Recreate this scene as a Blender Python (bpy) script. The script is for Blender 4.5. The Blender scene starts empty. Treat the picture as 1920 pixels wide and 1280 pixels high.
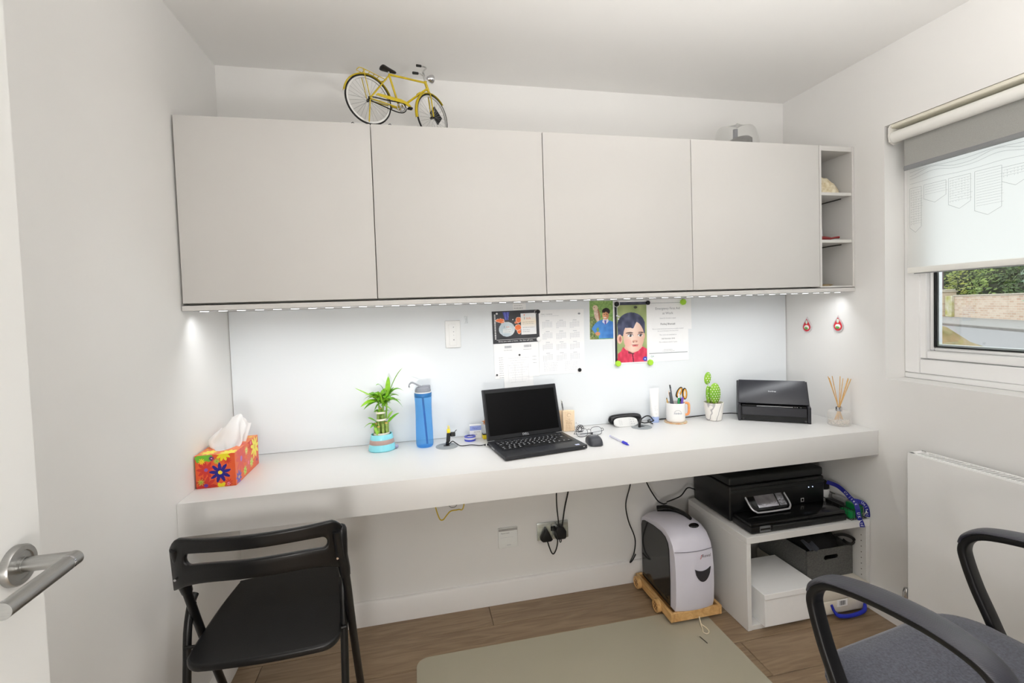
import bpy, bmesh, math, random
from mathutils import Vector, Matrix, Euler
random.seed(7)
R_ = math.radians
sc = bpy.context.scene
COL = sc.collection
# ------------------------------------------------------------------ camera
def make_camera():
    cd = bpy.data.cameras.new('camera'); co = bpy.data.objects.new('camera', cd); COL.objects.link(co)
    cd.sensor_fit = 'HORIZONTAL'; cd.sensor_width = 36.0
    cd.lens = 870.226 / 1920 * 36
    cd.shift_x = (960 - 957.4236) / 1920; cd.shift_y = (610.3609 - 640) / 1920
    cd.clip_start = 0.02; cd.clip_end = 300
    r = Vector((0.97784216, -0.20667318, -0.03333026)); u = Vector((0.03980952, 0.02727006, 0.99883509)); f = Vector((0.2055235, 0.97802993, -0.03489338))
    m = Matrix((r, u, -f)).transposed().to_4x4(); m.translation = (0.69385797, -1.97135284, 1.28432644)
    co.matrix_world = m
    sc.camera = co
make_camera()
# ------------------------------------------------------------------ world, lights, exposure
wd = bpy.data.worlds.new('overcast_sky'); sc.world = wd; wd.use_nodes = True
bg = wd.node_tree.nodes['Background']; bg.inputs[0].default_value = (0.97, 0.985, 1.0, 1); bg.inputs[1].default_value = 1.95
sc.view_settings.view_transform = 'Standard'; sc.view_settings.look = 'None'
sc.view_settings.exposure = 0.26; sc.view_settings.gamma = 1.0; sc.view_settings.use_curve_mapping = False
LED_W, UP_FILL_W, HALL_FILL_W = 2.8, 22, 24.5
try:
    sc.cycles.max_bounces = 10; sc.cycles.diffuse_bounces = 6; sc.cycles.transparent_max_bounces = 16
    sc.cycles.caustics_reflective = False; sc.cycles.caustics_refractive = False
    sc.cycles.sample_clamp_indirect = 6.0
except Exception:
    pass
# ------------------------------------------------------------------ materials
def lin(c):
    return tuple(((v / 255) / 12.92 if v / 255 <= 0.04045 else ((v / 255 + 0.055) / 1.055) ** 2.4) for v in c)
MATS = {}
def mat(name, rgb=(200, 200, 200), rough=0.5, metal=0.0, noise=0.0, scale=40.0, bump=0.0, trans=0.0, ior=1.45, alpha=1.0, emit=0.0, coat=0.0, stretch=None, spec=0.5, sheen=0.0, rgb2=None):
    if name in MATS: return MATS[name]
    m = bpy.data.materials.new(name); m.use_nodes = True; nt = m.node_tree; b = nt.nodes['Principled BSDF']
    c = lin(rgb)
    b.inputs['Base Color'].default_value = (*c, 1); b.inputs['Roughness'].default_value = rough; b.inputs['Metallic'].default_value = metal
    b.inputs['Transmission Weight'].default_value = trans; b.inputs['IOR'].default_value = ior; b.inputs['Alpha'].default_value = alpha
    b.inputs['Coat Weight'].default_value = coat; b.inputs['Specular IOR Level'].default_value = spec; b.inputs['Sheen Weight'].default_value = sheen
    if emit:
        b.inputs['Emission Color'].default_value = (*c, 1); b.inputs['Emission Strength'].default_value = emit
    if noise or bump or rgb2:
        tc = nt.nodes.new('ShaderNodeTexCoord'); mp = nt.nodes.new('ShaderNodeMapping'); nz = nt.nodes.new('ShaderNodeTexNoise')
        nt.links.new(tc.outputs['Object'], mp.inputs[0]); nt.links.new(mp.outputs[0], nz.inputs['Vector'])
        if stretch: mp.inputs['Scale'].default_value = stretch
        nz.inputs['Scale'].default_value = scale; nz.inputs['Detail'].default_value = 4
        if noise or rgb2:
            cr = nt.nodes.new('ShaderNodeValToRGB')
            if rgb2:
                c2 = lin(rgb2); cr.color_ramp.elements[0].position = 0.35; cr.color_ramp.elements[1].position = 0.65
                cr.color_ramp.elements[0].color = (*c, 1); cr.color_ramp.elements[1].color = (*c2, 1)
            else:
                cr.color_ramp.elements[0].color = (*[v * (1 - noise) for v in c], 1); cr.color_ramp.elements[1].color = (*[min(1, v * (1 + noise)) for v in c], 1)
                cr.color_ramp.elements[0].position = 0.3; cr.color_ramp.elements[1].position = 0.7
            nt.links.new(nz.outputs['Fac'], cr.inputs[0]); nt.links.new(cr.outputs[0], b.inputs['Base Color'])
        if bump:
            bp = nt.nodes.new('ShaderNodeBump'); bp.inputs['Strength'].default_value = bump; bp.inputs['Distance'].default_value = 0.002
            nt.links.new(nz.outputs['Fac'], bp.inputs['Height']); nt.links.new(bp.outputs[0], b.inputs['Normal'])
    MATS[name] = m
    return m
def mat_mix_transparent(name, rgb, fac, rough=0.2, tint=(255, 255, 255), spec=0.5):
    if name in MATS: return MATS[name]
    m = mat(name, rgb, rough, spec=spec); nt = m.node_tree; b = nt.nodes['Principled BSDF']; o = nt.nodes['Material Output']
    t = nt.nodes.new('ShaderNodeBsdfTransparent'); t.inputs[0].default_value = (*lin(tint), 1)
    x = nt.nodes.new('ShaderNodeMixShader'); x.inputs[0].default_value = fac
    nt.links.new(t.outputs[0], x.inputs[1]); nt.links.new(b.outputs[0], x.inputs[2]); nt.links.new(x.outputs[0], o.inputs[0])
    return m
def mat_glass(name, tint=(255, 255, 255), refl=0.06, rough=0.0):
    if name in MATS: return MATS[name]
    m = bpy.data.materials.new(name); m.use_nodes = True; nt = m.node_tree; nt.nodes.remove(nt.nodes['Principled BSDF']); o = nt.nodes['Material Output']
    t = nt.nodes.new('ShaderNodeBsdfTransparent'); t.inputs[0].default_value = (*lin(tint), 1)
    g = nt.nodes.new('ShaderNodeBsdfGlossy'); g.inputs['Roughness'].default_value = rough
    lw = nt.nodes.new('ShaderNodeLayerWeight'); lw.inputs[0].default_value = 0.25
    mm = nt.nodes.new('ShaderNodeMath'); mm.operation = 'MULTIPLY_ADD'; mm.inputs[1].default_value = 0.6; mm.inputs[2].default_value = refl
    nt.links.new(lw.outputs['Fresnel'], mm.inputs[0])
    x = nt.nodes.new('ShaderNodeMixShader'); nt.links.new(mm.outputs[0], x.inputs[0]); nt.links.new(t.outputs[0], x.inputs[1]); nt.links.new(g.outputs[0], x.inputs[2]); nt.links.new(x.outputs[0], o.inputs[0])
    MATS[name] = m
    return m
def mat_translucent(name, rgb, fac=0.6, noise=0.0):
    if name in MATS: return MATS[name]
    m = mat(name, rgb, 0.8, noise=noise, scale=400); nt = m.node_tree; b = nt.nodes['Principled BSDF']; o = nt.nodes['Material Output']
    t = nt.nodes.new('ShaderNodeBsdfTranslucent'); t.inputs[0].default_value = (*lin(rgb), 1)
    x = nt.nodes.new('ShaderNodeMixShader'); x.inputs[0].default_value = fac
    nt.links.new(b.outputs[0], x.inputs[1]); nt.links.new(t.outputs[0], x.inputs[2]); nt.links.new(x.outputs[0], o.inputs[0])
    return m
def mat_attr(name, rough=0.4, spec=0.5, coat=0.0):
    if name in MATS: return MATS[name]
    m = mat(name, (255, 255, 255), rough, spec=spec, coat=coat); nt = m.node_tree
    a = nt.nodes.new('ShaderNodeVertexColor'); a.layer_name = 'Col'
    nt.links.new(a.outputs[0], nt.nodes['Principled BSDF'].inputs['Base Color'])
    return m
def mat_wood(name, ca, cb, rough=0.45, scale=6.0, stretch=(1, 12, 12), bump=0.1, per_object=0.0):
    if name in MATS: return MATS[name]
    m = bpy.data.materials.new(name); m.use_nodes = True; nt = m.node_tree; b = nt.nodes['Principled BSDF']; b.inputs['Roughness'].default_value = rough
    tc = nt.nodes.new('ShaderNodeTexCoord'); mp = nt.nodes.new('ShaderNodeMapping'); mp.inputs['Scale'].default_value = stretch
    nz = nt.nodes.new('ShaderNodeTexNoise'); nz.inputs['Scale'].default_value = scale; nz.inputs['Detail'].default_value = 8; nz.inputs['Distortion'].default_value = 1.2
    oi = nt.nodes.new('ShaderNodeObjectInfo'); ad = nt.nodes.new('ShaderNodeVectorMath'); ad.operation = 'ADD'
    ml = nt.nodes.new('ShaderNodeMath'); ml.operation = 'MULTIPLY'; ml.inputs[1].default_value = 20
    nt.links.new(oi.outputs['Random'], ml.inputs[0]); nt.links.new(tc.outputs['Object'], ad.inputs[0]); nt.links.new(ml.outputs[0], ad.inputs[1])
    nt.links.new(ad.outputs[0], mp.inputs[0]); nt.links.new(mp.outputs[0], nz.inputs['Vector'])
    cr = nt.nodes.new('ShaderNodeValToRGB'); cr.color_ramp.elements[0].color = (*lin(ca), 1); cr.color_ramp.elements[1].color = (*lin(cb), 1)
    cr.color_ramp.elements[0].position = 0.35; cr.color_ramp.elements[1].position = 0.68
    hs = nt.nodes.new('ShaderNodeHueSaturation')
    mr = nt.nodes.new('ShaderNodeMapRange'); mr.inputs['To Min'].default_value = 1 - per_object; mr.inputs['To Max'].default_value = 1 + per_object
    nt.links.new(oi.outputs['Random'], mr.inputs[0]); nt.links.new(mr.outputs[0], hs.inputs['Value'])
    nt.links.new(nz.outputs['Fac'], cr.inputs[0]); nt.links.new(cr.outputs[0], hs.inputs['Color']); nt.links.new(hs.outputs[0], b.inputs['Base Color'])
    if bump:
        bp = nt.nodes.new('ShaderNodeBump'); bp.inputs['Strength'].default_value = bump; bp.inputs['Distance'].default_value = 0.001
        nt.links.new(nz.outputs['Fac'], bp.inputs['Height']); nt.links.new(bp.outputs[0], b.inputs['Normal'])
    MATS[name] = m
    return m
# ------------------------------------------------------------------ mesh builder
MW = {}
def catmull(pts, n=6, closed=False):
    P = [Vector(p) for p in pts]; out = []
    N = len(P); rng = range(N if closed else N - 1)
    for i in rng:
        p1, p2 = P[i], P[(i + 1) % N]
        p0 = P[i - 1] if (i > 0 or closed) else p1 * 2 - p2
        p3 = P[(i + 2) % N] if (i + 2 < N or closed) else p2 * 2 - p1
        for k in range(n):
            t = k / n
            out.append(0.5 * ((2 * p1) + (p2 - p0) * t + (2 * p0 - 5 * p1 + 4 * p2 - p3) * t * t + (3 * p1 - p0 - 3 * p2 + p3) * t ** 3))
    if not closed: out.append(P[-1])
    return out
class B:
    def __init__(s): s.bm = bmesh.new(); s.mi = 0
    def _mark(s, fs):
        for f in fs: f.material_index = s.mi
    def box(s, x0, x1, y0, y1, z0, z1, bev=0, seg=2, M=None):
        t = bmesh.new(); bmesh.ops.create_cube(t, size=1)
        bmesh.ops.transform(t, matrix=Matrix.Translation(((x0 + x1) / 2, (y0 + y1) / 2, (z0 + z1) / 2)) @ Matrix.Diagonal((abs(x1 - x0), abs(y1 - y0), abs(z1 - z0), 1)), verts=t.verts)
        if bev: bmesh.ops.bevel(t, geom=t.edges[:], offset=bev, segments=seg, profile=0.5, affect='EDGES')
        return s._merge(t, M)
    def _merge(s, t, M=None):
        if M is not None: bmesh.ops.transform(t, matrix=M, verts=t.verts)
        mp = {}
        for v in t.verts: mp[v] = s.bm.verts.new(v.co)
        for f in t.faces:
            try:
                nf = s.bm.faces.new([mp[v] for v in f.verts]); nf.material_index = s.mi
            except ValueError: pass
        t.free(); return s
    def cyl(s, a, b, r0, r1=None, n=16):
        a, b = Vector(a), Vector(b); r1 = r0 if r1 is None else r1
        return s.tube([a, b], [r0, r1], n)
    def sph(s, c, r, sc_=(1, 1, 1), u=16, v=10, M=None):
        t = bmesh.new(); bmesh.ops.create_uvsphere(t, u_segments=u, v_segments=v, radius=r)
        MM = Matrix.Translation(c) @ (M or Matrix()) @ Matrix.Diagonal((*sc_, 1))
        return s._merge(t, MM)
    def tube(s, pts, r, n=8, closed=False, prof=None, up=(0, 0, 1), smooth=0, cap=True, scale=None):
        P = [Vector(p) for p in pts]
        if smooth:
            rr = r if isinstance(r, list) else None
            P2 = catmull(P, smooth, closed)
            if rr:
                m = len(P2); r = [rr[min(len(rr) - 1, int(i * (len(rr) - 1) / (m - 1)))] + (rr[min(len(rr) - 1, int(i * (len(rr) - 1) / (m - 1)) + 1)] - rr[min(len(rr) - 1, int(i * (len(rr) - 1) / (m - 1)))]) * ((i * (len(rr) - 1) / (m - 1)) % 1) for i in range(m)]
            P = P2
        N = len(P); rings = []
        up = Vector(up); prev = None
        for i, p in enumerate(P):
            if closed: t = P[(i + 1) % N] - P[i - 1]
            elif i == 0: t = P[1] - P[0]
            elif i == N - 1: t = P[-1] - P[-2]
            else: t = (P[i + 1] - p).normalized() + (p - P[i - 1]).normalized()
            if t.length < 1e-9: t = Vector((0, 0, 1))
            t.normalize()
            if prof is None and prev is not None:
                sd = prev - t * prev.dot(t)
                if sd.length < 1e-6: sd = t.orthogonal()
            else:
                sd = t.cross(up)
                if sd.length < 1e-3: sd = prev if prev is not None else t.cross(Vector((0.3, 1, 0.1)))
                sd = sd - t * sd.dot(t)
            sd.normalize(); prev = sd; w = sd.cross(t)
            ri = r[i] if isinstance(r, list) else r
            if prof is None: off = [(math.cos(2 * math.pi * k / n) * ri, math.sin(2 * math.pi * k / n) * ri) for k in range(n)]
            else:
                k_ = scale[i] if scale else 1
                off = [(a * (k_ if not isinstance(k_, tuple) else k_[0]), b * (k_ if not isinstance(k_, tuple) else k_[1])) for a, b in prof]
            rings.append([s.bm.verts.new(p + sd * a + w * b) for a, b in off])
        m = len(rings[0])
        for i in range(N if closed else N - 1):
            A, Bq = rings[i], rings[(i + 1) % N]
            for k in range(m):
                f = s.bm.faces.new((A[k], A[(k + 1) % m], Bq[(k + 1) % m], Bq[k])); f.material_index = s.mi
        if cap and not closed and m > 2:
            f = s.bm.faces.new(rings[0][::-1]); f.material_index = s.mi
            f = s.bm.faces.new(rings[-1]); f.material_index = s.mi
        return s
    def lathe(s, prof, c=(0, 0, 0), n=24, M=None, sx=1, sy=1):
        t = bmesh.new(); rings = []
        for r, z in prof:
            if r < 1e-6: rings.append([t.verts.new((0, 0, z))])
            else: rings.append([t.verts.new((r * sx * math.cos(2 * math.pi * k / n), r * sy * math.sin(2 * math.pi * k / n), z)) for k in range(n)])
        for A, Q in zip(rings, rings[1:]):
            for k in range(n):
                a = [A[k % len(A)], A[(k + 1) % len(A)], Q[(k + 1) % len(Q)], Q[k % len(Q)]]
                u = []
                [u.append(v) for v in a if v not in u]
                if len(u) > 2:
                    try: t.faces.new(u)
                    except ValueError: pass
        return s._merge(t, Matrix.Translation(c) @ (M or Matrix()))
    def prism(s, pts, vec, bev=0, seg=2, M=None):
        t = bmesh.new(); vec = Vector(vec)
        a = [t.verts.new(Vector(p)) for p in pts]; f = t.faces.new(a)
        r = bmesh.ops.extrude_face_region(t, geom=[f]); bmesh.ops.translate(t, vec=vec, verts=[v for v in r['geom'] if isinstance(v, bmesh.types.BMVert)])
        if bev:
            bmesh.ops.recalc_face_normals(t, faces=t.faces)
            big = [e for e in t.edges if any(len(f.verts) == len(pts) for f in e.link_faces)] if len(pts) > 4 else t.edges[:]
            bmesh.ops.bevel(t, geom=big, offset=bev, segments=seg, profile=0.5, affect='EDGES')
        return s._merge(t, M)
    def quad(s, *p):
        f = s.bm.faces.new([s.bm.verts.new(Vector(q)) for q in p]); f.material_index = s.mi
        return s
    def rect(s, x0, x1, z0, z1, y):       # a thin rectangle facing -y
        return s.quad((x0, y, z0), (x1, y, z0), (x1, y, z1), (x0, y, z1))
    def disc(s, c, r, y=None, n=20, rx=None):
        return s._ngon([(c[0] + (rx or r) * math.cos(2 * math.pi * k / n), c[1], c[2] + r * math.sin(2 * math.pi * k / n)) for k in range(n)])
    def _ngon(s, pts):
        f = s.bm.faces.new([s.bm.verts.new(Vector(q)) for q in pts]); f.material_index = s.mi
        return s
    def grid(s, fn, nu, nv, thick=0):
        V = [[s.bm.verts.new(Vector(fn(i / nu, j / nv))) for j in range(nv + 1)] for i in range(nu + 1)]
        fs = []
        for i in range(nu):
            for j in range(nv):
                f = s.bm.faces.new((V[i][j], V[i + 1][j], V[i + 1][j + 1], V[i][j + 1])); f.material_index = s.mi; fs.append(f)
        if thick:
            s.bm.normal_update(); bmesh.ops.solidify(s.bm, geom=fs, thickness=thick)
            s._mark(s.bm.faces if s.mi == 0 else fs)
        return s
    def build(s, name, m, parent=None, world=True, loc=None, smooth=40, norm=True):
        if norm: bmesh.ops.recalc_face_normals(s.bm, faces=s.bm.faces)
        me = bpy.data.meshes.new(name)
        if world and parent is not None and parent.name in MW: bmesh.ops.transform(s.bm, matrix=MW[parent.name].inverted(), verts=s.bm.verts)
        if loc is not None: bmesh.ops.translate(s.bm, vec=-Vector(loc), verts=s.bm.verts)
        s.bm.to_mesh(me); s.bm.free()
        if smooth and len(me.polygons):
            me.polygons.foreach_set('use_smooth', [True] * len(me.polygons)); me.set_sharp_from_angle(angle=R_(smooth))
            for q in me.polygons:
                if len(q.vertices) > 12: q.use_smooth = False
        for q in (m if isinstance(m, list) else [m]): me.materials.append(q)
        o = bpy.data.objects.new(name, me); COL.objects.link(o)
        if loc is not None: o.location = loc
        if parent is not None:
            o.parent = parent
            if parent.name in MW: MW[o.name] = MW[parent.name].copy()
        else: MW[o.name] = Matrix.Translation(loc or (0, 0, 0))
        return o
def tag(o, label, cat, group=None):
    o['label'] = label; o['category'] = cat
    if group: o['group'] = group
    return o
def thing(name, label, cat, loc=(0, 0, 0), rz=0, group=None, rot=None):
    o = bpy.data.objects.new(name, None); COL.objects.link(o); o.empty_display_size = 0.05
    o.location = loc; e = Euler(rot or (0, 0, rz)); o.rotation_euler = e
    MW[o.name] = Matrix.Translation(loc) @ e.to_matrix().to_4x4()
    return tag(o, label, cat, group)
def structure(o): o['kind'] = 'structure'; return o
def struct_empty(name, loc=(0, 0, 0), rz=0):
    o = bpy.data.objects.new(name, None); COL.objects.link(o); o.location = loc; o.rotation_euler = (0, 0, rz)
    MW[o.name] = Matrix.Translation(loc) @ Euler((0, 0, rz)).to_matrix().to_4x4(); o['kind'] = 'structure'
    return o
def copy_thing(o, loc, rz, label, parent=None):
    c = o.copy(); COL.objects.link(c)
    if parent is not None: c.parent = parent
    else: c.location = loc; c.rotation_euler = (0, 0, rz); c['label'] = label
    for ch in list(o.children): copy_thing(ch, None, None, None, c)
    return c
def text_mesh(txt, size, M, align='CENTER', extrude=0.0, font_x=1.0):
    cu = bpy.data.curves.new('lettering', 'FONT'); cu.body = txt; cu.size = size; cu.align_x = align; cu.align_y = 'CENTER'; cu.extrude = extrude; cu.resolution_u = 2
    ob = bpy.data.objects.new('lettering_tmp', cu); COL.objects.link(ob)
    me = bpy.data.meshes.new_from_object(ob)
    COL.objects.unlink(ob); bpy.data.objects.remove(ob); bpy.data.curves.remove(cu)
    me.transform(M @ Matrix.Diagonal((font_x, 1, 1, 1)))
    return me
def lettering(name, items, m, parent, world=True):
    """items: (text, size, matrix[, align, xscale]); joined into one flat print"""
    bm = bmesh.new()
    for it in items:
        me = text_mesh(it[0], it[1], it[2], it[3] if len(it) > 3 else 'CENTER', 0.0, it[4] if len(it) > 4 else 1.0)
        bm.from_mesh(me); bpy.data.meshes.remove(me)
    b = B(); b.bm.free(); b.bm = bm
    for f in bm.faces: f.material_index = 0
    return b.build(name, m, parent, world=world, smooth=0, norm=False)
def face_mat(origin, xdir, ydir):
    x = Vector(xdir).normalized(); y = Vector(ydir).normalized(); z = x.cross(y)
    m = Matrix((x, y, z)).transposed().to_4x4(); m.translation = Vector(origin)
    return m
def raster(name, origin, xv, yv, nx, ny, fn, m, parent=None, world=True, keep=None):
    """flat printed sheet: grid of nx*ny quads, colour fn(u, v) in sRGB 0..255, stored as a colour attribute"""
    o = Vector(origin); xv = Vector(xv); yv = Vector(yv)
    if world and parent is not None:
        Mi = MW[parent.name].inverted(); o2 = Mi @ o; xv = (Mi.to_3x3() @ xv); yv = (Mi.to_3x3() @ yv); o = o2
    vs = [tuple(o + xv * (i / nx) + yv * (j / ny)) for j in range(ny + 1) for i in range(nx + 1)]
    fs, cols = [], []
    for j in range(ny):
        for i in range(nx):
            u, v = (i + 0.5) / nx, (j + 0.5) / ny
            if keep and not keep(u, v): continue
            a = j * (nx + 1) + i
            fs.append((a, a + 1, a + nx + 2, a + nx + 1)); cols.append(lin(fn(u, v)))
    me = bpy.data.meshes.new(name); me.from_pydata(vs, [], fs)
    at = me.color_attributes.new('Col', 'FLOAT_COLOR', 'CORNER')
    flat = []
    for c in cols: flat += [c[0], c[1], c[2], 1.0] * 4
    at.data.foreach_set('color', flat); me.materials.append(m)
    ob = bpy.data.objects.new(name, me); COL.objects.link(ob)
    if parent is not None: ob.parent = parent; MW[ob.name] = MW[parent.name]
    return ob
# ------------------------------------------------------------------ shared materials
WALL = mat('wall_paint', (231, 230, 228), 0.75, noise=0.01, scale=3, bump=0.03)
CEILM = mat('ceiling_paint', (234, 233, 231), 0.8, noise=0.01, scale=3)
SKIRT = mat('gloss_white_trim', (232, 230, 228), 0.4, noise=0.008, scale=8)
LAM = mat('white_laminate', (222, 221, 219), 0.38, noise=0.006, scale=12)
CAB = mat('matt_white_cabinet', (207, 205, 202), 0.5, noise=0.008, scale=5, spec=0.2)
WHITE = mat('white_plastic', (238, 238, 236), 0.35, noise=0.01, scale=30)
BLACK = mat('black_plastic', (17, 17, 19), 0.4, noise=0.1, scale=200, bump=0.02)
GLOSSBLACK = mat('gloss_black', (10, 10, 12), 0.12, noise=0.05, scale=50)
BLACKMETAL = mat('black_powder_coat', (11, 11, 12), 0.38, noise=0.05, scale=80)
CHROME = mat('chrome', (205, 205, 208), 0.12, 1.0, noise=0.02, scale=60)
BRUSHED = mat('brushed_steel', (172, 172, 170), 0.32, 1.0, noise=0.05, scale=60, stretch=(1, 1, 12))
ALU = mat('aluminium', (190, 192, 194), 0.4, 1.0, noise=0.03, scale=90)
GREYDISC = mat('grey_grommet_plastic', (150, 155, 157), 0.45, noise=0.03, scale=60)
UPVC = mat('white_upvc', (240, 240, 240), 0.25, noise=0.006, scale=20)
PAPER = mat('white_paper', (244, 244, 244), 0.7, noise=0.008, scale=60)
INK = mat('grey_ink', (140, 142, 148), 0.7, noise=0.05, scale=90)
DARKINK = mat('dark_ink', (60, 60, 66), 0.7, noise=0.05, scale=90)
PALEINK = mat('pale_ink', (196, 198, 204), 0.7, noise=0.03, scale=90)
PRINT = mat_attr('printed_colour', 0.35)
PRINTM = mat_attr('printed_card', 0.5)
CLEAR = mat_mix_transparent('clear_plastic', (240, 244, 246), 0.3, 0.1)
W, SR, H = 2.5014, 0.0166, 2.2425
RA = math.atan(SR)
def xr(y): return W - SR * y
def xl(y): return 0.0047 * y
RM = Matrix.Translation((W, 0, 0)) @ Matrix.Rotation(RA, 4, 'Z')
def rw(off, y, z): return RM @ Vector((off, y, z))
# ================================================================== ROOM
YB, YH = -2.06, -3.3        # rear wall (with the doorway the camera stands in), end of the hallway
def room():
    b = B(); b.box(-0.15, 2.7, YH, 0.1, -0.06, -0.0145)
    fl = structure(b.build('floor', mat('subfloor', (120, 104, 86), 0.8, noise=0.05, scale=20)))
    OAK = mat_wood('brushed_oak', (128, 106, 82), (152, 130, 104), 0.42, 5.0, (0.9, 9, 9), 0.12, 0.07)
    ys = [0.026, -0.138, -0.302, -0.466, -0.632, -0.798, -0.964, -1.13, -1.296, -1.462, -1.628, -1.794, -1.96, -2.126, -2.292, -2.458, -2.624, -2.79, -2.956, -3.122, -3.29]
    jo = [0.967, 0.099, 0.98, 1.857, 0.55, 1.3, 0.2, 0.9, 1.6, 0.4, 1.1, 0.3, 1.5, 0.7, 1.9, 0.5, 1.2, 0.25, 0.8, 1.7]
    L = 1.757
    for k in range(len(ys) - 1):
        x = jo[k] - L
        while x < 2.66:
            x0, x1 = max(x, -0.12), min(x + L, 2.66)
            if x1 - x0 > 0.02:
                g = 0.0009
                cx, cy = (x0 + x1) / 2, (ys[k] + ys[k + 1]) / 2
                b = B(); b.box(x0 + g, x1 - g, ys[k + 1] + g, ys[k] - g, -0.0145, random.uniform(-0.0004, 0), 0.0012, 1)
                o = b.build('plank', OAK, None, loc=(cx, cy, -0.0145)); o.parent = fl
            x += L
    b = B(); b.prism([(xl(0), 0, 0), (xr(0) + 0.2, 0, 0), (xr(0) + 0.2, 0.1, 0), (xl(0) - 0.1, 0.1, 0)], (0, 0, H))
    structure(b.build('wall_back', WALL))
    b = B(); b.prism([(xl(0), 0, 0), (xl(YB - 0.12), YB - 0.12, 0), (-0.12, YB - 0.12, 0), (-0.12, 0.0, 0)], (0, 0, H))
    structure(b.build('wall_left', WALL))
    # right wall in its own frame, pierced by the window
    o = struct_empty('wall_right', (W, 0, 0), RA)
    b = B(); T = 0.2; y0, y1, z0, z1 = -1.56, -0.491, 0.962, 1.943
    for a in ((YB - 0.12, y0, 0, H), (y1, 0.0, 0, H), (y0, y1, 0, z0), (y0, y1, z1, H)): b.box(0, T, *a)
    bmesh.ops.remove_doubles(b.bm, verts=b.bm.verts, dist=1e-5)
    b.build('plaster', WALL, o, world=False, smooth=0)
    # rear wall: doorway from x 0.13 to 0.97
    b = B(); b.box(-0.12, 0.13, YB - 0.12, YB, 0, H); b.box(0.97, 2.66, YB - 0.12, YB, 0, H); b.box(0.13, 0.97, YB - 0.12, YB, 2.05, H)
    structure(b.build('wall_rear', WALL))
    b = B(); b.box(-0.12, -0.1 + 0.1, YH, YB - 0.12, 0, H); b.box(2.4, 2.5, YH, YB - 0.12, 0, H); b.box(-0.12, 2.5, YH - 0.1, YH, 0, H)
    structure(b.build('wall_hallway', WALL))
    b = B(); b.box(-0.15, 2.75, YH, 0.1, H, H + 0.08)
    structure(b.build('ceiling', CEILM))
    # skirting boards
    def skirt(name, pts, n):
        b = B(); n = Vector(n)
        prof = [(0, 0.0), (0.015, 0.0), (0.015, 0.092), (0.011, 0.0985), (0.006, 0.1006), (0, 0.1006)]
        (xa, ya), (xb, yb) = pts
        b.prism([(xa + n.x * d, ya + n.y * d, z) for d, z in prof], (xb - xa, yb - ya, 0))
        return structure(b.build(name, SKIRT))
    skirt('baseboard_back', ((0.0, 0), (W, 0)), (0, -1, 0))
    skirt('baseboard_left', ((xl(-.015), -0.0152), (xl(YB), YB)), (1, 0, 0))
    skirt('baseboard_right', ((xr(-0.0152), -0.0152), (xr(YB), YB)), (-1, -0.0166, 0))
room()
# ------------------------------------------------------------------ window, set into the right wall (local: x outwards, y along the wall)
def window():
    w = struct_empty('window_1', (W, 0, 0), RA)
    y0, y1, z0, z1 = -1.56, -0.491, 0.962, 1.943
    f0, f1 = 0.095, 0.165
    FW = 0.046
    def ring(b, ya, yb, za, zb, wd, xa, xb, bev=0.003):
        b.box(xa, xb, ya, ya + wd, za, zb, bev, 1); b.box(xa, xb, yb - wd, yb, za, zb, bev, 1)
        b.box(xa, xb, ya + wd, yb - wd, za, za + wd, bev, 1); b.box(xa, xb, ya + wd, yb - wd, zb - wd, zb, bev, 1)
    b = B(); b.box(f0, f1 + 0.01, y0, y1, z0, z0 + 0.022, 0.003, 1); b.build('sill_strip', UPVC, w, world=False)
    b = B(); ring(b, y0, y1, z0 + 0.0225, z1, 0.056, f0, f1); b.build('window_frame', UPVC, w, world=False)
    s = B(); a, c, d, e = y0 + 0.058, y1 - 0.0475, z0 + 0.0815, z1 - 0.058
    ring(s, a, c, d, e, 0.03, f0 + 0.004, f1 - 0.01); 
    so = s.build('sash', UPVC, w, world=False)
    s = B(); ring(s, a + 0.03, c - 0.03, d + 0.03, e - 0.03, 0.014, f0 + 0.016, f1 - 0.01, 0.006); s.build('glazing_bead', UPVC, w, world=False)
    s = B(); ring(s, a + 0.044, c - 0.044, d + 0.044, e - 0.044, 0.004, f0 + 0.02, f1 - 0.014, 0); s.build('gasket', mat('black_rubber', (14, 14, 15), 0.6, noise=0.1, scale=80), w, world=False)
    s = B(); ring(s, a + 0.048, c - 0.048, d + 0.048, e - 0.048, 0.007, f0 + 0.03, f1 - 0.024, 0); s.build('spacer_bar', ALU, w, world=False)
    s = B(); s.box(f0 + 0.026, f0 + 0.03, a + 0.047, c - 0.047, d + 0.047, e - 0.047); s.build('pane', mat_glass('window_glass', (250, 253, 252), 0.03), w, world=False, smooth=0)
window()
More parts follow.
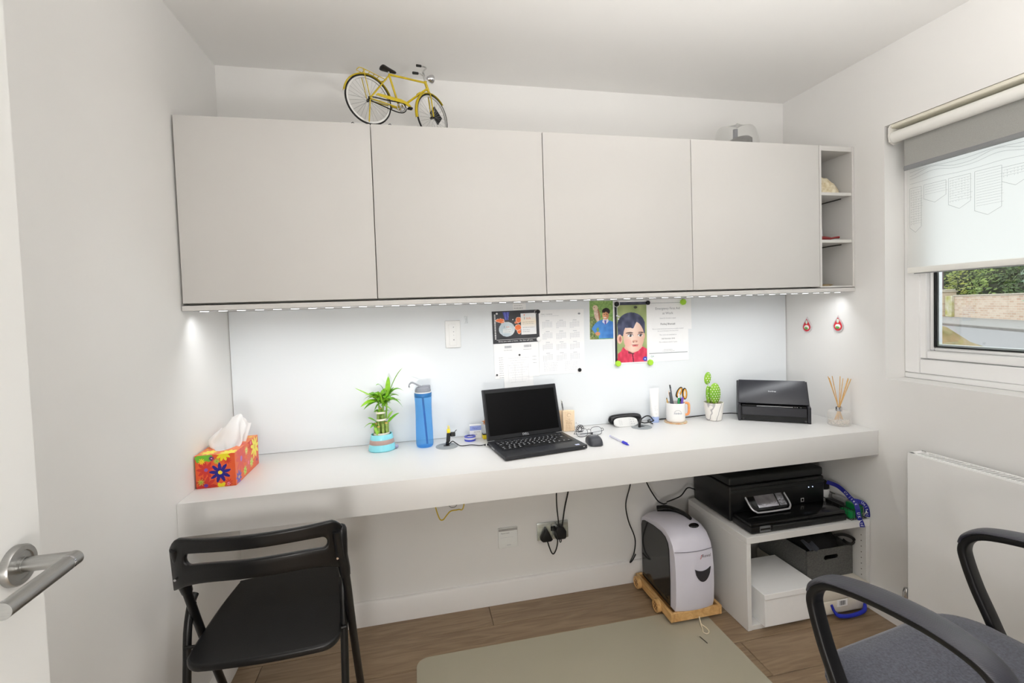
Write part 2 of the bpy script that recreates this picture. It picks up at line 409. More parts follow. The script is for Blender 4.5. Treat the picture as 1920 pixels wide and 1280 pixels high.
# ------------------------------------------------------------------ double roller blind in the recess
def blind():
    t = thing('roller_blind', 'double roller blind with a grey strip over a printed white sheer in the window recess', 'blind', (W, 0, 0), RA)
    ya, yb = -1.545, -0.512
    br = mat('white_bracket', (232, 230, 224), 0.4, noise=0.01, scale=40)
    for y in (yb, ya):
        b = B(); pts = [(0.005, 0, 1.9425), (0.075, 0, 1.9425), (0.075, 0, 1.90), (0.05, 0, 1.875), (0.02, 0, 1.866), (-0.002, 0, 1.876), (-0.006, 0, 1.90), (-0.004, 0, 1.93)]
        b.prism([(x, y - 0.003, z) for x, _, z in pts], (0, 0.006, 0)); b.build('bracket', br, t, world=False)
    b = B(); b.cyl((0.016, ya + 0.004, 1.894), (0.016, yb - 0.004, 1.894), 0.0215, n=24); b.build('front_roller', mat('white_fascia', (236, 235, 230), 0.4, noise=0.01, scale=30), t, world=False)
    b = B(); b.cyl((0.058, ya + 0.004, 1.905), (0.058, yb - 0.02, 1.905), 0.019, n=20); b.build('rear_roller', br, t, world=False)
    b = B(); b.box(0.0, 0.085, ya + 0.002, yb - 0.002, 1.927, 1.942, 0.003, 1); b.build('head_rail', mat('cream_head_rail', (226, 222, 206), 0.5, noise=0.01, scale=30), t, world=False)
    grey = mat('grey_blackout_cloth', (160, 160, 156), 0.85, noise=0.05, scale=500, bump=0.2)
    b = B(); b.box(0.0290, 0.0302, ya + 0.03, yb - 0.03, 1.775, 1.893); b.build('grey_cloth', grey, t, world=False)
    b = B(); b.tube([(0.0296, ya + 0.03, 1.768), (0.0296, yb - 0.03, 1.768)], 1, prof=[(0.003 * math.cos(q * .5236), 0.0095 * math.sin(q * .5236)) for q in range(12)])
    b.build('hem_bar', mat('grey_hem', (134, 136, 138), 0.7, noise=0.04, scale=300), t, world=False)
    sheer = mat_translucent('white_sheer_cloth', (253, 253, 252), 0.9, 0.005)
    b = B(); b.box(0.0700, 0.0706, ya + 0.022, yb - 0.012, 1.392, 1.905); b.build('sheer_cloth', sheer, t, world=False)
    b = B(); b.box(0.0655, 0.0745, ya + 0.022, yb - 0.012, 1.372, 1.394, 0.003, 2); b.build('bottom_rail', mat('white_rail', (238, 237, 232), 0.5, noise=0.01, scale=30), t, world=False)
    b = B(); b.box(0.068, 0.073, ya + 0.022, yb - 0.035, 1.3685, 1.372); b.build('rail_lip', mat('grey_lip', (140, 142, 144), 0.6, noise=0.02, scale=30), t, world=False)
    # the faint city sketch printed on the sheer, upside down as in the photo
    rnd = random.Random(4); b = B(); X = 0.0692
    def seg(ya_, za_, yb_, zb_, w=0.0011):
        d = Vector((0, yb_ - ya_, zb_ - za_)); 
        if d.length < 1e-5: return
        n = Vector((0, -d.z, d.y)).normalized() * w / 2; p = Vector((X, ya_, za_)); q = Vector((X, yb_, zb_))
        b.quad(p - n, q - n, q + n, p + n)
    y = yb - 0.02; base = 1.70
    k = 0
    while y > ya + 0.1:
        wd = rnd.uniform(0.03, 0.075); h = [0.17, 0.06, 0.10, 0.13, 0.05, 0.08, 0.11, 0.15, 0.07][k % 9] * rnd.uniform(0.85, 1.1); k += 1
        zt = base - rnd.uniform(0, 0.012)
        seg(y, zt, y, zt - h); seg(y - wd, zt, y - wd, zt - h); seg(y, zt - h, y - wd / 2, zt - h - 0.02); seg(y - wd / 2, zt - h - 0.02, y - wd, zt - h); seg(y, zt, y - wd, zt)
        rows = int(h / 0.009)
        for r in range(1, rows):
            seg(y - 0.004, zt - r * 0.009, y - wd + 0.004 - rnd.uniform(0, 0.01), zt - r * 0.009, 0.0007)
            if k % 2:
                for c in range(int(wd / 0.009)):
                    if rnd.random() < 0.7: seg(y - 0.005 - c * 0.009, zt - r * 0.009, y - 0.005 - c * 0.009, zt - r * 0.009 - 0.005, 0.0007)
        y -= wd + rnd.uniform(0.0, 0.012)
    for dz, am in ((0.012, 0.004), (0.03, 0.014), (0.04, 0.018), (0.055, 0.006)):
        pr = None
        for i in range(90):
            yy = yb - 0.02 - i * 0.0105; zz = base + dz + am * abs(math.sin(i * 0.17 + dz * 9)) ** 3
            if pr: seg(pr[0], pr[1], yy, zz, 0.001)
            pr = (yy, zz)
    o = b.build('printed_sketch', mat('faint_print', (186, 188, 188), 0.8, noise=0.02, scale=60), t, world=False, smooth=0); o['label'] = 'faint grey upside-down sketch of a city on the sheer'
blind()
# ------------------------------------------------------------------ the street outside
def street():
    G = 0.4525
    u = Vector((0.552, 0.834, 0)); n = Vector((0.834, -0.552, 0))
    K = Vector((16.22, 9.01, G)); Wl = Vector((20.98, 11.87, G))
    def P(o, a, c, z=0): return o + u * a + n * c + Vector((0, 0, z))
    k = (4.2 - P(K, 0, -0.12).x) / u.x
    b = B(); b.prism([tuple(P(K, k, -0.12, -0.05)), tuple(P(K, 40, -0.12, -0.05)), (4.2, 40, G - 0.05)], (0, 0, -0.1))
    structure(b.build('ground', mat('pale_asphalt', (130, 129, 131), 0.9, noise=0.06, scale=30, bump=0.2)))
    b = B(); b.prism([P(K, -33, -0.12, -0.15), P(K, -33, 0.03, -0.15), P(K, 40, 0.03, -0.15), P(K, 40, -0.12, -0.15)], (0, 0, 0.155))
    structure(b.build('trim_1', mat('kerb_stone', (120, 116, 112), 0.9, noise=0.1, scale=4)))
    b = B(); b.prism([P(K, -33, 0.03, -0.15), P(K, -33, 3.2, -0.15), P(K, 40, 3.2, -0.15), P(K, 40, 0.03, -0.15)], (0, 0, 0.15))
    structure(b.build('floor_pavement', mat('pavement_slab', (140, 138, 136), 0.9, noise=0.05, scale=8)))
    for a0, a1 in ((-5.5, -2.6), (-1.4, 1.4)):
        b = B(); b.prism([P(K, a0, -1.9, -0.049), P(K, a0, -1.8, -0.049), P(K, a1, -1.8, -0.049), P(K, a1, -1.9, -0.049)], (0, 0, 0.003))
        o = b.build('road_marking', mat('road_paint', (190, 190, 190), 0.7, noise=0.04, scale=20)); tag(o, 'white dashed line on the road, %s dash seen through the window' % ('nearer' if a0 < -3 else 'farther'), 'road marking', 'dashed road line')
    # brick garden wall
    bm_ = bpy.data.materials.new('weathered_brick'); bm_.use_nodes = True; nt = bm_.node_tree; bs = nt.nodes['Principled BSDF']; bs.inputs['Roughness'].default_value = 0.9
    tc = nt.nodes.new('ShaderNodeTexCoord'); bt = nt.nodes.new('ShaderNodeTexBrick'); mp = nt.nodes.new('ShaderNodeMapping'); mp.inputs['Rotation'].default_value = (R_(90), 0, 0)
    bt.inputs['Color1'].default_value = (*lin((190, 160, 140)), 1); bt.inputs['Color2'].default_value = (*lin((208, 188, 170)), 1); bt.inputs['Mortar'].default_value = (*lin((206, 198, 184)), 1)
    bt.inputs['Scale'].default_value = 1; bt.inputs['Brick Width'].default_value = 0.225; bt.inputs['Row Height'].default_value = 0.075; bt.inputs['Mortar Size'].default_value = 0.008
    nt.links.new(tc.outputs['Object'], mp.inputs[0]); nt.links.new(mp.outputs[0], bt.inputs['Vector']); nt.links.new(bt.outputs['Color'], bs.inputs['Base Color'])
    ang = math.atan2(u.y, u.x)
    t = thing('garden_wall', 'low weathered brick garden wall with a pier across the street', 'wall', tuple(Wl), ang)
    cap = mat('stone_coping', (188, 178, 164), 0.9, noise=0.1, scale=6); moss = mat('mossy_render', (206, 200, 182), 0.9, scale=3, rgb2=(170, 166, 96))
    b = B(); b.box(-12, -0.45, 0, 0.22, 0, 0.77); b.box(0.55, 9, 0, 0.22, 0, 0.62); b.build('brickwork', bm_, t, world=False, smooth=0)
    for i in range(20):
        x0 = -12 + i * 0.58
        if x0 + 0.57 < -0.4:
            b = B(); b.box(x0, x0 + 0.57, -0.03, 0.25, 0.77, 0.815, 0.01, 1); b.build('coping', cap, t, world=False)
    b = B(); b.box(-0.45, 0.05, -0.08, 0.3, 0, 0.79, 0.01, 1); b.build('rendered_pier', moss, t, world=False)
    b = B(); b.box(0.08, 0.55, -0.06, 0.36, 0, 0.93); b.build('brick_pier', bm_, t, world=False, smooth=0)
    b = B(); b.box(0.04, 0.6, -0.1, 0.4, 0.93, 0.985, 0.01, 1); b.box(0.1, 0.54, -0.05, 0.35, 0.985, 1.04, 0.01, 1); b.build('pier_cap', cap, t, world=False)
    p = P(Wl, 0.22, -0.35)
    b = B(); b.lathe([(0.09, 0), (0.09, 0.5), (0.075, 0.55), (0.07, 4.5), (0, 4.5)], tuple(p), 14)
    tag(b.build('street_post', mat('purple_brown_paint', (112, 92, 96), 0.6, noise=0.05, scale=10), loc=tuple(p)), 'purple-brown street post standing in front of the brick pier', 'post')
    # hedge: bushes of leaf blades round a dark core
    greens = [((70, 96, 44), (140, 160, 78)), ((40, 66, 36), (96, 120, 60)), ((84, 112, 92), (156, 178, 150)), ((96, 118, 52), (176, 180, 90))]
    spec = [(0.9, 0.9, 1.05, 1.5, 3, 'yellow-green bush left of the street post'), (-0.9, 1.0, 1.25, 1.6, 0, 'mid-green bush just right of the street post'), (-2.4, 1.1, 1.3, 1.5, 1, 'dark green bush in the middle of the hedge'),
            (-4.2, 1.0, 1.35, 1.7, 2, 'grey-green bush above the brick wall near the right edge'), (-6.6, 1.1, 1.4, 1.8, 0, 'broad mid-green bush at the right end of the hedge'), (3.2, 1.3, 1.2, 1.8, 1, 'dark bush beyond the left side of the window view')]
    c0 = P(Wl, -1.5, 1.4)
    t = thing('hedge', 'dense mixed green hedge growing behind the brick garden wall', 'hedge', (c0.x, c0.y, G))
    for (a, c, z, r, gi, lab) in spec:
        cpt = P(Wl, a, c + 0.5, z * 0.9 + 0.2)
        o3 = Vector((cpt.x, cpt.y, G)) - c0; o3.z = 0
        m1 = mat('leaf_green_%d' % gi, greens[gi][0], 0.6, scale=2.2, rgb2=greens[gi][1])
        rnd = random.Random(int(a * 10) + 99)
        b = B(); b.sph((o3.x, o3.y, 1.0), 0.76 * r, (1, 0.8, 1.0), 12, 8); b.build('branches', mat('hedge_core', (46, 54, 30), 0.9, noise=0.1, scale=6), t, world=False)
        vs, fs = [], []
        for i in range(3400):
            d = Vector((rnd.gauss(0, 1), rnd.gauss(0, 1), rnd.gauss(0, 1))).normalized(); k_ = r * rnd.uniform(0.74, 1.0) * (1 + 0.12 * math.sin(d.x * 9) * math.sin(d.z * 8))
            q = o3 + Vector((d.x * k_, d.y * k_ * 0.8, 1.0 + d.z * k_ * 1.1))
            if q.z < 0.05: continue
            e1 = Vector((rnd.gauss(0, 1), rnd.gauss(0, 1), rnd.gauss(0, 1))).normalized() * rnd.uniform(0.05, 0.1); e2 = e1.orthogonal().normalized() * 0.035
            i0 = len(vs); vs += [tuple(q - e1), tuple(q + e2), tuple(q + e1), tuple(q - e2)]; fs.append((i0, i0 + 1, i0 + 2, i0 + 3))
        me = bpy.data.meshes.new('foliage'); me.from_pydata(vs, [], fs); me.materials.append(m1)
        o = bpy.data.objects.new('foliage', me); COL.objects.link(o); o.parent = t; o['kind'] = 'stuff'; o['label'] = lab
    # rough stone outside the left end of the pane
    b = B(); t_ = bmesh.new(); bmesh.ops.create_icosphere(t_, subdivisions=3, radius=1)
    rnd = random.Random(3)
    for v in t_.verts: v.co *= 1 + 0.16 * math.sin(v.co.x * 5 + 1) * math.cos(v.co.z * 6) + rnd.uniform(-0.05, 0.05)
    b._merge(t_, Matrix.Translation((4.05, 0.45, 0.76)) @ Matrix.Diagonal((0.26, 0.25, 0.30, 1)))
    b.box(3.85, 4.3, 0.22, 0.7, 0.30, 0.5)
    tag(b.build('garden_stone', mat('mossy_stone', (150, 130, 98), 0.95, scale=9, rgb2=(104, 104, 64), bump=0.5), loc=(4.05, 0.45, 0.3)), 'rough brown mossy stone just outside the window', 'stone')
street()
# ================================================================== FITTED FURNITURE
def cabinets():
    YF, Z0, Z1 = -0.3676, 1.331, 1.908
    xs = [0.004, 0.5825, 1.1675, 1.7535, 2.334]
    names = ['first from the left wall', 'second from the left wall, under the toy bicycle', 'third from the left wall', 'fourth, next to the open shelf unit']
    dark = mat('cabinet_gap', (60, 58, 54), 0.7, noise=0.02, scale=20)
    for i in range(4):
        a, c = xs[i], xs[i + 1]
        t = thing('wall_cabinet', 'white handleless wall cabinet, ' + names[i], 'cabinet', ((a + c) / 2, 0, Z0), 0, 'row of wall cabinets')
        b = B(); b.box(a + 0.0006, c - 0.0006, YF + 0.040, -0.0005, Z0, Z1 - 0.004, 0.001, 1); b.build('cabinet_body', CAB, t)
        b = B(); b.box(a + 0.0014, c - 0.0014, YF, YF + 0.019, Z0 + 0.0045, Z1, 0.0010, 2); b.build('cabinet_door', CAB, t)
    t = thing('open_shelf_unit', 'narrow white open shelf unit at the right end of the wall cabinets', 'shelf', (2.42, 0, Z0))
    a, c = 2.3348, 2.5052
    b = B(); b.box(a, a + 0.010, YF, -0.012, Z0, Z1, 0.0008, 1); b.build('side_panel', CAB, t)
    b = B(); b.box(c - 0.010, c, YF, -0.012, Z0, Z1, 0.0008, 1); b.build('side_panel', CAB, t)
    b = B(); b.box(a, c - 0.02, -0.012, -0.001, Z0, Z1); b.build('back_panel', CAB, t)
    b = B(); b.box(a + 0.0102, c - 0.0102, YF + 0.002, -0.0122, Z1 - 0.02, Z1 - 0.001); b.build('top_panel', CAB, t)
    b = B(); b.box(a + 0.0102, c - 0.0102, YF + 0.002, -0.0122, Z0, Z0 + 0.006); b.build('bottom_panel', CAB, t)
    for z in (1.708, 1.515):
        b = B(); b.box(a + 0.0103, c - 0.0103, YF + 0.003, -0.0122, z, z + 0.0125, 0.0006, 1); s = b.build('shelf', CAB, t)
        b = B(); b.box(c - 0.0150, c - 0.0105, YF + 0.05, -0.03, z - 0.004, z - 0.0002); b.build('shelf_rail', dark, s)
    b = B(); b.box(0.002, 2.5058, YF - 0.001, -0.0005, 1.3125, 1.3285, 0.0008, 1)
    tag(b.build('light_pelmet', CAB, loc=(1.25, -0.18, 1.3125)), 'thin white panel running under all the wall cabinets', 'panel')
    # LED strip
    t = thing('led_strip_light', 'bright white LED strip under the wall cabinets', 'strip light', (1.25, -0.325, 1.3125))
    b = B(); x0, x1 = 0.02, 2.49
    b.box(x0, x1, -0.336, -0.314, 1.3105, 1.3123)
    b.build('light_channel', ALU, t)
    chip = mat('led_chip', (255, 255, 255), 0.5, emit=4.0, noise=0.001, scale=5)
    b = B(); n = 46
    for k in range(n):
        cx = x0 + (k + 0.5) * (x1 - x0) / n; b.box(cx - 0.012, cx + 0.012, -0.328, -0.3225, 1.3096, 1.3104)
    o = b.build('led_chips', chip, t, smooth=0); o['kind'] = 'stuff'
    ld = bpy.data.lights.new('led_light', 'AREA'); ld.shape = 'RECTANGLE'; ld.size = x1 - x0 - 0.02; ld.size_y = 0.008; ld.energy = LED_W; ld.color = (0.95, 0.975, 1.0); ld.spread = R_(130)
    lo = bpy.data.objects.new('led_light', ld); COL.objects.link(lo); lo.location = (0, 0.002, -0.0050); lo.rotation_euler = (R_(21), 0, 0); lo.parent = t
    # glass splashback
    gm = mat('back_painted_glass', (230, 234, 237), 0.2, noise=0.003, scale=2, spec=0.35)
    b = B(); b.box(0.003, W - 0.003, -0.006, -0.0004, 0.7505, 1.312, 0.0008, 1)
    tag(b.build('glass_splashback', gm, loc=(1.25, -0.003, 0.7505)), 'glossy white glass splashback between desk and wall cabinets', 'splashback')
    # floating desk
    b = B(); yf = -0.4618; b.prism([(xl(0) + 0.0005, -0.0004, 0.65), (xl(yf) + 0.0005, yf, 0.65), (xr(yf) - 0.0008, yf, 0.65), (xr(0) - 0.0008, -0.0004, 0.65)], (0, 0, 0.1), 0.0015, 2)
    tag(b.build('floating_desk', LAM, loc=(1.25, -0.23, 0.65)), 'thick white floating desk running from wall to wall', 'desk')
cabinets()
# ------------------------------------------------------------------ door with lever handle
def door():
    t = struct_empty('door_1', (0.15, -1.62, 0)); t['label'] = 'white door standing open along the left wall'
    b = B(); b.box(0.13, 0.17, -2.05, -1.2035, 0.006, 2.035, 0.002, 1); b.build('door_leaf', mat('white_door_paint', (226, 226, 224), 0.4, noise=0.008, scale=6), t)
    y, z = -1.249, 0.97
    b = B(); Mx = Matrix.Translation((0.17, y, z)) @ Matrix.Rotation(R_(90), 4, 'Y')
    b.lathe([(0, 0), (0.026, 0), (0.026, 0.007), (0.0245, 0.009), (0.0185, 0.009), (0.018, 0.0075), (0.0105, 0.0075), (0.0105, 0.012), (0, 0.012)], (0, 0, 0), 40, Mx)
    ro = b.build('rosette', BRUSHED, t)
    b = B(); b.cyl((0.178, y, z), (0.236, y, z), 0.0095, n=24); b.sph((0.2355, y, z), 0.0098, (1, 1, 1), 20, 12)
    b.cyl((0.236, y + 0.003, z), (0.238, y - 0.115, z), 0.0098, n=24)
    h = b.build('door_handle', BRUSHED, t)
    for ya, yb in ((-0.011, -0.014), (-0.108, -0.111)):
        b = B(); b.cyl((0.2362, y + ya, z), (0.2363, y + yb, z), 0.0100, n=24); b.build('handle_band', CHROME, h)
door()
# ------------------------------------------------------------------ radiator (wall frame)
def radiator():
    t = thing('radiator', 'white flat panel radiator with slotted top grille under the window', 'radiator', (W, 0, 0), RA)
    RP = mat('radiator_enamel', (240, 240, 239), 0.4, noise=0.006, scale=10)
    y0, y1, z0, z1 = -1.5, -0.645, 0.16, 0.724
    b = B(); b.box(-0.1, -0.094, y0, y1, z0, z1, 0.002, 1); b.build('front_panel', RP, t, world=False)
    b = B(); b.box(-0.0935, -0.04, y1 - 0.004, y1 - 0.001, z0 + 0.005, z1 - 0.006); b.build('side_panel', RP, t, world=False)
    b = B(); b.box(-0.0935, -0.04, y0 + 0.001, y0 + 0.004, z0 + 0.005, z1 - 0.006); b.build('side_panel', RP, t, world=False)
    b = B(); b.box(-0.046, -0.04, y0 + 0.004, y1 - 0.004, z0, z1 - 0.002); b.build('rear_panel', RP, t, world=False)
    b = B(); b.box(-0.0985, -0.088, y0 + 0.005, y1 - 0.005, z1 - 0.004, z1 + 0.002, 0.001, 1); b.box(-0.046, -0.038, y0 + 0.005, y1 - 0.005, z1 - 0.004, z1 + 0.002, 0.001, 1); b.box(-0.0985, -0.038, y1 - 0.022, y1 - 0.003, z1 - 0.004, z1 + 0.002, 0.001, 1)
    g = b.build('grille_frame', RP, t, world=False)
    b = B(); b.box(-0.088, -0.046, -0.0018, 0.0018, z1 - 0.004, z1 + 0.001); me = b.build('grille_slat', RP, g, world=False)
    n = 66
    for k in range(n):
        o = me if k == 0 else me.copy()
        if k: COL.objects.link(o)
        o.location = (0, y1 - 0.031 - k * 0.0125, 0)
    for yy in (y0 + 0.2, y1 - 0.24):
        b = B(); b.box(-0.04, -0.0005, yy, yy + 0.04, 0.3, 0.6); b.build('wall_bracket', RP, t, world=False)
    v = thing('radiator_valve', 'slim chrome radiator valve beside the lower corner of the radiator', 'valve', tuple(rw(-0.06, -0.612, 0)), RA)
    b = B(); b.lathe([(0.008, 0.001), (0.008, 0.1), (0.012, 0.104), (0.012, 0.125), (0.009, 0.13), (0.011, 0.136), (0.013, 0.16), (0.0125, 0.185), (0.008, 0.2), (0, 0.203)], (0, 0, 0), 18); b.build('valve_body', CHROME, v, world=False)
    b = B(); b.cyl((0, 0, 0.115), (0, -0.03, 0.115), 0.008, n=14); b.build('valve_tail', CHROME, v, world=False)
radiator()
# ------------------------------------------------------------------ fill lamps (out of view behind the camera, added to brighten the room)
def fill_globe(x, y, zc, energy):
    t = thing('added_globe_lamp', 'white globe floor lamp added out of view in the hallway as fill light', 'floor lamp', (x, y, 0))
    r = 0.14
    b = B(); b.lathe([(0, 0), (0.12, 0), (0.12, 0.012), (0.02, 0.03), (0.012, 0.04), (0.012, zc - r - 0.001), (0, zc - r - 0.001)], (0, 0, 0), 28); b.build('lamp_stand', WHITE, t, world=False)
    b = B(); b.sph((0, 0, zc), r, u=32, v=16); b.build('globe_shade', mat('opal_globe', (255, 252, 248), 0.5, emit=energy / (math.pi * 4 * math.pi * r * r), noise=0.001, scale=5), t, world=False)
fill_globe(0.60, -2.36, 0.70, HALL_FILL_W)  # unseen globe added to throw frontal light low into the room
def uplighter(x, y):
    t = thing('added_uplight_lamp', 'slim white uplighter floor lamp added out of view beside the doorway to light the ceiling', 'floor lamp', (x, y, 0))
    b = B(); b.lathe([(0, 0), (0.13, 0), (0.13, 0.012), (0.02, 0.03), (0.011, 0.04), (0.011, 1.38), (0, 1.38)], (0, 0, 0), 28); b.build('lamp_stand', WHITE, t, world=False)
    b = B(); b.lathe([(0.0, 1.3805), (0.03, 1.3805), (0.10, 1.41), (0.14, 1.45), (0.136, 1.45), (0.096, 1.414), (0.028, 1.3855), (0.0, 1.3855)], (0, 0, 0), 32); b.build('lamp_bowl', WHITE, t, world=False)
    ld = bpy.data.lights.new('lamp_bulb', 'AREA'); ld.shape = 'DISK'; ld.size = 0.12; ld.energy = UP_FILL_W; ld.color = (1.0, 0.985, 0.975)
    lo = bpy.data.objects.new('lamp_bulb', ld); COL.objects.link(lo); lo.location = (0, 0, 1.402); lo.rotation_euler = (math.pi, 0, 0); lo.parent = t
uplighter(1.45, -1.9)  # unseen uplight added for the ceiling; its bowl shields the cabinet doors
# ================================================================== PAPERS AND MAGNETS ON THE GLASS
YS = -0.0062
def ell(x, y, cx, cy, rx, ry, a=0):
    if a:
        c, s = math.cos(a), math.sin(a); dx, dy = x - cx, y - cy; x, y = cx + dx * c + dy * s, cy - dx * s + dy * c
    return ((x - cx) / rx) ** 2 + ((y - cy) / ry) ** 2 < 1
def inpoly(x, y, P):
    r = False; j = len(P) - 1
    for i in range(len(P)):
        if (P[i][1] > y) != (P[j][1] > y) and x < (P[j][0] - P[i][0]) * (y - P[i][1]) / (P[j][1] - P[i][1]) + P[i][0]: r = not r
        j = i
    return r
def hsh(i, j): return ((i * 374761393 + j * 668265263) ^ (i * j * 1274126177)) % 1000 / 1000
def vnoise(x, y):
    xi, yi = math.floor(x), math.floor(y); fx, fy = x - xi, y - yi
    a = hsh(xi, yi) * (1 - fx) + hsh(xi + 1, yi) * fx; b = hsh(xi, yi + 1) * (1 - fx) + hsh(xi + 1, yi + 1) * fx
    return a * (1 - fy) + b * fy
def mixc(a, b, t): t = max(0, min(1, t)); return tuple(p + (q - p) * t for p, q in zip(a, b))
def sheet(name, lab, cat, x0, x1, z0, z1, y=YS, tilt=0.0, group=None, m=PAPER):
    t = thing(name, lab, cat, ((x0 + x1) / 2, y, (z0 + z1) / 2), 0, group, (0, tilt, 0))
    w, h = (x1 - x0) / 2, (z1 - z0) / 2
    b = B(); b.box(-w, w, -0.0006, 0, -h, h); b.build('sheet', m, t, world=False, smooth=0)
    return t, w, h
def txt(s, size, x, z, y, align='CENTER', xs=1.0): return (s, size, face_mat((x, y, z), (1, 0, 0), (0, 0, 1)), align, xs)
def lines(b, x0, x1, z, h=0.0012, y=-0.0008, gaps=0):
    rnd = random.Random(int(x0 * 1e4) ^ int(z * 1e5)); x = x0
    while x < x1:
        w = rnd.uniform(0.004, 0.012); b.rect(x, min(x + w, x1), z, z + h, y); x += w + 0.0018
def board():
    # black promotional sheet
    t, w, h = sheet('promotional_sheet', 'black glossy sheet with orange world map and a white card printed on it', 'poster', 1.026, 1.234, 1.139, 1.279, tilt=R_(-0.6), y=YS - 0.0011)
    def poster(u, v):
        X, Y = 150 + u * 615, 680 - v * 460
        if 180 < X < 192 and 258 < Y < 622: return (215, 215, 215) if (int(Y / 5) % 4) else (60, 60, 60)
        if 200 < X < 750 and 624 < Y < 629: return (200, 200, 200)
        if 523 < X < 728 and 264 < Y < 566:
            if 610 > X > 0 and ell(X, Y, 572, 288, 8, 8): return (240, 120, 90)
            return mixc((240, 240, 240), (250, 236, 214), 1 - abs(Y - 390) / 90)
        if ell(X, Y, 338, 480, 104, 104): 
            if 285 < X < 395 and 470 < Y < 535: return (226, 230, 230)
            return mixc((168, 186, 196), (226, 232, 234), vnoise(X / 60, Y / 60) * 0.8 + (X - 250) / 500)
        if inpoly(X, Y, [(290, 236), (378, 236), (360, 350), (318, 350)]): return (72, 78, 170) if int((X - Y * 0.1) / 12) % 3 else (110, 116, 200)
        n = vnoise(X / 22, Y / 22) * 0.5
        for cx, cy, rx, ry in ((255, 352, 52, 26), (275, 372, 36, 18), (492, 356, 34, 38), (470, 390, 26, 16), (485, 462, 40, 40), (496, 515, 22, 36)):
            d = ((X - cx) / rx) ** 2 + ((Y - cy) / ry) ** 2 + n - 0.25
            if d < 1: return (240, 122, 66)
            if d < 1.25: return (250, 226, 214)
        if ell(X, Y, 420, 347, 9, 7): return (235, 235, 235)
        return mixc((46, 47, 51), (64, 65, 70), vnoise(X / 90, Y / 40))
    raster('poster_print', (-w, -0.0009, -h), (2 * w, 0, 0), (0, 0, 2 * h), 110, 82, poster, PRINT, t, world=False)
    def px(X, Y): return (-w + (X - 150) / 615 * 2 * w, -h + (680 - Y) / 460 * 2 * h)
    a = px(455, 650); lettering('poster_slogan', [txt('Every you make a move.....be. that will you...', 0.0088, a[0], a[1], -0.0011, 'CENTER', 1.0)], mat('white_ink', (235, 235, 235), 0.6, noise=0.01, scale=30), t, world=False)
    a, c = px(572, 330), px(625, 338); d, e = px(305, 440), px(340, 447)
    lettering('poster_logo', [txt('i', 0.022, a[0], a[1], -0.0011), txt('i', 0.014, d[0], d[1], -0.0011)], DARKINK, t, world=False)
    lettering('poster_wordmark', [txt('tick', 0.0145, c[0], c[1], -0.0011), txt('tick', 0.010, e[0] + 0.003, e[1], -0.0011)], mat('orange_ink', (228, 130, 96), 0.6, noise=0.02, scale=30), t, world=False)
    b = B()
    for Y in (395, 418, 470, 505, 530):
        p, q = px(545, Y), px(700 if Y < 500 else 640, Y); lines(b, p[0], q[0], p[1], 0.0014, -0.0011)
    for Y in (490, 520): p, q = px(290, Y), px(390, Y); lines(b, p[0], q[0], p[1], 0.0014, -0.0011)
    b.build('poster_small_print', INK, t, world=False, smooth=0)
    # year planner
    t, w, h = sheet('year_planner', 'large white year calendar sheet of twelve months', 'calendar', 1.231, 1.441, 0.992, 1.277, tilt=R_(0.6), y=YS - 0.0002)
    b = B()
    for r in range(4):
        for c in range(3):
            x0 = -w + 0.018 + c * 0.063; z0 = h - 0.062 - r * 0.048
            b.rect(x0 + 0.014, x0 + 0.032, z0 + 0.013, z0 + 0.0155, -0.0008)
            for i in range(7):
                for j in range(6):
                    if (j == 0 and i < (r + c) % 5) or (j == 5 and i > (r * 2 + c) % 4): continue
                    b.rect(x0 + i * 0.0067, x0 + i * 0.0067 + 0.0034, z0 + 0.006 - j * 0.0052, z0 + 0.0086 - j * 0.0052, -0.0008)
    for k in range(6):
        lines(b, -w + 0.02, -w + 0.085, -h + 0.05 - k * 0.007); lines(b, 0.012, 0.075, -h + 0.05 - k * 0.007)
    b.build('month_grids', PALEINK, t, world=False, smooth=0)
    lettering('planner_heading', [txt('YEARLY CALENDAR', 0.0058, -w + 0.012, h - 0.02, -0.0008, 'LEFT')], INK, t, world=False)
    b = B(); lines(b, -w + 0.012, -w + 0.095, h - 0.0275); b.build('planner_subheading', PALEINK, t, world=False, smooth=0)
    b = B(); b.disc((w - 0.022, -0.0008, h - 0.02), 0.004, rx=0.006); b.build('planner_emblem', INK, t, world=False, smooth=0)
    # sheet with bar codes, hanging below the black one
    t, w, h = sheet('delivery_sheet', 'white sheet with two bar codes below the black promotional sheet', 'paper', 1.030, 1.2285, 0.988, 1.142, tilt=R_(-0.5), y=YS - 0.0012)
    b = B(); rnd = random.Random(2)
    for x0 in (-0.052, 0.034):
        x = x0
        while x < x0 + 0.03:
            q = rnd.uniform(0.0006, 0.0022); b.rect(x, x + q, 0.053, 0.063, -0.0008); x += q + rnd.uniform(0.0006, 0.0016)
        lines(b, x0 - 0.004, x0 + 0.034, 0.043)
    for k in range(10): lines(b, -w + 0.02, -0.052, 0.012 - k * 0.0095); 
    for k in range(3): lines(b, 0.062, w - 0.012, 0.01 - k * 0.014)
    b.build('bar_codes', INK, t, world=False, smooth=0)
    t, w, h = sheet('receipt_note', 'long white receipt with faint handwriting hanging over the bar code sheet', 'paper', 1.069, 1.1995, 0.944, 1.092, tilt=R_(-0.8), y=YS - 0.0022)
    b = B()
    for k in range(11): lines(b, -0.042 + (k % 3) * 0.006, 0.05 - (k % 4) * 0.01, 0.055 - k * 0.0105, 0.0009)
    for k in range(4): b.rect(-0.045 + k * 0.03, -0.0444 + k * 0.03, -0.05, 0.03, -0.0008)
    b.build('handwriting', PALEINK, t, world=False, smooth=0)
    t, w, h = sheet('paper_label', 'tiny white paper label above the black promotional sheet', 'label', 1.119, 1.177, 1.281, 1.3095)
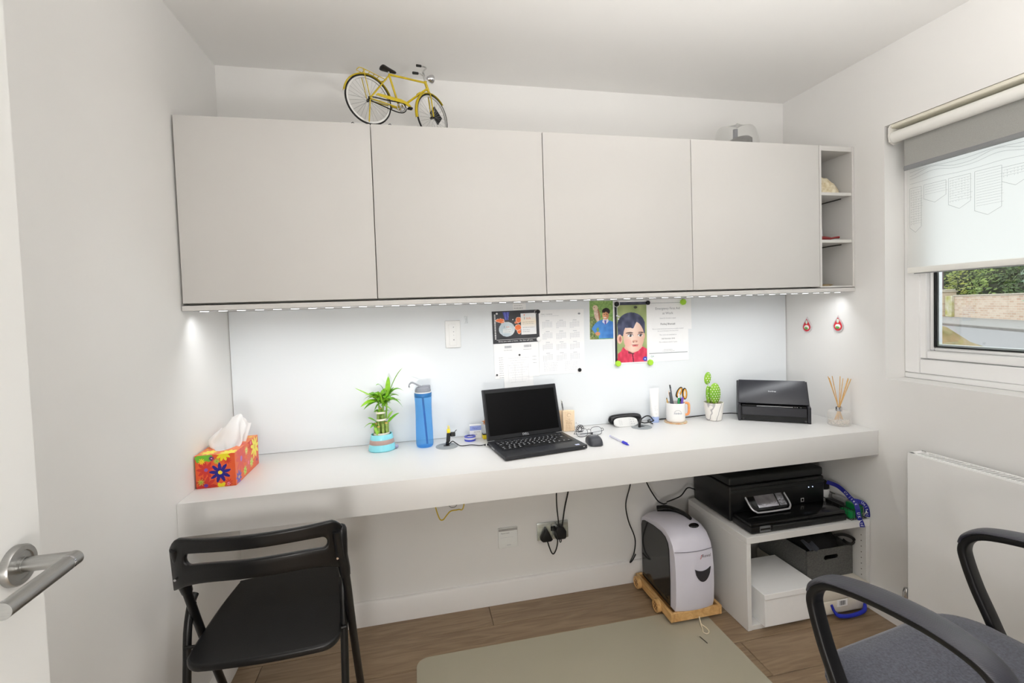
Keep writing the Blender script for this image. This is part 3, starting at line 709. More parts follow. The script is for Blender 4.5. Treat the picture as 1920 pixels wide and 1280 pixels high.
    b = B(); lines(b, -0.024, 0.012, 0.004); lines(b, -0.024, 0.016, -0.007, 0.002); b.build('label_text', INK, t, world=False, smooth=0)
    # photo of a boy with an owl
    t, w, h = sheet('owl_photograph', 'colour photograph of a boy in a blue jumper with an owl, partly behind the portrait', 'photograph', 1.4695, 1.584, 1.136, 1.310, tilt=R_(0.8))
    def owl(u, v):
        X, Y = 110 + u * 395, 735 - v * 595
        if ell(X, Y, 375, 368, 54, 66):
            if Y < 318 + 8 * math.sin(X / 9): return (38, 28, 26)
            if ell(X, Y, 352, 352, 9, 6) or ell(X, Y, 396, 352, 9, 6): return (50, 32, 28)
            if ell(X, Y, 366, 402, 24, 9): return (240, 228, 220)
            return mixc((234, 174, 130), (196, 130, 92), (X - 340) / 80)
        if ell(X, Y, 384, 305, 66, 54): return (36, 27, 26)
        if inpoly(X, Y, [(335, 420), (415, 420), (425, 460), (372, 512), (318, 470)]):
            return (96, 92, 176) if inpoly(X, Y, [(352, 445), (388, 445), (382, 512), (362, 512)]) else (222, 222, 240)
        if ell(X, Y, 240, 648, 40, 30): return (214, 150, 110)
        if inpoly(X, Y, [(262, 448), (330, 430), (420, 440), (505, 470), (505, 725), (255, 725), (268, 640), (210, 660), (140, 570), (200, 490)]) and not inpoly(X, Y, [(215, 575), (250, 545), (268, 600), (235, 625)]):
            return mixc((84, 146, 216), (58, 116, 190), vnoise(X / 40, Y / 40) + (X - 380) / 400)
        if ell(X, Y, 205, 248, 44, 44): 
            if ell(X, Y, 186, 240, 10, 6, 0.5): return (110, 90, 84)
            return (232, 208, 182)
        if ell(X, Y, 232, 345, 48, 118, -0.2):
            return (170, 118, 84) if X > 250 + (Y - 330) * 0.15 else mixc((232, 214, 200), (206, 170, 150), vnoise(X / 10, Y / 14))
        n = vnoise(X / 16, Y / 16)
        return mixc((92, 136, 66), (176, 204, 124), n * 0.6 + max(0, 1 - Y / 500) * 0.5) if X > 230 or Y < 380 else mixc((70, 96, 52), (176, 176, 116), n)
    raster('photo_print', (-w + 0.0005, -0.0008, -h + 0.0005), (2 * w - 0.001, 0, 0), (0, 0, 2 * h - 0.001), 72, 108, owl, PRINT, t, world=False)
    # portrait of a small boy
    t, w, h = sheet('portrait_photograph', 'large colour portrait of a smiling small boy in a red zipped jacket', 'photograph', 1.5815, 1.7485, 1.0195, 1.3075, tilt=R_(0.5), y=YS - 0.0015)
    def boy(u, v):
        X, Y = 478 + u * 524, 1105 - v * 945
        if X < 512: return (44, 44, 54) if Y > 160 else (60, 60, 70)
        if Y < 206: return mixc((58, 58, 72), (96, 100, 118), vnoise(X / 50, Y / 30))
        hair = mixc((52, 56, 80), (98, 104, 132), vnoise(X / 34, Y / 60) * 0.9)
        if ell(X, Y, 972, 1062, 40, 36): return (66, 76, 178) if not ell(X, Y, 968, 1062, 12, 12) else (200, 206, 240)
        if Y > 850 and inpoly(X, Y, [(512, 1105), (520, 965), (575, 925), (608, 860), (650, 905), (765, 962), (860, 930), (930, 865), (1002, 905), (1002, 1105)]):
            if abs(X - (758 + (Y - 950) * 0.12)) < 8 and Y > 945: return (92, 40, 56)
            if inpoly(X, Y, [(690, 930), (785, 945), (790, 985), (690, 965)]): return (120, 60, 70)
            return mixc((226, 76, 104), (186, 44, 72), vnoise(X / 30, Y / 50) + abs(X - 760) / 900 - 0.25)
        fringe = 535 + 30 * math.sin((X - 590) / 60) - 45 * math.exp(-((X - 860) / 60) ** 2) + 45 * math.exp(-((X - 780) / 36) ** 2)
        if ell(X, Y, 785, 705, 172, 240) and Y > fringe and X > 590:
            for ex, rx in ((728, 44), (893, 38)):
                if ell(X, Y, ex + 4, 686, 20, 20): return (44, 36, 40) if not ell(X, Y, ex - 3, 678, 5, 5) else (250, 250, 250)
                if ell(X, Y, ex, 688, rx, 19): return (236, 232, 232)
                if ell(X, Y, ex, 682, rx + 6, 25): return (120, 84, 78)
            if ell(X, Y, 715, 640 + abs(X - 725) * 0.12, 64, 11): return (92, 70, 66)
            if ell(X, Y, 905, 640 + abs(X - 895) * 0.1, 46, 10): return (92, 70, 66)
            if ell(X, Y, 778, 790, 12, 8) or ell(X, Y, 832, 786, 10, 7): return (140, 86, 78)
            if ell(X, Y, 806, 776, 46, 20): return (222, 170, 150)
            if ell(X, Y, 806, 840 - abs(X - 806) * 0.1, 62, 7): return (150, 62, 66)
            if ell(X, Y, 808, 852, 50, 14): return (226, 130, 128)
            sk = mixc((246, 218, 202), (214, 164, 142), abs(X - 760) / 260 + (Y - 700) / 900)
            if ell(X, Y, 690, 800, 60, 60): sk = mixc(sk, (240, 170, 160), 0.4)
            return sk
        if ell(X, Y, 556, 738, 42, 74): return mixc((226, 170, 150), (240, 200, 184), vnoise(X / 12, Y / 20)) if not ell(X, Y, 565, 735, 20, 44) else (186, 120, 106)
        if ell(X, Y, 952, 700, 18, 46): return (222, 170, 150)
        if ell(X, Y, 745, 520, 226, 196) and Y < 720 - abs(X - 745) * 0.1 and not (X > 965 and Y > 640): return hair
        if X < 610 and 520 < Y < 690 and X > 525: return hair
        if 930 < X < 972 and 480 < Y < 655: return hair
        if ell(X, Y, 780, 880, 150, 90) and Y > 820: return (226, 176, 156)
        if ell(X, Y, 822, 245, 30, 20): return (70, 74, 60)
        return mixc((122, 140, 88), (190, 200, 140), vnoise(X / 90, Y / 130) * 0.8 + 0.1)
    raster('portrait_print', (-w + 0.007, -0.0008, -h + 0.005), (2 * w - 0.009, 0, 0), (0, 0, 2 * h - 0.012), 104, 180, boy, PRINT, t, world=False)
    # certificate and the sheet behind it
    sheet('backing_sheet', 'plain white sheet showing behind the certificate at its right edge', 'paper', 1.80, 1.978, 1.165, 1.3095)
    t, w, h = sheet('certificate', 'white first aid certificate with a dark green line near its foot', 'certificate', 1.7495, 1.960, 1.0205, 1.3098, tilt=R_(0.4), y=YS - 0.0008)
    lettering('certificate_heading', [txt('Emergency First Aid', 0.0155, 0.0, h - 0.045, -0.0009), txt('at Work', 0.0155, 0.0, h - 0.067, -0.0009)], INK, t, world=False)
    lettering('certificate_name', [txt('Pankaj Bhansali', 0.0125, 0.0, h - 0.117, -0.0009)], DARKINK, t, world=False)
    lettering('certificate_text', [txt(s, sz, 0, h - d, -0.0009) for s, sz, d in (('Award for the above named', 0.0072, 0.090), ('This is to certify that the above named has successfully completed', 0.0060, 0.139), ('the course in Emergency First Aid at Work', 0.0060, 0.149), ('This course was completed on', 0.0070, 0.167), ('This certificate is valid for 3 years', 0.0068, 0.201), ('Authorised signature', 0.0055, 0.236), ('on behalf of the training team', 0.0055, 0.243))], INK, t, world=False)
    lettering('certificate_date', [txt('16th November 2018', 0.0078, 0, h - 0.185, -0.0009)], DARKINK, t, world=False)
    b = B(); b.rect(-w + 0.008, w - 0.006, -h + 0.037, -h + 0.0392, -0.0009); b.rect(-w + 0.02, w - 0.03, h - 0.019, h - 0.0178, -0.0009); b.build('certificate_line', mat('dark_green_ink', (70, 92, 96), 0.6, noise=0.02, scale=40), t, world=False, smooth=0)
    lettering('certificate_logo', [txt('QA', 0.011, -w + 0.024, -h + 0.024, -0.0009)], mat('teal_ink', (70, 140, 150), 0.6, noise=0.02, scale=40), t, world=False)
    # magnets
    def magnet(x, z, r, d, rgb, lab, y, hexa=False, group=None, n=20):
        b = B(); Mx = Matrix.Translation((x, y, z)) @ Matrix.Rotation(R_(90), 4, 'X')
        k = 7 if hexa else n
        b.lathe([(0, 0), (r * 0.94, 0), (r, d * 0.25), (r * 0.96, d * 0.8), (r * 0.8, d), (0, d)], (0, 0, 0), k, Mx)
        m = mat('magnet_%d_%d_%d' % rgb, rgb, 0.4, noise=0.03, scale=80)
        return tag(b.build('board_magnet', m, loc=(x, y, z)), lab, 'magnet', group)
    yp = YS - 0.0030
    magnet(1.231, 1.2705, 0.0085, 0.006, (26, 26, 30), 'black round magnet at the top right corner of the black sheet', yp + 0.0006)
    b = B(); b.tube([(1.221 + 0.007 * math.cos(q), yp - 0.001, 1.2705 + 0.007 * math.sin(q)) for q in [i * math.pi / 9 for i in range(18)]], 0.0015, 6, True); tag(b.build('key_ring', CHROME, loc=(1.221, yp - 0.001, 1.2705)), 'small silver ring beside the top right corner of the black sheet', 'ring')
    magnet(1.2305, 1.150, 0.0105, 0.006, (240, 240, 240), 'white round magnet at the lower right corner of the black sheet', yp + 0.0006)
    magnet(1.415, 1.004, 0.0085, 0.006, (26, 26, 30), 'black round magnet at the lower right corner of the year calendar', YS - 0.0010)
    magnet(1.141, 1.086, 0.0042, 0.004, (60, 60, 64), 'small dark grey magnet at the top of the receipt', YS - 0.0031)
    magnet(1.039, 1.004, 0.0042, 0.004, (60, 60, 64), 'small dark grey magnet at the lower left corner of the bar code sheet', YS - 0.0022)
    magnet(1.047, 1.268, 0.0042, 0.004, (244, 244, 244), 'small white magnet in the upper left corner of the black sheet', YS - 0.0022)
    lime = (168, 218, 62)
    magnet(1.933, 1.2925, 0.0150, 0.012, lime, 'lime green magnet at the top right of the certificate', YS - 0.0018, True)
    magnet(1.5985, 1.0225, 0.0145, 0.012, lime, 'lime green magnet at the lower left corner of the portrait', YS - 0.0026, True)
    magnet(1.7585, 1.0185, 0.0145, 0.012, lime, 'lime green magnet between the portrait and the certificate feet', YS - 0.0026, True)
    magnet(1.754, 1.294, 0.0100, 0.009, (16, 16, 18), 'black magnet at the top between portrait and certificate', YS - 0.0026)
    magnet(1.5995, 1.293, 0.0105, 0.009, (16, 16, 18), 'black magnet at the top left of the portrait, inside a white key ring', YS - 0.0026)
    t = thing('key_chain', 'white key ring and chain with tiny charms hanging over the left side of the portrait', 'key chain', (1.5995, YS - 0.006, 1.293))
    b = B(); b.tube([(1.5995 + 0.0138 * math.cos(q), YS - 0.006, 1.293 + 0.0138 * math.sin(q)) for q in [i * math.pi / 12 for i in range(24)]], 0.0011, 6, True); b.build('ring', WHITE, t)
    b = B(); b.tube([(1.6005, YS - 0.0055, 1.2785), (1.6002, YS - 0.0045, 1.255), (1.603, YS - 0.0042, 1.244)], 0.0008, 6); b.build('chain', CHROME, t)
    for dx, z in ((-0.002, 1.240), (0.006, 1.236), (0.004, 1.225)):
        b = B(); b.sph((1.602 + dx, YS - 0.0055, z), 0.0042, (1, 0.6, 1), 10, 8); b.build('charm', mat('pearl_charm', (232, 232, 236), 0.3, noise=0.02, scale=60), t)
    # dimmer on the glass, clear hook
    t = thing('wall_dimmer', 'white wall dimmer switch on the glass splashback above the plant', 'switch', (0.856, YS, 1.19))
    b = B(); b.box(0.8245, 0.8885, YS - 0.010, YS, 1.132, 1.246, 0.003, 2); b.build('switch_plate', WHITE, t)
    b = B(); b.box(0.8405, 0.8705, YS - 0.0135, YS - 0.0101, 1.142, 1.231, 0.0012, 2); sl_ = b.build('rocker', WHITE, t)
    for z, r in ((1.218, 0.0018), (1.199, 0.0017), (1.185, 0.0012), (1.165, 0.0023)):
        b = B(); b.cyl((0.859, YS - 0.0136, z), (0.859, YS - 0.0141, z), r, n=10); b.build('indicator', INK, sl_)
    t = thing('adhesive_hook', 'clear adhesive hook on the glass right of the dimmer', 'hook', (0.914, YS, 1.245))
    b = B(); b.box(0.908, 0.920, YS - 0.002, YS, 1.232, 1.262, 0.0015, 2); b.build('hook_base', CLEAR, t)
    b = B(); b.tube([(0.914, YS - 0.0025, 1.24), (0.914, YS - 0.009, 1.236), (0.914, YS - 0.012, 1.243)], 0.0018, 8, smooth=4); b.build('hook_prong', CLEAR, t)
board()
# teardrop stickers on the right wall
def teardrop(y, z0, z1, lab):
    h = z1 - z0; c = z0 + h * 0.36; r = h * 0.36
    t = thing('teardrop_magnet', lab, 'ornament', tuple(rw(0, y, z0)), RA, 'teardrop ornaments')
    def outline(k, off):
        pts = []
        for i in range(28):
            a = -math.pi / 2 + 2 * math.pi * i / 28; yy = math.cos(a) * r * 0.94 * k; zz = math.sin(a)
            z = zz * r * k
            if zz > 0: z = zz * (h * 0.64) * k; yy *= (1 - zz ** 1.5) ** 0.9 if zz < 1 else 0
            pts.append((off, yy, c - z0 + z))
        return pts
    for k, d0, d1, nm, m in ((1.0, -0.004, -0.0003, 'rim', mat('silver_rim', (214, 204, 206), 0.3, 0.6, noise=0.03, scale=90)), (0.8, -0.0052, -0.0041, 'enamel', mat('red_enamel', (206, 46, 58), 0.3, noise=0.05, scale=120))):
        b = B(); b.prism(outline(k, d0), (d1 - d0, 0, 0)); b.build(nm, m, t, world=False, smooth=30)
    b = B(); b.sph((-0.0053, 0, h * 0.66), 0.0075, (0.3, 0.8, 1.2), 12, 8); b.build('pearl_drop', mat('pale_jade', (206, 220, 206), 0.3, noise=0.1, scale=200), t, world=False)
    b = B(); b.sph((-0.0053, 0, h * 0.33), 0.0135, (0.22, 1, 0.8), 16, 10); b.build('white_motif', mat('motif_white', (238, 232, 228), 0.4, noise=0.03, scale=200), t, world=False)
    b = B(); b.sph((-0.0068, 0, h * 0.28), 0.009, (0.25, 1.1, 0.75), 14, 8); b.build('green_motif', mat('motif_green', (104, 170, 84), 0.4, noise=0.3, scale=500), t, world=False)
teardrop(-0.129, 1.130, 1.2035, 'red and silver teardrop ornament on the right wall, nearer the corner')
teardrop(-0.290, 1.139, 1.2115, 'red and silver teardrop ornament on the right wall, nearer the window')
# ================================================================== ON THE DESK
ZD = 0.7502
FL = [((8, 15), 0, 0)]
def flowers(u, v, W_, H_, items, base):
    x, y = u * W_, v * H_
    col = mixc(base, (226, 106, 62), vnoise(x / 9, y / 9) * 0.6)
    for (cx, cy, R, n, pc, cc, ph, pw) in items:
        dx, dy = x - cx, y - cy; d = math.hypot(dx, dy)
        if d > R * 1.02: continue
        if d < R * 0.2: col = cc; continue
        a = (math.atan2(dy, dx) - ph) / (2 * math.pi) * n; a = (a - round(a)) * 2 * math.pi / n
        l = d / R; wdt = pw * math.sin(min(1, l) ** 1.3 * math.pi * 0.93) ** 0.7 * R
        if abs(math.sin(a) * d) < wdt: col = pc
    return col
def tissue_box():
    x0, x1, y0, y1, z0, z1 = 0.004, 0.1185, -0.346, -0.121, ZD, 0.8555
    t = thing('tissue_box', 'orange tissue box printed with bright flowers at the left end of the desk', 'tissue box', ((x0 + x1) / 2, (y0 + y1) / 2, z0), R_(-1))
    Wf, Hf, Df = 114.5, 105.0, 225.0
    OR = (222, 84, 36)
    RED, BLU, YEL, LIM, GRN, PUR, PNK = (200, 52, 40), (34, 26, 130), (236, 220, 40), (166, 200, 70), (110, 184, 48), (92, 30, 110), (236, 130, 150)
    front = [(12, 96, 14, 5, GRN, GRN, 0.5, 0.42), (34, 98, 16, 5, GRN, GRN, 0.2, 0.42), (30, 58, 27, 9, RED, (150, 90, 170), 0.3, 0.17), (28, 8, 30, 9, RED, (110, 60, 150), 0.6, 0.17), (93, 82, 11, 10, RED, RED, 0, 0.12), (93, 12, 13, 9, RED, (200, 60, 120), 0.3, 0.12), (81, 104, 22, 9, YEL, YEL, 0.2, 0.19), (72, 2, 14, 4, YEL, YEL, 0.8, 0.4), (47, 93, 9, 11, PUR, (240, 200, 220), 0, 0.12), (19, 86, 10, 9, YEL, (220, 190, 40), 0.1, 0.14), (62, 83, 10, 11, LIM, GRN, 0.4, 0.11), (14, 20, 11, 8, LIM, GRN, 0.4, 0.12), (93, 8, 6, 9, PNK, PUR, 0.2, 0.18), (70, 46, 31, 9, BLU, (240, 210, 40), 0.22, 0.17)]
    b = B(); b.box(x0 + 0.0006, x1 - 0.0006, y0 + 0.0006, y1 - 0.0006, z0, z0 + 0.02); b.box(x0 + 0.002, x1 - 0.002, y0 + 0.002, y1 - 0.002, z0 + 0.02, z1 - 0.022); b.build('tissue_stack', PAPER, t, smooth=0)
    raster('front_print', (x0, y0, z0), (x1 - x0, 0, 0), (0, 0, z1 - z0), 84, 78, lambda u, v: flowers(u, v, Wf, Hf, front, OR), PRINTM, t)
    side = [(35, 98, 24, 9, (226, 96, 90), PNK, 0, 0.18), (55, 70, 46, 9, (222, 92, 84), (170, 120, 190), 0.2, 0.16), (150, 96, 30, 9, (214, 70, 50), PNK, 0.1, 0.17), (105, 82, 14, 10, (226, 220, 130), LIM, 0.2, 0.14), (188, 72, 40, 9, (238, 226, 90), (226, 190, 80), 0.1, 0.16), (120, 36, 34, 8, (224, 110, 100), PNK, 0.2, 0.16), (28, 18, 24, 9, (110, 100, 180), (240, 200, 120), 0.3, 0.17), (85, 20, 16, 8, (190, 210, 100), GRN, 0, 0.2), (150, 28, 18, 9, (204, 216, 110), LIM, 0.5, 0.16), (205, 20, 22, 9, (220, 100, 90), PUR, 0.2, 0.17)]
    raster('side_print', (x1, y0, z0), (0, y1 - y0, 0), (0, 0, z1 - z0), 130, 64, lambda u, v: flowers(u, v, Df, Hf, side, (232, 112, 72)), PRINTM, t)
    raster('left_print', (x0, y1, z0), (0, y0 - y1, 0), (0, 0, z1 - z0), 40, 24, lambda u, v: flowers(u, v, Df, Hf, side, OR), PRINTM, t)
    raster('back_print', (x1, y1, z0), (x0 - x1, 0, 0), (0, 0, z1 - z0), 24, 24, lambda u, v: flowers(u, v, Wf, Hf, front, OR), PRINTM, t)
    top = [(30, 30, 24, 9, (238, 226, 90), YEL, 0, 0.2), (92, 16, 26, 9, (240, 226, 80), YEL, 0.2, 0.2), (95, 105, 26, 9, (224, 92, 80), PNK, 0.2, 0.17), (60, 205, 26, 9, (236, 224, 100), YEL, 0.2, 0.18), (100, 200, 26, 8, (230, 150, 80), YEL, 0.2, 0.18), (15, 120, 22, 8, (180, 206, 90), GRN, 0.1, 0.2), (20, 190, 20, 9, (226, 100, 80), PNK, 0.1, 0.18), (10, 70, 18, 9, (228, 120, 80), YEL, 0.3, 0.18)]
    raster('top_print', (x0, y0, z1), (x1 - x0, 0, 0), (0, y1 - y0, 0), 70, 136, lambda u, v: flowers(u, v, Wf, Df, top, (234, 140, 92)), PRINTM, t, keep=lambda u, v: not ell(u, v, 0.5, 0.53, 0.3, 0.36))
    # the tissue pulled up through the slot
    tm = mat_translucent('tissue_paper', (248, 248, 248), 0.35)
    t2 = thing('paper_tissue', 'white paper tissue pulled up out of the flowered box', 'tissue', (0.06, -0.245, z1 - 0.018))
    def sh(u, v):
        w = 0.034 + 0.030 * math.sin(v * 2.4); a = (u - 0.5) * 2
        x = 0.056 + a * w * (1.0 - 0.35 * v) + 0.030 * v * v + 0.004 * math.sin(v * 9 + u * 5)
        y = -0.262 + 0.03 * v + 0.020 * math.sin(a * 3.2 + 0.6) * (0.6 + v) + 0.006 * math.sin(u * 17 + v * 4)
        z = z1 - 0.02 + v * (0.105 - 0.016 * a * a + 0.012 * math.sin(a * 4 + 1)) 
        return (x, y, z)
    b = B(); b.grid(sh, 26, 18); b.build('front_fold', tm, t2, smooth=60)
    def sh2(u, v):
        a = (u - 0.5) * 2
        x = 0.072 + a * 0.030 + 0.022 * v; y = -0.205 + 0.014 * math.cos(a * 2.5) + 0.018 * v + 0.004 * math.sin(u * 14)
        return (x, y, z1 - 0.02 + v * (0.095 - 0.012 * a) + 0.006 * math.sin(u * 6))
    b = B(); b.grid(sh2, 22, 14); b.build('rear_fold', tm, t2, smooth=60)
tissue_box()
# ------------------------------------------------------------------ lucky bamboo
def bamboo():
    cx, cy = 0.556, -0.092
    t = thing('bamboo_plant', 'lucky bamboo plant in a turquoise pot with a brown band', 'potted plant', (cx, cy, ZD), R_(10), None)
    TQ = mat('turquoise_glaze', (138, 214, 226), 0.25, noise=0.03, scale=40, coat=0.3)
    tilt = Matrix.Translation((0, 0, 0)) @ Matrix.Rotation(R_(0), 4, 'X')
    b = B(); b.lathe([(0, 0.0), (0.049, 0.0), (0.0525, 0.004), (0.0515, 0.012), (0.0475, 0.027)], (0, 0, 0), 40, sy=0.85)
    b.build('pot_base', TQ, t, world=False)
    b = B(); b.lathe([(0.0475, 0.027), (0.0482, 0.029), (0.0455, 0.043), (0.0445, 0.0445)], (0, 0, 0), 40, sy=0.85); b.build('pot_band', mat('taupe_glaze', (172, 146, 138), 0.35, noise=0.04, scale=60), t, world=False)
    b = B(); b.lathe([(0.0445, 0.0445), (0.0445, 0.047), (0.0415, 0.063), (0.0405, 0.0645), (0.038, 0.063), (0.0385, 0.05), (0, 0.05)], (0, 0, 0), 40, sy=0.85); b.build('pot_rim', TQ, t, world=False)
    b = B(); b.lathe([(0, 0.056), (0.0382, 0.056), (0.0378, 0.0585), (0, 0.0585)], (0, 0, 0), 30, sy=0.85); b.build('wet_pebbles', mat('dark_pebbles', (44, 48, 40), 0.4, noise=0.4, scale=160, bump=0.6), t, world=False)
    b = B(); b.sph((0.052, -0.012, 0.0085), 0.0085, (1.2, 0.8, 0.9), 12, 8); b.build('pot_foot', mat('violet_grey_glaze', (150, 148, 176), 0.3, noise=0.05, scale=60), t, world=False)
    STK = mat('bamboo_stalk', (112, 142, 62), 0.4, scale=30, rgb2=(160, 178, 92), stretch=(1, 1, 0.3)); TIP = mat('cut_tip', (206, 160, 92), 0.6, noise=0.1, scale=100)
    rnd = random.Random(5); tops = []
    ringA = [(0.0235 * math.cos(a), 0.0185 * math.sin(a), rnd.uniform(0.096, 0.108)) for a in [i * 2 * math.pi / 9 for i in range(9)]]
    ringB = [(0.011 * math.cos(a), 0.009 * math.sin(a), rnd.uniform(0.136, 0.146)) for a in [i * 2 * math.pi / 4 + 0.4 for i in range(4)]]
    for (x, y, zt) in ringA + ringB + [(0, 0, 0.165)]:
        prof = [(0.0, 0.0590)]; z = 0.0590
        while z < zt - 0.004:
            prof += [(0.0058, z), (0.0055, z + 0.012), (0.0062, min(zt - 0.003, z + 0.0175))]; z += 0.018
        prof += [(0.0057, zt - 0.002), (0.0, zt - 0.0018)]
        b = B(); b.lathe(prof, (x, y, 0), 10); s = b.build('stalk', STK, t, world=False)
        b = B(); b.lathe([(0.0060, zt - 0.0022), (0.0058, zt), (0.003, zt + 0.0005), (0, zt)], (x, y, 0), 10); b.build('cut_end', TIP, s, world=False)
        tops.append((x, y, zt))
    WB = mat('gilded_white_ribbon', (236, 230, 214), 0.35, noise=0.06, scale=200)
    for rx, ry, z in ((0.0305, 0.0255, 0.066), (0.0185, 0.0165, 0.120), (0.0185, 0.0165, 0.148)):
        b = B(); b.tube([(rx * math.cos(q), ry * math.sin(q), z) for q in [i * math.pi / 16 for i in range(32)]], 1, closed=True, prof=[(-0.0006, -0.0035), (0.0006, -0.0035), (0.0006, 0.0035), (-0.0006, 0.0035)]); b.build('ribbon', WB, t, world=False)
    LF = [mat('leaf_fresh', (136, 190, 46), 0.4, noise=0.18, scale=60), mat('leaf_mid', (108, 170, 44), 0.4, noise=0.18, scale=60), mat('leaf_pale', (158, 202, 88), 0.45, noise=0.15, scale=60)]
    def leaf(p0, p1, droop, wid, k):
        p0, p1 = Vector(p0), Vector(p1); mid = (p0 + p1) / 2 + Vector((0, 0, droop))
        pts = [p0 * (1 - s) ** 2 + mid * 2 * s * (1 - s) + p1 * s * s for s in [i / 9 for i in range(10)]]
        ax = (p1 - p0); sd = ax.cross(Vector((0, 0, 1)))
        if sd.length < 1e-4: sd = Vector((1, 0, 0))
        sd.normalize(); sd = (sd + Vector((0, 0, rnd.uniform(-0.7, 0.7)))).normalized()
        b = B(); V = []
        for i, p in enumerate(pts):
            s = i / 9; w = wid * 1.35 * math.sin(math.pi * min(1, 0.12 + s * 0.88)) ** 0.8 + 0.0003
            V.append((p - sd * w, p + Vector((0, 0, -w * 0.35)), p + sd * w))
        for A, C in zip(V, V[1:]):
            b.quad(A[0], A[1], C[1], C[0]); b.quad(A[1], A[2], C[2], C[1])
        b.build('leaf', LF[k % 3], t, world=False, smooth=60)
    # shoots: from world measurements (x, z) of tips, relative to the pot
    def L(x0, z0, x1, z1, droop, wid, k, y0=0.0, y1=0.0): leaf((x0 - cx, y0, z0 - ZD), (x1 - cx, y1, z1 - ZD), droop, wid, k)
    data = [(0.585, 0.955, 0.647, 1.069, 0.035, 0.0095, 0), (0.584, 0.95, 0.593, 1.035, 0.01, 0.0075, 0), (0.582, 0.95, 0.541, 1.006, 0.05, 0.004, 1), (0.585, 0.955, 0.653, 0.968, 0.045, 0.005, 1), (0.550, 0.950, 0.464, 1.000, 0.0, 0.0055, 2), (0.548, 0.945, 0.492, 0.945, 0.035, 0.006, 0),
            (0.548, 0.945, 0.480, 0.930, 0.02, 0.0075, 0), (0.55, 0.94, 0.492, 0.915, 0.02, 0.0065, 1), (0.552, 0.955, 0.590, 0.985, 0.02, 0.008, 0), (0.556, 0.94, 0.520, 0.975, 0.03, 0.0075, 1), (0.57, 0.94, 0.630, 0.955, 0.03, 0.007, 0), (0.575, 0.935, 0.645, 0.905, 0.05, 0.006, 1), (0.575, 0.93, 0.636, 0.935, 0.03, 0.0065, 2), (0.58, 0.95, 0.615, 0.99, 0.02, 0.006, 1),
            (0.556, 0.935, 0.532, 0.905, 0.02, 0.0065, 1), (0.562, 0.935, 0.545, 0.985, 0.02, 0.0065, 0), (0.572, 0.945, 0.600, 0.945, 0.03, 0.008, 1), (0.562, 0.93, 0.575, 0.965, 0.01, 0.007, 2),
            (0.545, 0.855, 0.505, 0.885, 0.01, 0.006, 1), (0.540, 0.850, 0.490, 0.845, 0.03, 0.0065, 0), (0.545, 0.848, 0.512, 0.845, 0.02, 0.0055, 1), (0.540, 0.85, 0.536, 0.815, 0.02, 0.0085, 0), (0.585, 0.86, 0.628, 0.887, 0.012, 0.0055, 1), (0.585, 0.858, 0.612, 0.868, 0.02, 0.006, 0), (0.582, 0.87, 0.605, 0.895, 0.01, 0.0055, 2), (0.56, 0.885, 0.585, 0.905, 0.02, 0.006, 0), (0.555, 0.885, 0.530, 0.895, 0.025, 0.006, 1), (0.562, 0.90, 0.548, 0.93, 0.01, 0.005, 0)]
    for i in range(26):
        a = i * 2.4; rr = 0.030 + 0.030 * rnd.random(); z0_ = rnd.choice([0.925, 0.935, 0.945, 0.955])
        x0_ = rnd.choice([0.549, 0.560, 0.570, 0.583]); data.append((x0_, z0_, x0_ + rr * math.cos(a), z0_ + rnd.uniform(-0.022, 0.038), rnd.uniform(0.012, 0.035), rnd.uniform(0.0055, 0.008), i))
    for i, (a, c, d, e, dr, wd_, k) in enumerate(data):
        L(a, c, d, e, dr, wd_, k, rnd.uniform(-0.012, 0.012), rnd.uniform(-0.028, 0.03))
    for sx, sz0, sz1 in ((0.584, 0.872, 0.962), (0.549, 0.87, 0.952), (0.568, 0.90, 0.945), (0.541, 0.843, 0.858), (0.585, 0.846, 0.864)):
        b = B(); b.tube([(0.556 + (sx - 0.556) * 0.7 - cx, 0.0, sz0 - ZD), (sx - cx, 0.0, sz1 - ZD)], [0.003, 0.002], 8); b.build('shoot', LF[0], t, world=False)
bamboo()
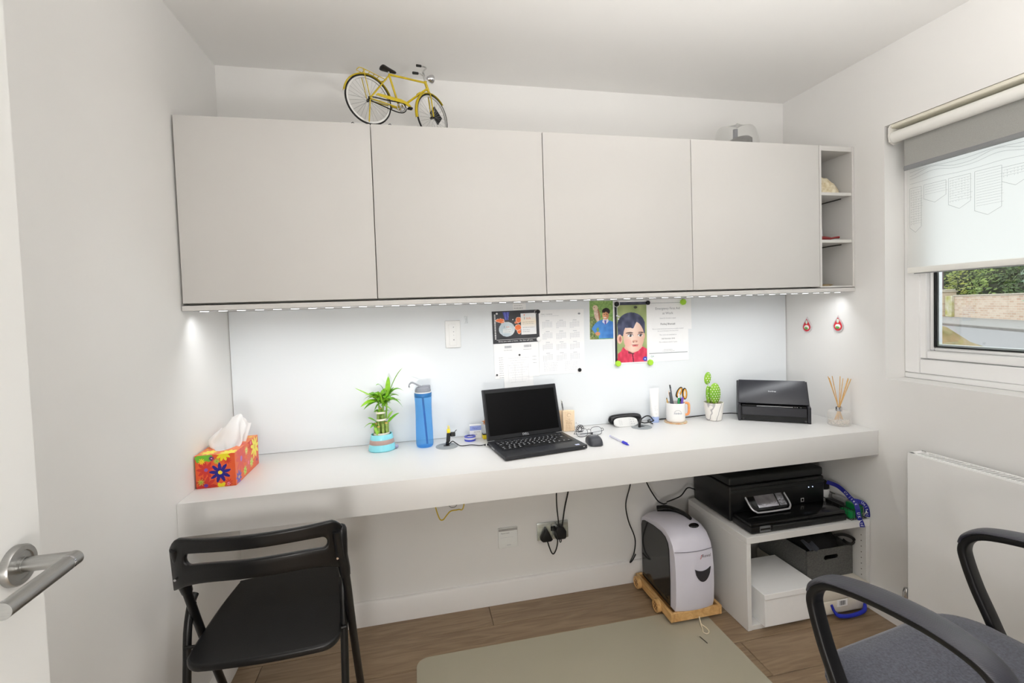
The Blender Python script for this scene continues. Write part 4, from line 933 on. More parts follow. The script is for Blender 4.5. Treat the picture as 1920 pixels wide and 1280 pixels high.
# ------------------------------------------------------------------ water bottle
def bottle():
    c = (0.7215, -0.096, ZD)
    t = thing('water_bottle', 'tall translucent blue water bottle with a grey flip lid', 'bottle', c, R_(0))
    BL = mat_mix_transparent('blue_clear_plastic', (112, 186, 246), 0.26, 0.12, (186, 224, 251))
    b = B(); b.lathe([(0, 0.0), (0.028, 0.0), (0.0325, 0.004), (0.0342, 0.014), (0.0338, 0.06), (0.0322, 0.12), (0.0322, 0.165), (0.0335, 0.19), (0.0335, 0.199)], (0, 0, 0), 32); b.build('bottle_body', BL, t, world=False)
    b = B(); b.lathe([(0.0340, 0.1992), (0.0343, 0.2), (0.0343, 0.214), (0.0335, 0.2155), (0.030, 0.2155), (0.030, 0.1992)], (0, 0, 0), 32); b.build('collar', mat('blue_collar', (44, 110, 170), 0.3, noise=0.03, scale=60), t, world=False)
    b = B(); b.lathe([(0.0325, 0.2158), (0.0325, 0.2195), (0, 0.2195)], (0, 0, 0), 32); b.build('white_seal', WHITE, t, world=False)
    GR = mat('grey_lid_plastic', (138, 142, 150), 0.35, noise=0.03, scale=60)
    b = B(); b.lathe([(0, 0.2197), (0.0315, 0.2197), (0.0315, 0.226), (0.028, 0.235), (0.021, 0.2385), (0, 0.239)], (0, 0, 0), 32); b.box(-0.004, 0.03, -0.012, 0.012, 0.233, 0.2435, 0.003, 2); lid = b.build('lid', GR, t, world=False)
    b = B(); b.tube([(0.002, 0, 0.238), (-0.012, 0, 0.242), (-0.028, 0, 0.252), (-0.042, 0, 0.257), (-0.052, 0, 0.25), (-0.053, 0, 0.240)], 1, smooth=5, prof=[(-0.008, -0.0025), (0.008, -0.0025), (0.008, 0.0025), (-0.008, 0.0025)], up=(0, 0, 1)); b.build('carry_loop', GR, lid, world=False)
    b = B(); b.box(-0.050, -0.034, -0.006, 0.006, 0.2285, 0.2395, 0.002, 2, Matrix.Translation((-0.042, 0, 0.236)) @ Matrix.Rotation(R_(32), 4, 'Y') @ Matrix.Translation((0.042, 0, -0.236))); b.build('spout_cap', WHITE, lid, world=False)
    b = B(); b.cyl((0.010, 0.004, 0.008), (-0.002, 0.0, 0.2), 0.0042, n=14); b.build('straw', mat('navy_straw', (22, 62, 150), 0.35, noise=0.03, scale=60), t, world=False)
bottle()
# ------------------------------------------------------------------ grommets with their leads
def grommet(c, lab, r):
    t = thing('cable_grommet', lab, 'cable grommet', (c[0], c[1], ZD), 0, 'desk cable grommets')
    b = B(); b.lathe([(0, 0), (r, 0), (r, 0.0012), (r * 0.97, 0.002), (0, 0.0022)], (0, 0, 0), 40); b.build('grommet_disc', GREYDISC, t, world=False)
    for k in (0.35, 0.55, 0.75):
        b = B(); b.tube([(r * k * math.cos(q), r * k * math.sin(q), 0.0022) for q in [i * math.pi / 16 for i in range(32)]], 0.0005, 5, True); b.build('groove', mat('grommet_line', (128, 133, 136), 0.5, noise=0.03, scale=60), t, world=False)
    b = B(); b.box(-0.012, 0.012, -0.006, 0.014, 0.0023, 0.0030, 0.0003, 1); b.build('cable_slot', BLACK, t, world=False)
    return t
def grommets():
    grommet((0.806, -0.129), 'grey round cable grommet in the desk beside the blue bottle', 0.044)
    grommet((1.657, -0.110), 'grey round cable grommet in the desk in front of the glasses case', 0.044)
    z = ZD + 0.003
    t = thing('connector_lead', 'upright black cable end with a yellow plug in the grommet by the blue bottle', 'cable', (0.806, -0.125, z))
    b = B(); b.tube([(0.808, -0.125, z), (0.810, -0.123, z + 0.014)], 0.0065, 8); b.box(0.803, 0.818, -0.129, -0.117, z + 0.0142, z + 0.048, 0.002, 1, Matrix.Translation((0.81, -0.123, z)) @ Matrix.Rotation(R_(6), 4, 'Y') @ Matrix.Translation((-0.81, 0.123, -z))); b.build('cable_sleeve', BLACK, t)
    b = B(); b.box(0.8085, 0.8215, -0.129, -0.117, z + 0.0488, z + 0.064, 0.002, 2); b.build('yellow_plug', mat('yellow_plastic', (240, 214, 40), 0.35, noise=0.03, scale=60), t)
    b = B(); b.box(0.8115, 0.8160, -0.126, -0.120, z + 0.0642, z + 0.078); b.box(0.8165, 0.8200, -0.126, -0.120, z + 0.0642, z + 0.076); b.build('clear_tip', mat_mix_transparent('clear_yellow', (236, 220, 120), 0.6, 0.2), t)
    b = B(); b.box(0.8225, 0.8415, -0.128, -0.116, z + 0.033, z + 0.050, 0.002, 1); b.cyl((0.8395, -0.122, z + 0.0502), (0.847, -0.122, z + 0.058), 0.0014, n=6); b.build('side_clip', BLACK, t)
    b = B(); b.tube([(0.812, -0.131, z + 0.0035), (0.828, -0.136, z + 0.017), (0.842, -0.143, z + 0.0095), (0.86, -0.15, 0.7535), (0.90, -0.156, 0.7545), (0.93, -0.170, 0.7535), (0.948, -0.181, 0.757)], 0.0019, 8, smooth=6)
    t = thing('laptop_charger_lead', 'thin black charger lead running from the grommet to the laptop', 'cable', (0.812, -0.131, z))
    b.build('lead', BLACK, t)
    b = B(); b.cyl((0.9485, -0.1815, 0.757), (0.9555, -0.186, 0.7585), 0.003, 0.004, 10); b.build('strain_relief', BLACK, t)
    b = B(); b.cyl((0.9558, -0.1863, 0.7585), (0.9585, -0.188, 0.7588), 0.004, n=12); b.build('white_band', WHITE, t)
    b = B(); b.cyl((0.9588, -0.1882, 0.7588), (0.9655, -0.192, 0.7595), 0.004, n=12); b.build('plug', BLACK, t)
    t = thing('looped_lead', 'black cable loop rising from the grommet beside the remote control', 'cable', (1.640, -0.12, z))
    b = B(); b.tube([(1.640, -0.122, z), (1.645, -0.118, z + 0.022), (1.655, -0.112, z + 0.033)], [0.0052, 0.006, 0.004], 10, smooth=4); b.build('cable_sleeve', BLACK, t)
    b = B(); b.tube([(1.655, -0.112, z + 0.033), (1.680, -0.108, z + 0.043), (1.70, -0.104, z + 0.040), (1.716, -0.098, z + 0.024), (1.724, -0.094, z + 0.016), (1.700, -0.103, z + 0.014), (1.672, -0.112, z + 0.014), (1.652, -0.116, z + 0.02)], 0.0026, 8, smooth=5); b.build('cable_loop', BLACK, t)
grommets()
# ------------------------------------------------------------------ small things behind the laptop
def small_left():
    t = thing('tape_roll', 'flat round roll of tape in a blue dispenser left of the laptop', 'tape', (0.9055, -0.073, ZD))
    r = 0.0235
    BLU = mat('blue_plastic', (70, 82, 190), 0.35, noise=0.04, scale=60)
    b = B(); b.lathe([(0, 0), (r, 0), (r, 0.007), (0, 0.007)], (0, 0, 0), 28); b.build('dispenser_base', BLU, t, world=False)
    b = B(); b.lathe([(r * 0.98, 0.0072), (r, 0.008), (r, 0.0145), (r * 0.6, 0.0145), (r * 0.6, 0.0072)], (0, 0, 0), 28); b.build('tape', mat('pale_tape', (226, 222, 232), 0.3, noise=0.02, scale=60), t, world=False)
    b = B(); b.lathe([(r * 0.62, 0.0147), (r, 0.0147), (r, 0.0175), (r * 0.62, 0.0175)], (0, 0, 0), 28); b.build('dispenser_lid', BLU, t, world=False)
    t = thing('card_box', 'small white and blue printed box behind the tape roll', 'box', (0.932, -0.046, ZD))
    b = B(); b.box(0.908, 0.957, -0.052, -0.036, ZD, 0.807, 0.0006, 1); b.build('carton', PAPER, t)
    b = B(); b.rect(0.9085, 0.9565, 0.784, 0.803, -0.0525); b.build('blue_panel', mat('pale_blue_ink', (150, 166, 222), 0.5, noise=0.05, scale=80), t, smooth=0)
    lettering('carton_text', [('Pahari', 0.0105, face_mat((0.9325, -0.0527, 0.7935), (1, 0, 0), (0, 0, 1)))], mat('blue_ink', (70, 84, 180), 0.5, noise=0.03, scale=50), t)
    b = B(); lines(b, 0.925, 0.952, 0.776, 0.0016, -0.0525); lines(b, 0.915, 0.938, 0.767, 0.0012, -0.0525); b.build('carton_small_print', INK, t, smooth=0)
    t = thing('clear_yellow_jar', 'little clear jar with a yellow base just behind the laptop edge', 'jar', (0.973, -0.066, ZD))
    b = B(); b.box(0.9585, 0.9865, -0.078, -0.054, ZD, ZD + 0.018, 0.002, 1); b.build('yellow_base', mat('yellow_plastic', (0, 0, 0)), t)
    b = B(); b.box(0.9585, 0.9865, -0.078, -0.054, ZD + 0.0182, ZD + 0.0215); b.build('black_band', BLACK, t)
    b = B(); b.box(0.9585, 0.9865, -0.078, -0.054, ZD + 0.0218, ZD + 0.058, 0.002, 1); b.build('clear_body', CLEAR, t)
    b = B(); c = (0.970, -0.066, ZD + 0.070); b.sph(c, 0.006, (1, 0.8, 1), 10, 8)
    for a in range(5): b.cyl(c, (c[0] + 0.013 * math.cos(a * 1.257 + 0.3), c[1], c[2] + 0.013 * math.sin(a * 1.257 + 0.3)), 0.0035, 0.0006, 6)
    b.cyl((0.9705, -0.066, ZD + 0.0582), (0.970, -0.066, ZD + 0.064), 0.0018, n=6); b.build('orange_star_top', mat('copper_orange', (204, 130, 70), 0.35, noise=0.1, scale=100), t)
small_left()
# ------------------------------------------------------------------ laptop
def laptop():
    t = thing('laptop', 'open black laptop with a dark screen in the middle of the desk', 'laptop', (0.992, -0.386, ZD), R_(8.5))
    CASE = mat('laptop_shell', (32, 33, 37), 0.42, noise=0.05, scale=150)
    b = B(); b.box(0, 0.329, 0, 0.21, 0.003, 0.0175, 0.003, 2); base = b.build('base', CASE, t, world=False)
    for x in (0.03, 0.299):
        for y in (0.02, 0.19):
            b = B(); b.box(x - 0.008, x + 0.008, y - 0.004, y + 0.004, 0, 0.003); b.build('rubber_foot', BLACK, base, world=False)
    KB = mat('keyboard_well', (26, 27, 30), 0.5, noise=0.05, scale=80)
    b = B(); b.box(0.018, 0.311, 0.066, 0.176, 0.0176, 0.0179); b.build('keyboard_deck', KB, t, world=False)
    KEY = mat('key_black', (20, 20, 22), 0.45, noise=0.08, scale=200); LEG = mat('key_legend', (206, 208, 212), 0.5, noise=0.02, scale=60)
    cache = {}
    rows = [(0.170, 0.0085, [1] * 16), (0.1555, 0.0135, [1] * 13 + [2]), (0.138, 0.0145, [1.5] + [1] * 12 + [1.5]), (0.1205, 0.0145, [1.75] + [1] * 11 + [2.25]), (0.103, 0.0145, [1.25] + [1] * 10 + [2.75]), (0.0855, 0.0145, [1.1, 1.1, 1.1, 1.1, 5.2, 1.1, 1.1, 1.1, 1.1, 1.0])]
    for y, hgt, ws in rows:
        tot = sum(ws); x = 0.0215; u = 0.286 / tot
        for i, w_ in enumerate(ws):
            kw = w_ * u - 0.0022; kx = (round(kw, 4), hgt)
            if kx not in cache:
                b = B(); b.box(0, kw, -hgt / 2, hgt / 2, 0, 0.0016, 0.0005, 1)
                if w_ < 1.6: b.mi = 1; b.box(kw * 0.25, kw * 0.55, -hgt * 0.05, hgt * 0.25, 0.00155, 0.0017)
                o = b.build('key', [KEY, LEG], t, world=False); cache[kx] = o.data
            else:
                o = bpy.data.objects.new('key', cache[kx]); COL.objects.link(o); o.parent = t
            o.location = (x, y, 0.018); x += w_ * u
    b = B(); b.box(0.098, 0.205, 0.006, 0.060, 0.0175, 0.0179, 0.0001, 1); b.build('touchpad', mat('touchpad_grey', (46, 47, 52), 0.35, noise=0.03, scale=90), t, world=False)
    b = B(); b.box(0.287, 0.304, 0.012, 0.024, 0.0176, 0.0179); o = b.build('sticker', mat('pale_sticker', (206, 212, 240), 0.4, noise=0.05, scale=90), t, world=False)
    for y in (0.150, 0.138, 0.126):
        b = B(); b.box(-0.0004, 0.0006, y - 0.004, y + 0.004, 0.0075, 0.0125); b.build('side_port', ALU, base, world=False)
    b = B(); b.box(0.311, 0.316, -0.0004, 0.0006, 0.011, 0.0125); b.build('status_light', mat('white_status_light', (240, 240, 240), 0.4, noise=0.01, scale=50), base, world=False)
    # lid, tilted back about the hinge
    al = math.atan2(0.055, 0.195)
    LM = Matrix.Translation((0, 0.208, 0.0165)) @ Matrix.Rotation(-al, 4, 'X')
    b = B(); b.cyl((0.03, 0.2075, 0.0145), (0.299, 0.2075, 0.0145), 0.0045, n=12); b.build('hinge', BLACK, t, world=False)
    b = B(); b.box(0, 0.329, 0.0, 0.007, 0.002, 0.2045, 0.003, 2, LM); lid = b.build('lid', CASE, t, world=False)
    b = B(); b.box(0.006, 0.323, -0.0008, -0.0001, 0.005, 0.202, 0.0003, 1, LM); b.build('bezel', mat('bezel_black', (24, 25, 28), 0.45, noise=0.05, scale=120, spec=0.3), lid, world=False)
    b = B(); b.box(0.0125, 0.3165, -0.0014, -0.0009, 0.020, 0.188, 0.0002, 1, LM); b.build('screen', mat('dark_screen', (4, 4, 5), 0.3, noise=0.1, scale=20, spec=0.12), lid, world=False)
    b = B(); b.cyl(LM @ Vector((0.1645, -0.0008, 0.195)), LM @ Vector((0.1645, -0.0016, 0.195)), 0.0022, n=12); b.build('webcam', GLOSSBLACK, lid, world=False)
    lettering('maker_lettering', [('DELL', 0.0125, LM @ face_mat((0.1645, -0.0012, 0.0125), (1, 0, 0), (0, 0, 1)))], mat('silver_lettering', (205, 207, 210), 0.35, 0.3, noise=0.02, scale=60), lid, world=False)
laptop()
def right_desk():
    # wooden gift block with a pen
    t = thing('wooden_pen_block', 'pale engraved wooden pen block just right of the laptop', 'pen holder', (1.336, -0.062, ZD), R_(-4))
    PW = mat_wood('pale_maple', (232, 204, 168), (242, 220, 190), 0.5, 8, (8, 8, 1), 0.05)
    b = B(); b.box(-0.026, 0.026, -0.014, 0.0, 0, 0.090, 0.002, 1); b.build('front_plate', PW, t, world=False)
    b = B(); b.box(-0.036, 0.018, 0.010, 0.020, 0, 0.087, 0.002, 1); b.build('rear_plate', PW, t, world=False)
    b = B(); b.box(-0.022, 0.014, 0.0002, 0.0098, 0, 0.012); b.build('spacer_block', PW, t, world=False)
    b = B(); b.tube([(0.001 + 0.008 * math.cos(q), -0.0143, 0.071 + 0.008 * math.sin(q)) for q in [i * math.pi / 10 for i in range(18)]], 0.0006, 5); 
    for z, w_ in ((0.046, 0.015), (0.041, 0.009)): lines(b, -w_, w_, z, 0.0012, -0.0143)
    for k in range(4): lines(b, -0.014, 0.014, 0.028 - k * 0.006, 0.001, -0.0143)
    BR = mat('burnt_engraving', (178, 142, 104), 0.7, noise=0.05, scale=90)
    b.build('engraving', BR, t, world=False, smooth=0)
    lettering('engraved_name', [('Pankaj', 0.010, face_mat((0, -0.0144, 0.036), (1, 0, 0), (0, 0, 1))), ('THE', 0.007, face_mat((0, -0.0144, 0.053), (1, 0, 0), (0, 0, 1)))], BR, t, world=False)
    t2 = thing('metal_pen', 'slim white and silver pen standing in the wooden block', 'pen', (1.327, -0.056, ZD + 0.0125), 0, None, (R_(-3), R_(-7), 0))
    b = B(); b.cyl((0, 0, 0), (0, 0, 0.108), 0.0034, n=12); b.build('barrel', CHROME, t2, world=False)
    b = B(); b.cyl((0, 0, 0.1082), (0, 0, 0.123), 0.0034, 0.0026, 12); b.build('white_cap', WHITE, t2, world=False)
    b = B(); b.box(-0.001, 0.001, -0.0052, -0.0042, 0.085, 0.118); b.build('clip', CHROME, t2, world=False)
    # dark filigree ornament
    t = thing('filigree_ornament', 'small dark metal filigree ornament with a clear top behind the spectacles', 'ornament', (1.376, -0.098, ZD), R_(8))
    DM = mat('dark_metal', (60, 60, 64), 0.35, 0.8, noise=0.1, scale=120)
    b = B()
    for k in range(7):
        a = k * math.pi / 6
        c = (0.0145 * math.cos(a), 0, 0.010 + 0.0155 * math.sin(a)); b.tube([(c[0] + 0.0052 * math.cos(q), 0, c[2] + 0.0052 * math.sin(q)) for q in [i * math.pi / 6 for i in range(12)]], 0.0013, 6, True)
    b.tube([(0.0085 * math.cos(q), 0, 0.0115 + 0.0085 * math.sin(q)) for q in [i * math.pi / 8 for i in range(16)]], 0.0013, 6, True)
    b.build('filigree', DM, t, world=False)
    b = B(); b.box(-0.012, 0.012, -0.006, 0.006, 0, 0.0028, 0.001, 1); b.build('foot', DM, t, world=False)
    b = B(); b.lathe([(0.003, 0.032), (0.006, 0.036), (0.0055, 0.044), (0.0015, 0.047), (0, 0.047)], (-0.012, 0, 0), 14); b.build('clear_top', CLEAR, t, world=False)
    # spectacles
    t = thing('spectacles', 'thin dark wire spectacles lying in front of the wooden block', 'spectacles', (1.392, -0.168, ZD), R_(6))
    def rim(cx):
        return [(cx + 0.0255 * abs(math.cos(q)) ** 0.75 * (1 if math.cos(q) > 0 else -1), -0.004 - 0.014 * (0.5 + 0.5 * math.sin(q)) * -1, 0.0165 + 0.0155 * abs(math.sin(q)) ** 0.8 * (1 if math.sin(q) > 0 else -1)) for q in [i * math.pi / 16 for i in range(32)]]
    for cx in (-0.033, 0.033):
        b = B(); b.tube(rim(cx), 0.0010, 6, True); b.build('rim', DM, t, world=False)
        b = B(); b._ngon(rim(cx)); b.build('lens', mat_glass('lens_glass', (250, 252, 255), 0.05), t, world=False)
    b = B(); b.tube([(-0.0085, 0.006, 0.022), (0, 0.008, 0.026), (0.0085, 0.006, 0.022)], 0.0010, 6, smooth=4); b.build('bridge', DM, t, world=False)
    for s in (-1, 1):
        b = B(); b.tube([(s * 0.0585, 0.006, 0.024), (s * 0.064, 0.004, 0.024), (s * 0.0655, 0.002, 0.018), (s * 0.0655, 0.01, 0.012), (s * 0.03, 0.022, 0.006), (-s * 0.012, 0.026 + s * 0.003, 0.0035), (-s * 0.028, 0.028 + s * 0.003, 0.003)], [0.001, 0.0012, 0.0012, 0.001, 0.001, 0.0016, 0.0018], 6, smooth=4); b.build('temple', DM, t, world=False)
    # mouse
    t = thing('computer_mouse', 'dark grey wireless mouse right of the laptop', 'mouse', (1.368, -0.272, ZD), R_(-6))
    MG = mat('mouse_grey', (62, 64, 70), 0.4, noise=0.06, scale=200)
    def ms(u, v):
        a = u * 2 * math.pi; e = (math.cos(v * math.pi / 2)) ; k = 0.6
        x = 0.0285 * math.copysign(abs(math.cos(a)) ** k, math.cos(a)) * e ** 0.45 * (1 - 0.08 * math.sin(a)); y = 0.050 * math.copysign(abs(math.sin(a)) ** k, math.sin(a)) * e ** 0.5
        return (x, y, 0.002 + 0.031 * math.sin(v * math.pi / 2) ** 0.9 * (1 - 2.2 * (y + 0.012) ** 2 / 0.05 ** 2 * 0.12))
    b = B(); b.grid(ms, 36, 10); bmesh.ops.remove_doubles(b.bm, verts=b.bm.verts, dist=1e-5); b.build('shell', MG, t, world=False, smooth=70)
    b = B(); b.box(-0.021, 0.021, -0.040, 0.04, 0, 0.0022, 0.001, 1); b.build('base_plate', BLACK, t, world=False)
    b = B(); b.cyl((-0.0035, 0.026, 0.0265), (0.0035, 0.026, 0.0265), 0.0065, n=16); b.build('scroll_wheel', BLACK, t, world=False)
    lettering('mouse_lettering', [('ANKER', 0.0085, Matrix.Translation((0.001, -0.006, 0.0337)) @ Matrix.Rotation(R_(4), 4, 'X'))], LEGW, t, world=False)
    # ball pen
    t = thing('ballpoint_pen', 'clear ballpoint pen with a blue cap lying on the desk', 'pen', (1.472, -0.283, ZD + 0.004), R_(-84))
    b = B(); b.cyl((-0.068, 0, 0), (0.03, 0, 0), 0.0036, n=6); b.build('clear_barrel', mat_mix_transparent('clear_barrel', (226, 226, 240), 0.6, 0.1), t, world=False)
    BLU = mat('blue_ink_cap', (62, 62, 210), 0.35, noise=0.04, scale=90)
    b = B(); b.cyl((0.022, 0, 0), (0.052, 0, 0), 0.0046, 0.0042, 12); b.cyl((0.0522, 0, 0), (0.068, 0, 0), 0.0038, 0.001, 10); b.box(0.024, 0.056, -0.0012, 0.0012, 0.0045, 0.006); b.build('cap', BLU, t, world=False)
    b = B(); b.cyl((-0.0682, 0, 0), (-0.072, 0, 0), 0.0034, n=10); b.build('end_plug', mat('pale_blue_plug', (150, 150, 220), 0.4, noise=0.02, scale=60), t, world=False)
    # spectacle case and remote control
    t = thing('spectacle_case', 'glossy black spectacle case standing against the glass', 'spectacle case', (1.617, -0.030, ZD), 0)
    def cs(u, v):
        a = v * 2 * math.pi; x = (u - 0.5) * 2; e = max(0.0, 1 - abs(x) ** 6) ** 0.5
        return (0.0795 * x, 0.017 * math.cos(a) * (0.25 + 0.75 * e), 0.0235 + 0.0225 * math.copysign(abs(math.sin(a)) ** 0.7, math.sin(a)) * (0.35 + 0.65 * e) - 0.0035 * x * x * (1 if math.sin(a) > 0 else 0))
    b = B(); b.grid(cs, 30, 24); bmesh.ops.remove_doubles(b.bm, verts=b.bm.verts, dist=1e-5); bmesh.ops.holes_fill(b.bm, edges=[e for e in b.bm.edges if e.is_boundary]); b.build('case_shell', mat('case_black', (24, 24, 27), 0.22, noise=0.05, scale=60), t, world=False, smooth=50)
    b = B(); b.tube([(-0.0775, -0.0178, 0.0225), (0, -0.0182, 0.0245), (0.0775, -0.0178, 0.0225)], 0.0007, 6, smooth=5); b.build('seam', BLACK, t, world=False)
    t = thing('remote_control', 'white oval remote control leaning on the black spectacle case', 'remote control', (1.600, -0.088, ZD), R_(-2), None, (R_(-32), 0, R_(-2)))
    out = []
    for i in range(40):
        a = i * 2 * math.pi / 40; out.append((0.0555 * math.copysign(abs(math.cos(a)) ** 0.62, math.cos(a)), 0, 0.0225 + 0.0222 * math.copysign(abs(math.sin(a)) ** 0.72, math.sin(a))))
    b = B(); b.prism(out, (0, 0.010, 0), 0.003, 2); b.build('body', mat('ivory_grey_plastic', (214, 214, 212), 0.45, noise=0.01, scale=40), t, world=False)
    b = B()
    for k in range(4): lines(b, -0.034, -0.018, 0.011 + k * 0.007, 0.0009, -0.0002)
    b.rect(0.0165, 0.0168, 0.006, 0.039, -0.0002)
    for k in range(3): lines(b, 0.022, 0.026, 0.012 + k * 0.01, 0.002, -0.0002); lines(b, 0.034, 0.038, 0.012 + k * 0.01, 0.002, -0.0002)
    b.build('button_marks', INK, t, world=False, smooth=0)
    # cosmetic tube
    t = thing('cream_tube', 'white cream tube standing on its pale blue cap against the glass', 'tube', (1.757, -0.045, ZD))
    b = B(); b.lathe([(0, 0), (0.0185, 0), (0.0185, 0.024), (0.0175, 0.026), (0, 0.026)], (0, 0, 0), 24); b.build('cap', mat('pale_blue_cap', (166, 184, 226), 0.35, noise=0.03, scale=60), t, world=False)
    def tb(u, v):
        a = u * 2 * math.pi; k = 1 - v
        return ((0.0195 + 0.004 * v) * math.cos(a), 0.0195 * (k ** 0.8 * 0.95 + 0.05) * math.sin(a), 0.0262 + 0.128 * v)
    b = B(); b.grid(tb, 28, 10); bmesh.ops.remove_doubles(b.bm, verts=b.bm.verts, dist=1e-5); b.build('tube_body', mat('white_tube', (240, 240, 240), 0.3, noise=0.01, scale=30), t, world=False, smooth=60)
    b = B()
    for z, a, c in ((0.075, -0.010, 0.004), (0.066, -0.012, 0.002), (0.058, -0.010, 0.006), (0.040, -0.006, 0.004)): lines(b, a, c, z, 0.0012, -0.0192 + 0.02 * (z - 0.026) * 0.9)
    b.build('tube_text', PALEINK, t, world=False, smooth=0)
    # coaster, mug and what stands in it
    t = thing('coaster', 'multicoloured round coaster under the pen mug', 'coaster', (1.842, -0.078, ZD))
    b = B(); b.lathe([(0, 0), (0.05, 0), (0.05, 0.003), (0, 0.003)], (0, 0, 0), 36); b.build('coaster_disc', mat('printed_coaster', (206, 150, 104), 0.5, scale=40, rgb2=(214, 210, 180)), t, world=False)
    mc = (1.842, -0.078, ZD + 0.0032)
    t = thing('pen_mug', 'white mug with a small arched logo holding pens', 'mug', mc)
    b = B(); b.lathe([(0, 0), (0.036, 0), (0.0395, 0.003), (0.0415, 0.012), (0.042, 0.0855), (0.0408, 0.0865), (0.0392, 0.0855), (0.0385, 0.012), (0.036, 0.006), (0, 0.006)], (0, 0, 0), 36); b.build('mug_body', mat('white_glaze', (240, 239, 237), 0.15, noise=0.01, scale=20), t, world=False)
    b = B(); b.tube([(0.0405, 0.004, 0.078), (0.057, 0.0, 0.0795), (0.067, 0.0, 0.073), (0.068, 0.0, 0.05), (0.066, 0.0, 0.033), (0.056, 0.0, 0.026), (0.0405, 0.004, 0.027)], 0.0055, 10, smooth=5); b.build('mug_handle', mat('orange_handle', (240, 150, 96), 0.3, scale=40, rgb2=(236, 170, 100)), t, world=False)
    lb = B(); 
    lb.tube([(-0.0125 + 0.0145 * math.cos(q), 0, 0.046 + 0.012 * math.sin(q)) for q in [math.pi * i / 12 for i in range(13)]], 0.0006, 5)
    for v in lb.bm.verts: a = v.co.x / 0.042; v.co.x, v.co.y = 0.0424 * math.sin(a), -0.0424 * math.cos(a)
    lb.build('mug_arch', INK, t, world=False)
    o = lettering('mug_lettering', [('nimbus', 0.0125, face_mat((-0.0115, 0, 0.044), (1, 0, 0), (0, 0, 1)))], mat('slate_ink', (120, 128, 146), 0.5, noise=0.02, scale=40), t, world=False)
    for v in o.data.vertices: a = v.co.x / 0.042; v.co = Vector((0.0425 * math.sin(a), -0.0425 * math.cos(a), v.co.z))
    def stick(name, lab, cat, base, tip, parts, group=None):
        p = Vector(mc) + Vector(base); q = Vector(mc) + Vector(tip); d = (q - p).normalized(); e = d.to_track_quat('Z', 'Y').to_euler()
        t = thing(name, lab, cat, tuple(p), 0, group, tuple(e)); L_ = (q - p).length
        for nm, a, c, r0, r1, m, n in parts:
            b = B(); b.cyl((0, 0, a * L_), (0, 0, c * L_), r0, r1, n); b.build(nm, m, t, world=False)
        return t, L_
    G = lambda n, c: mat(n, c, 0.35, noise=0.05, scale=80)
    f = 0.0065
    stick('marker_pen', 'fat dark grey pen leaning left in the mug', 'pen', (-0.012, -0.006, f), (-0.034, -0.012, 0.136), [('barrel', 0, 0.62, 0.005, 0.0055, G('slate_pen', (70, 76, 82)), 12), ('cap', 0.622, 1, 0.0062, 0.003, G('slate_cap', (84, 90, 96)), 12)])
    stick('pencil', 'thin yellow pencil at the left rim of the mug', 'pencil', (-0.02, 0.004, f), (-0.041, 0.004, 0.110), [('shaft', 0, 0.94, 0.0028, 0.0028, G('pencil_yellow', (222, 178, 92)), 6), ('point', 0.942, 1, 0.0026, 0.0006, G('pencil_lead', (70, 60, 50)), 6)])
    stick('bamboo_pencil', 'pale orange wooden pencil in the mug behind the fat grey pen', 'pencil', (0.0, 0.010, f), (-0.0235, 0.014, 0.139), [('shaft', 0, 0.93, 0.0036, 0.0036, G('pale_orange_wood', (226, 178, 132)), 6), ('point', 0.932, 1, 0.0034, 0.0008, G('pale_tip', (236, 210, 180)), 6)])
    stick('steel_rod_pen', 'slim grey metal pen, tallest in the mug', 'pen', (0.008, 0.012, f), (-0.016, 0.016, 0.164), [('barrel', 0, 0.9, 0.0028, 0.0032, G('grey_metal_pen', (110, 114, 122)), 12), ('end', 0.902, 1, 0.0034, 0.003, G('dark_end', (60, 62, 66)), 12)])
    stick('green_pen', 'green-capped pen at the front of the mug', 'pen', (-0.004, -0.020, f), (0.004, -0.026, 0.128), [('barrel', 0, 0.64, 0.0045, 0.0045, G('white_barrel', (228, 228, 226)), 12), ('green_cap', 0.642, 0.86, 0.0052, 0.0048, G('green_cap', (28, 148, 84)), 12), ('clear_end', 0.862, 1, 0.004, 0.003, G('white_end', (232, 232, 232)), 12)])
    stick('violet_pen', 'violet and dark blue pen at the front of the mug', 'pen', (0.010, -0.020, f), (0.020, -0.026, 0.112), [('barrel', 0, 0.7, 0.0045, 0.0045, G('navy_barrel', (44, 36, 96)), 12), ('violet_cap', 0.702, 1, 0.0054, 0.0044, G('violet_cap', (112, 84, 190)), 12)])
    stick('red_pen', 'pale red pen at the right rim of the mug', 'pen', (0.012, -0.006, f), (0.034, -0.010, 0.106), [('barrel', 0, 0.8, 0.0040, 0.0040, G('pink_barrel', (228, 150, 140)), 12), ('end', 0.802, 1, 0.0042, 0.003, G('red_end', (214, 110, 100)), 12)])
    # scissors: two ring handles of black rubber lined with orange
    p = Vector(mc)
    t = thing('scissors', 'scissors with black and orange ring handles upright in the mug', 'scissors', (p.x + 0.012, p.y + 0.010, p.z + f), 0, None, (0, R_(13), R_(-4)))
    b = B(); b.prism([(-0.006, 0, 0.0), (0.006, 0, 0.0), (0.0035, 0, 0.09), (-0.0035, 0, 0.09)], (0, 0.002, 0)); b.build('blade', CHROME, t, world=False)
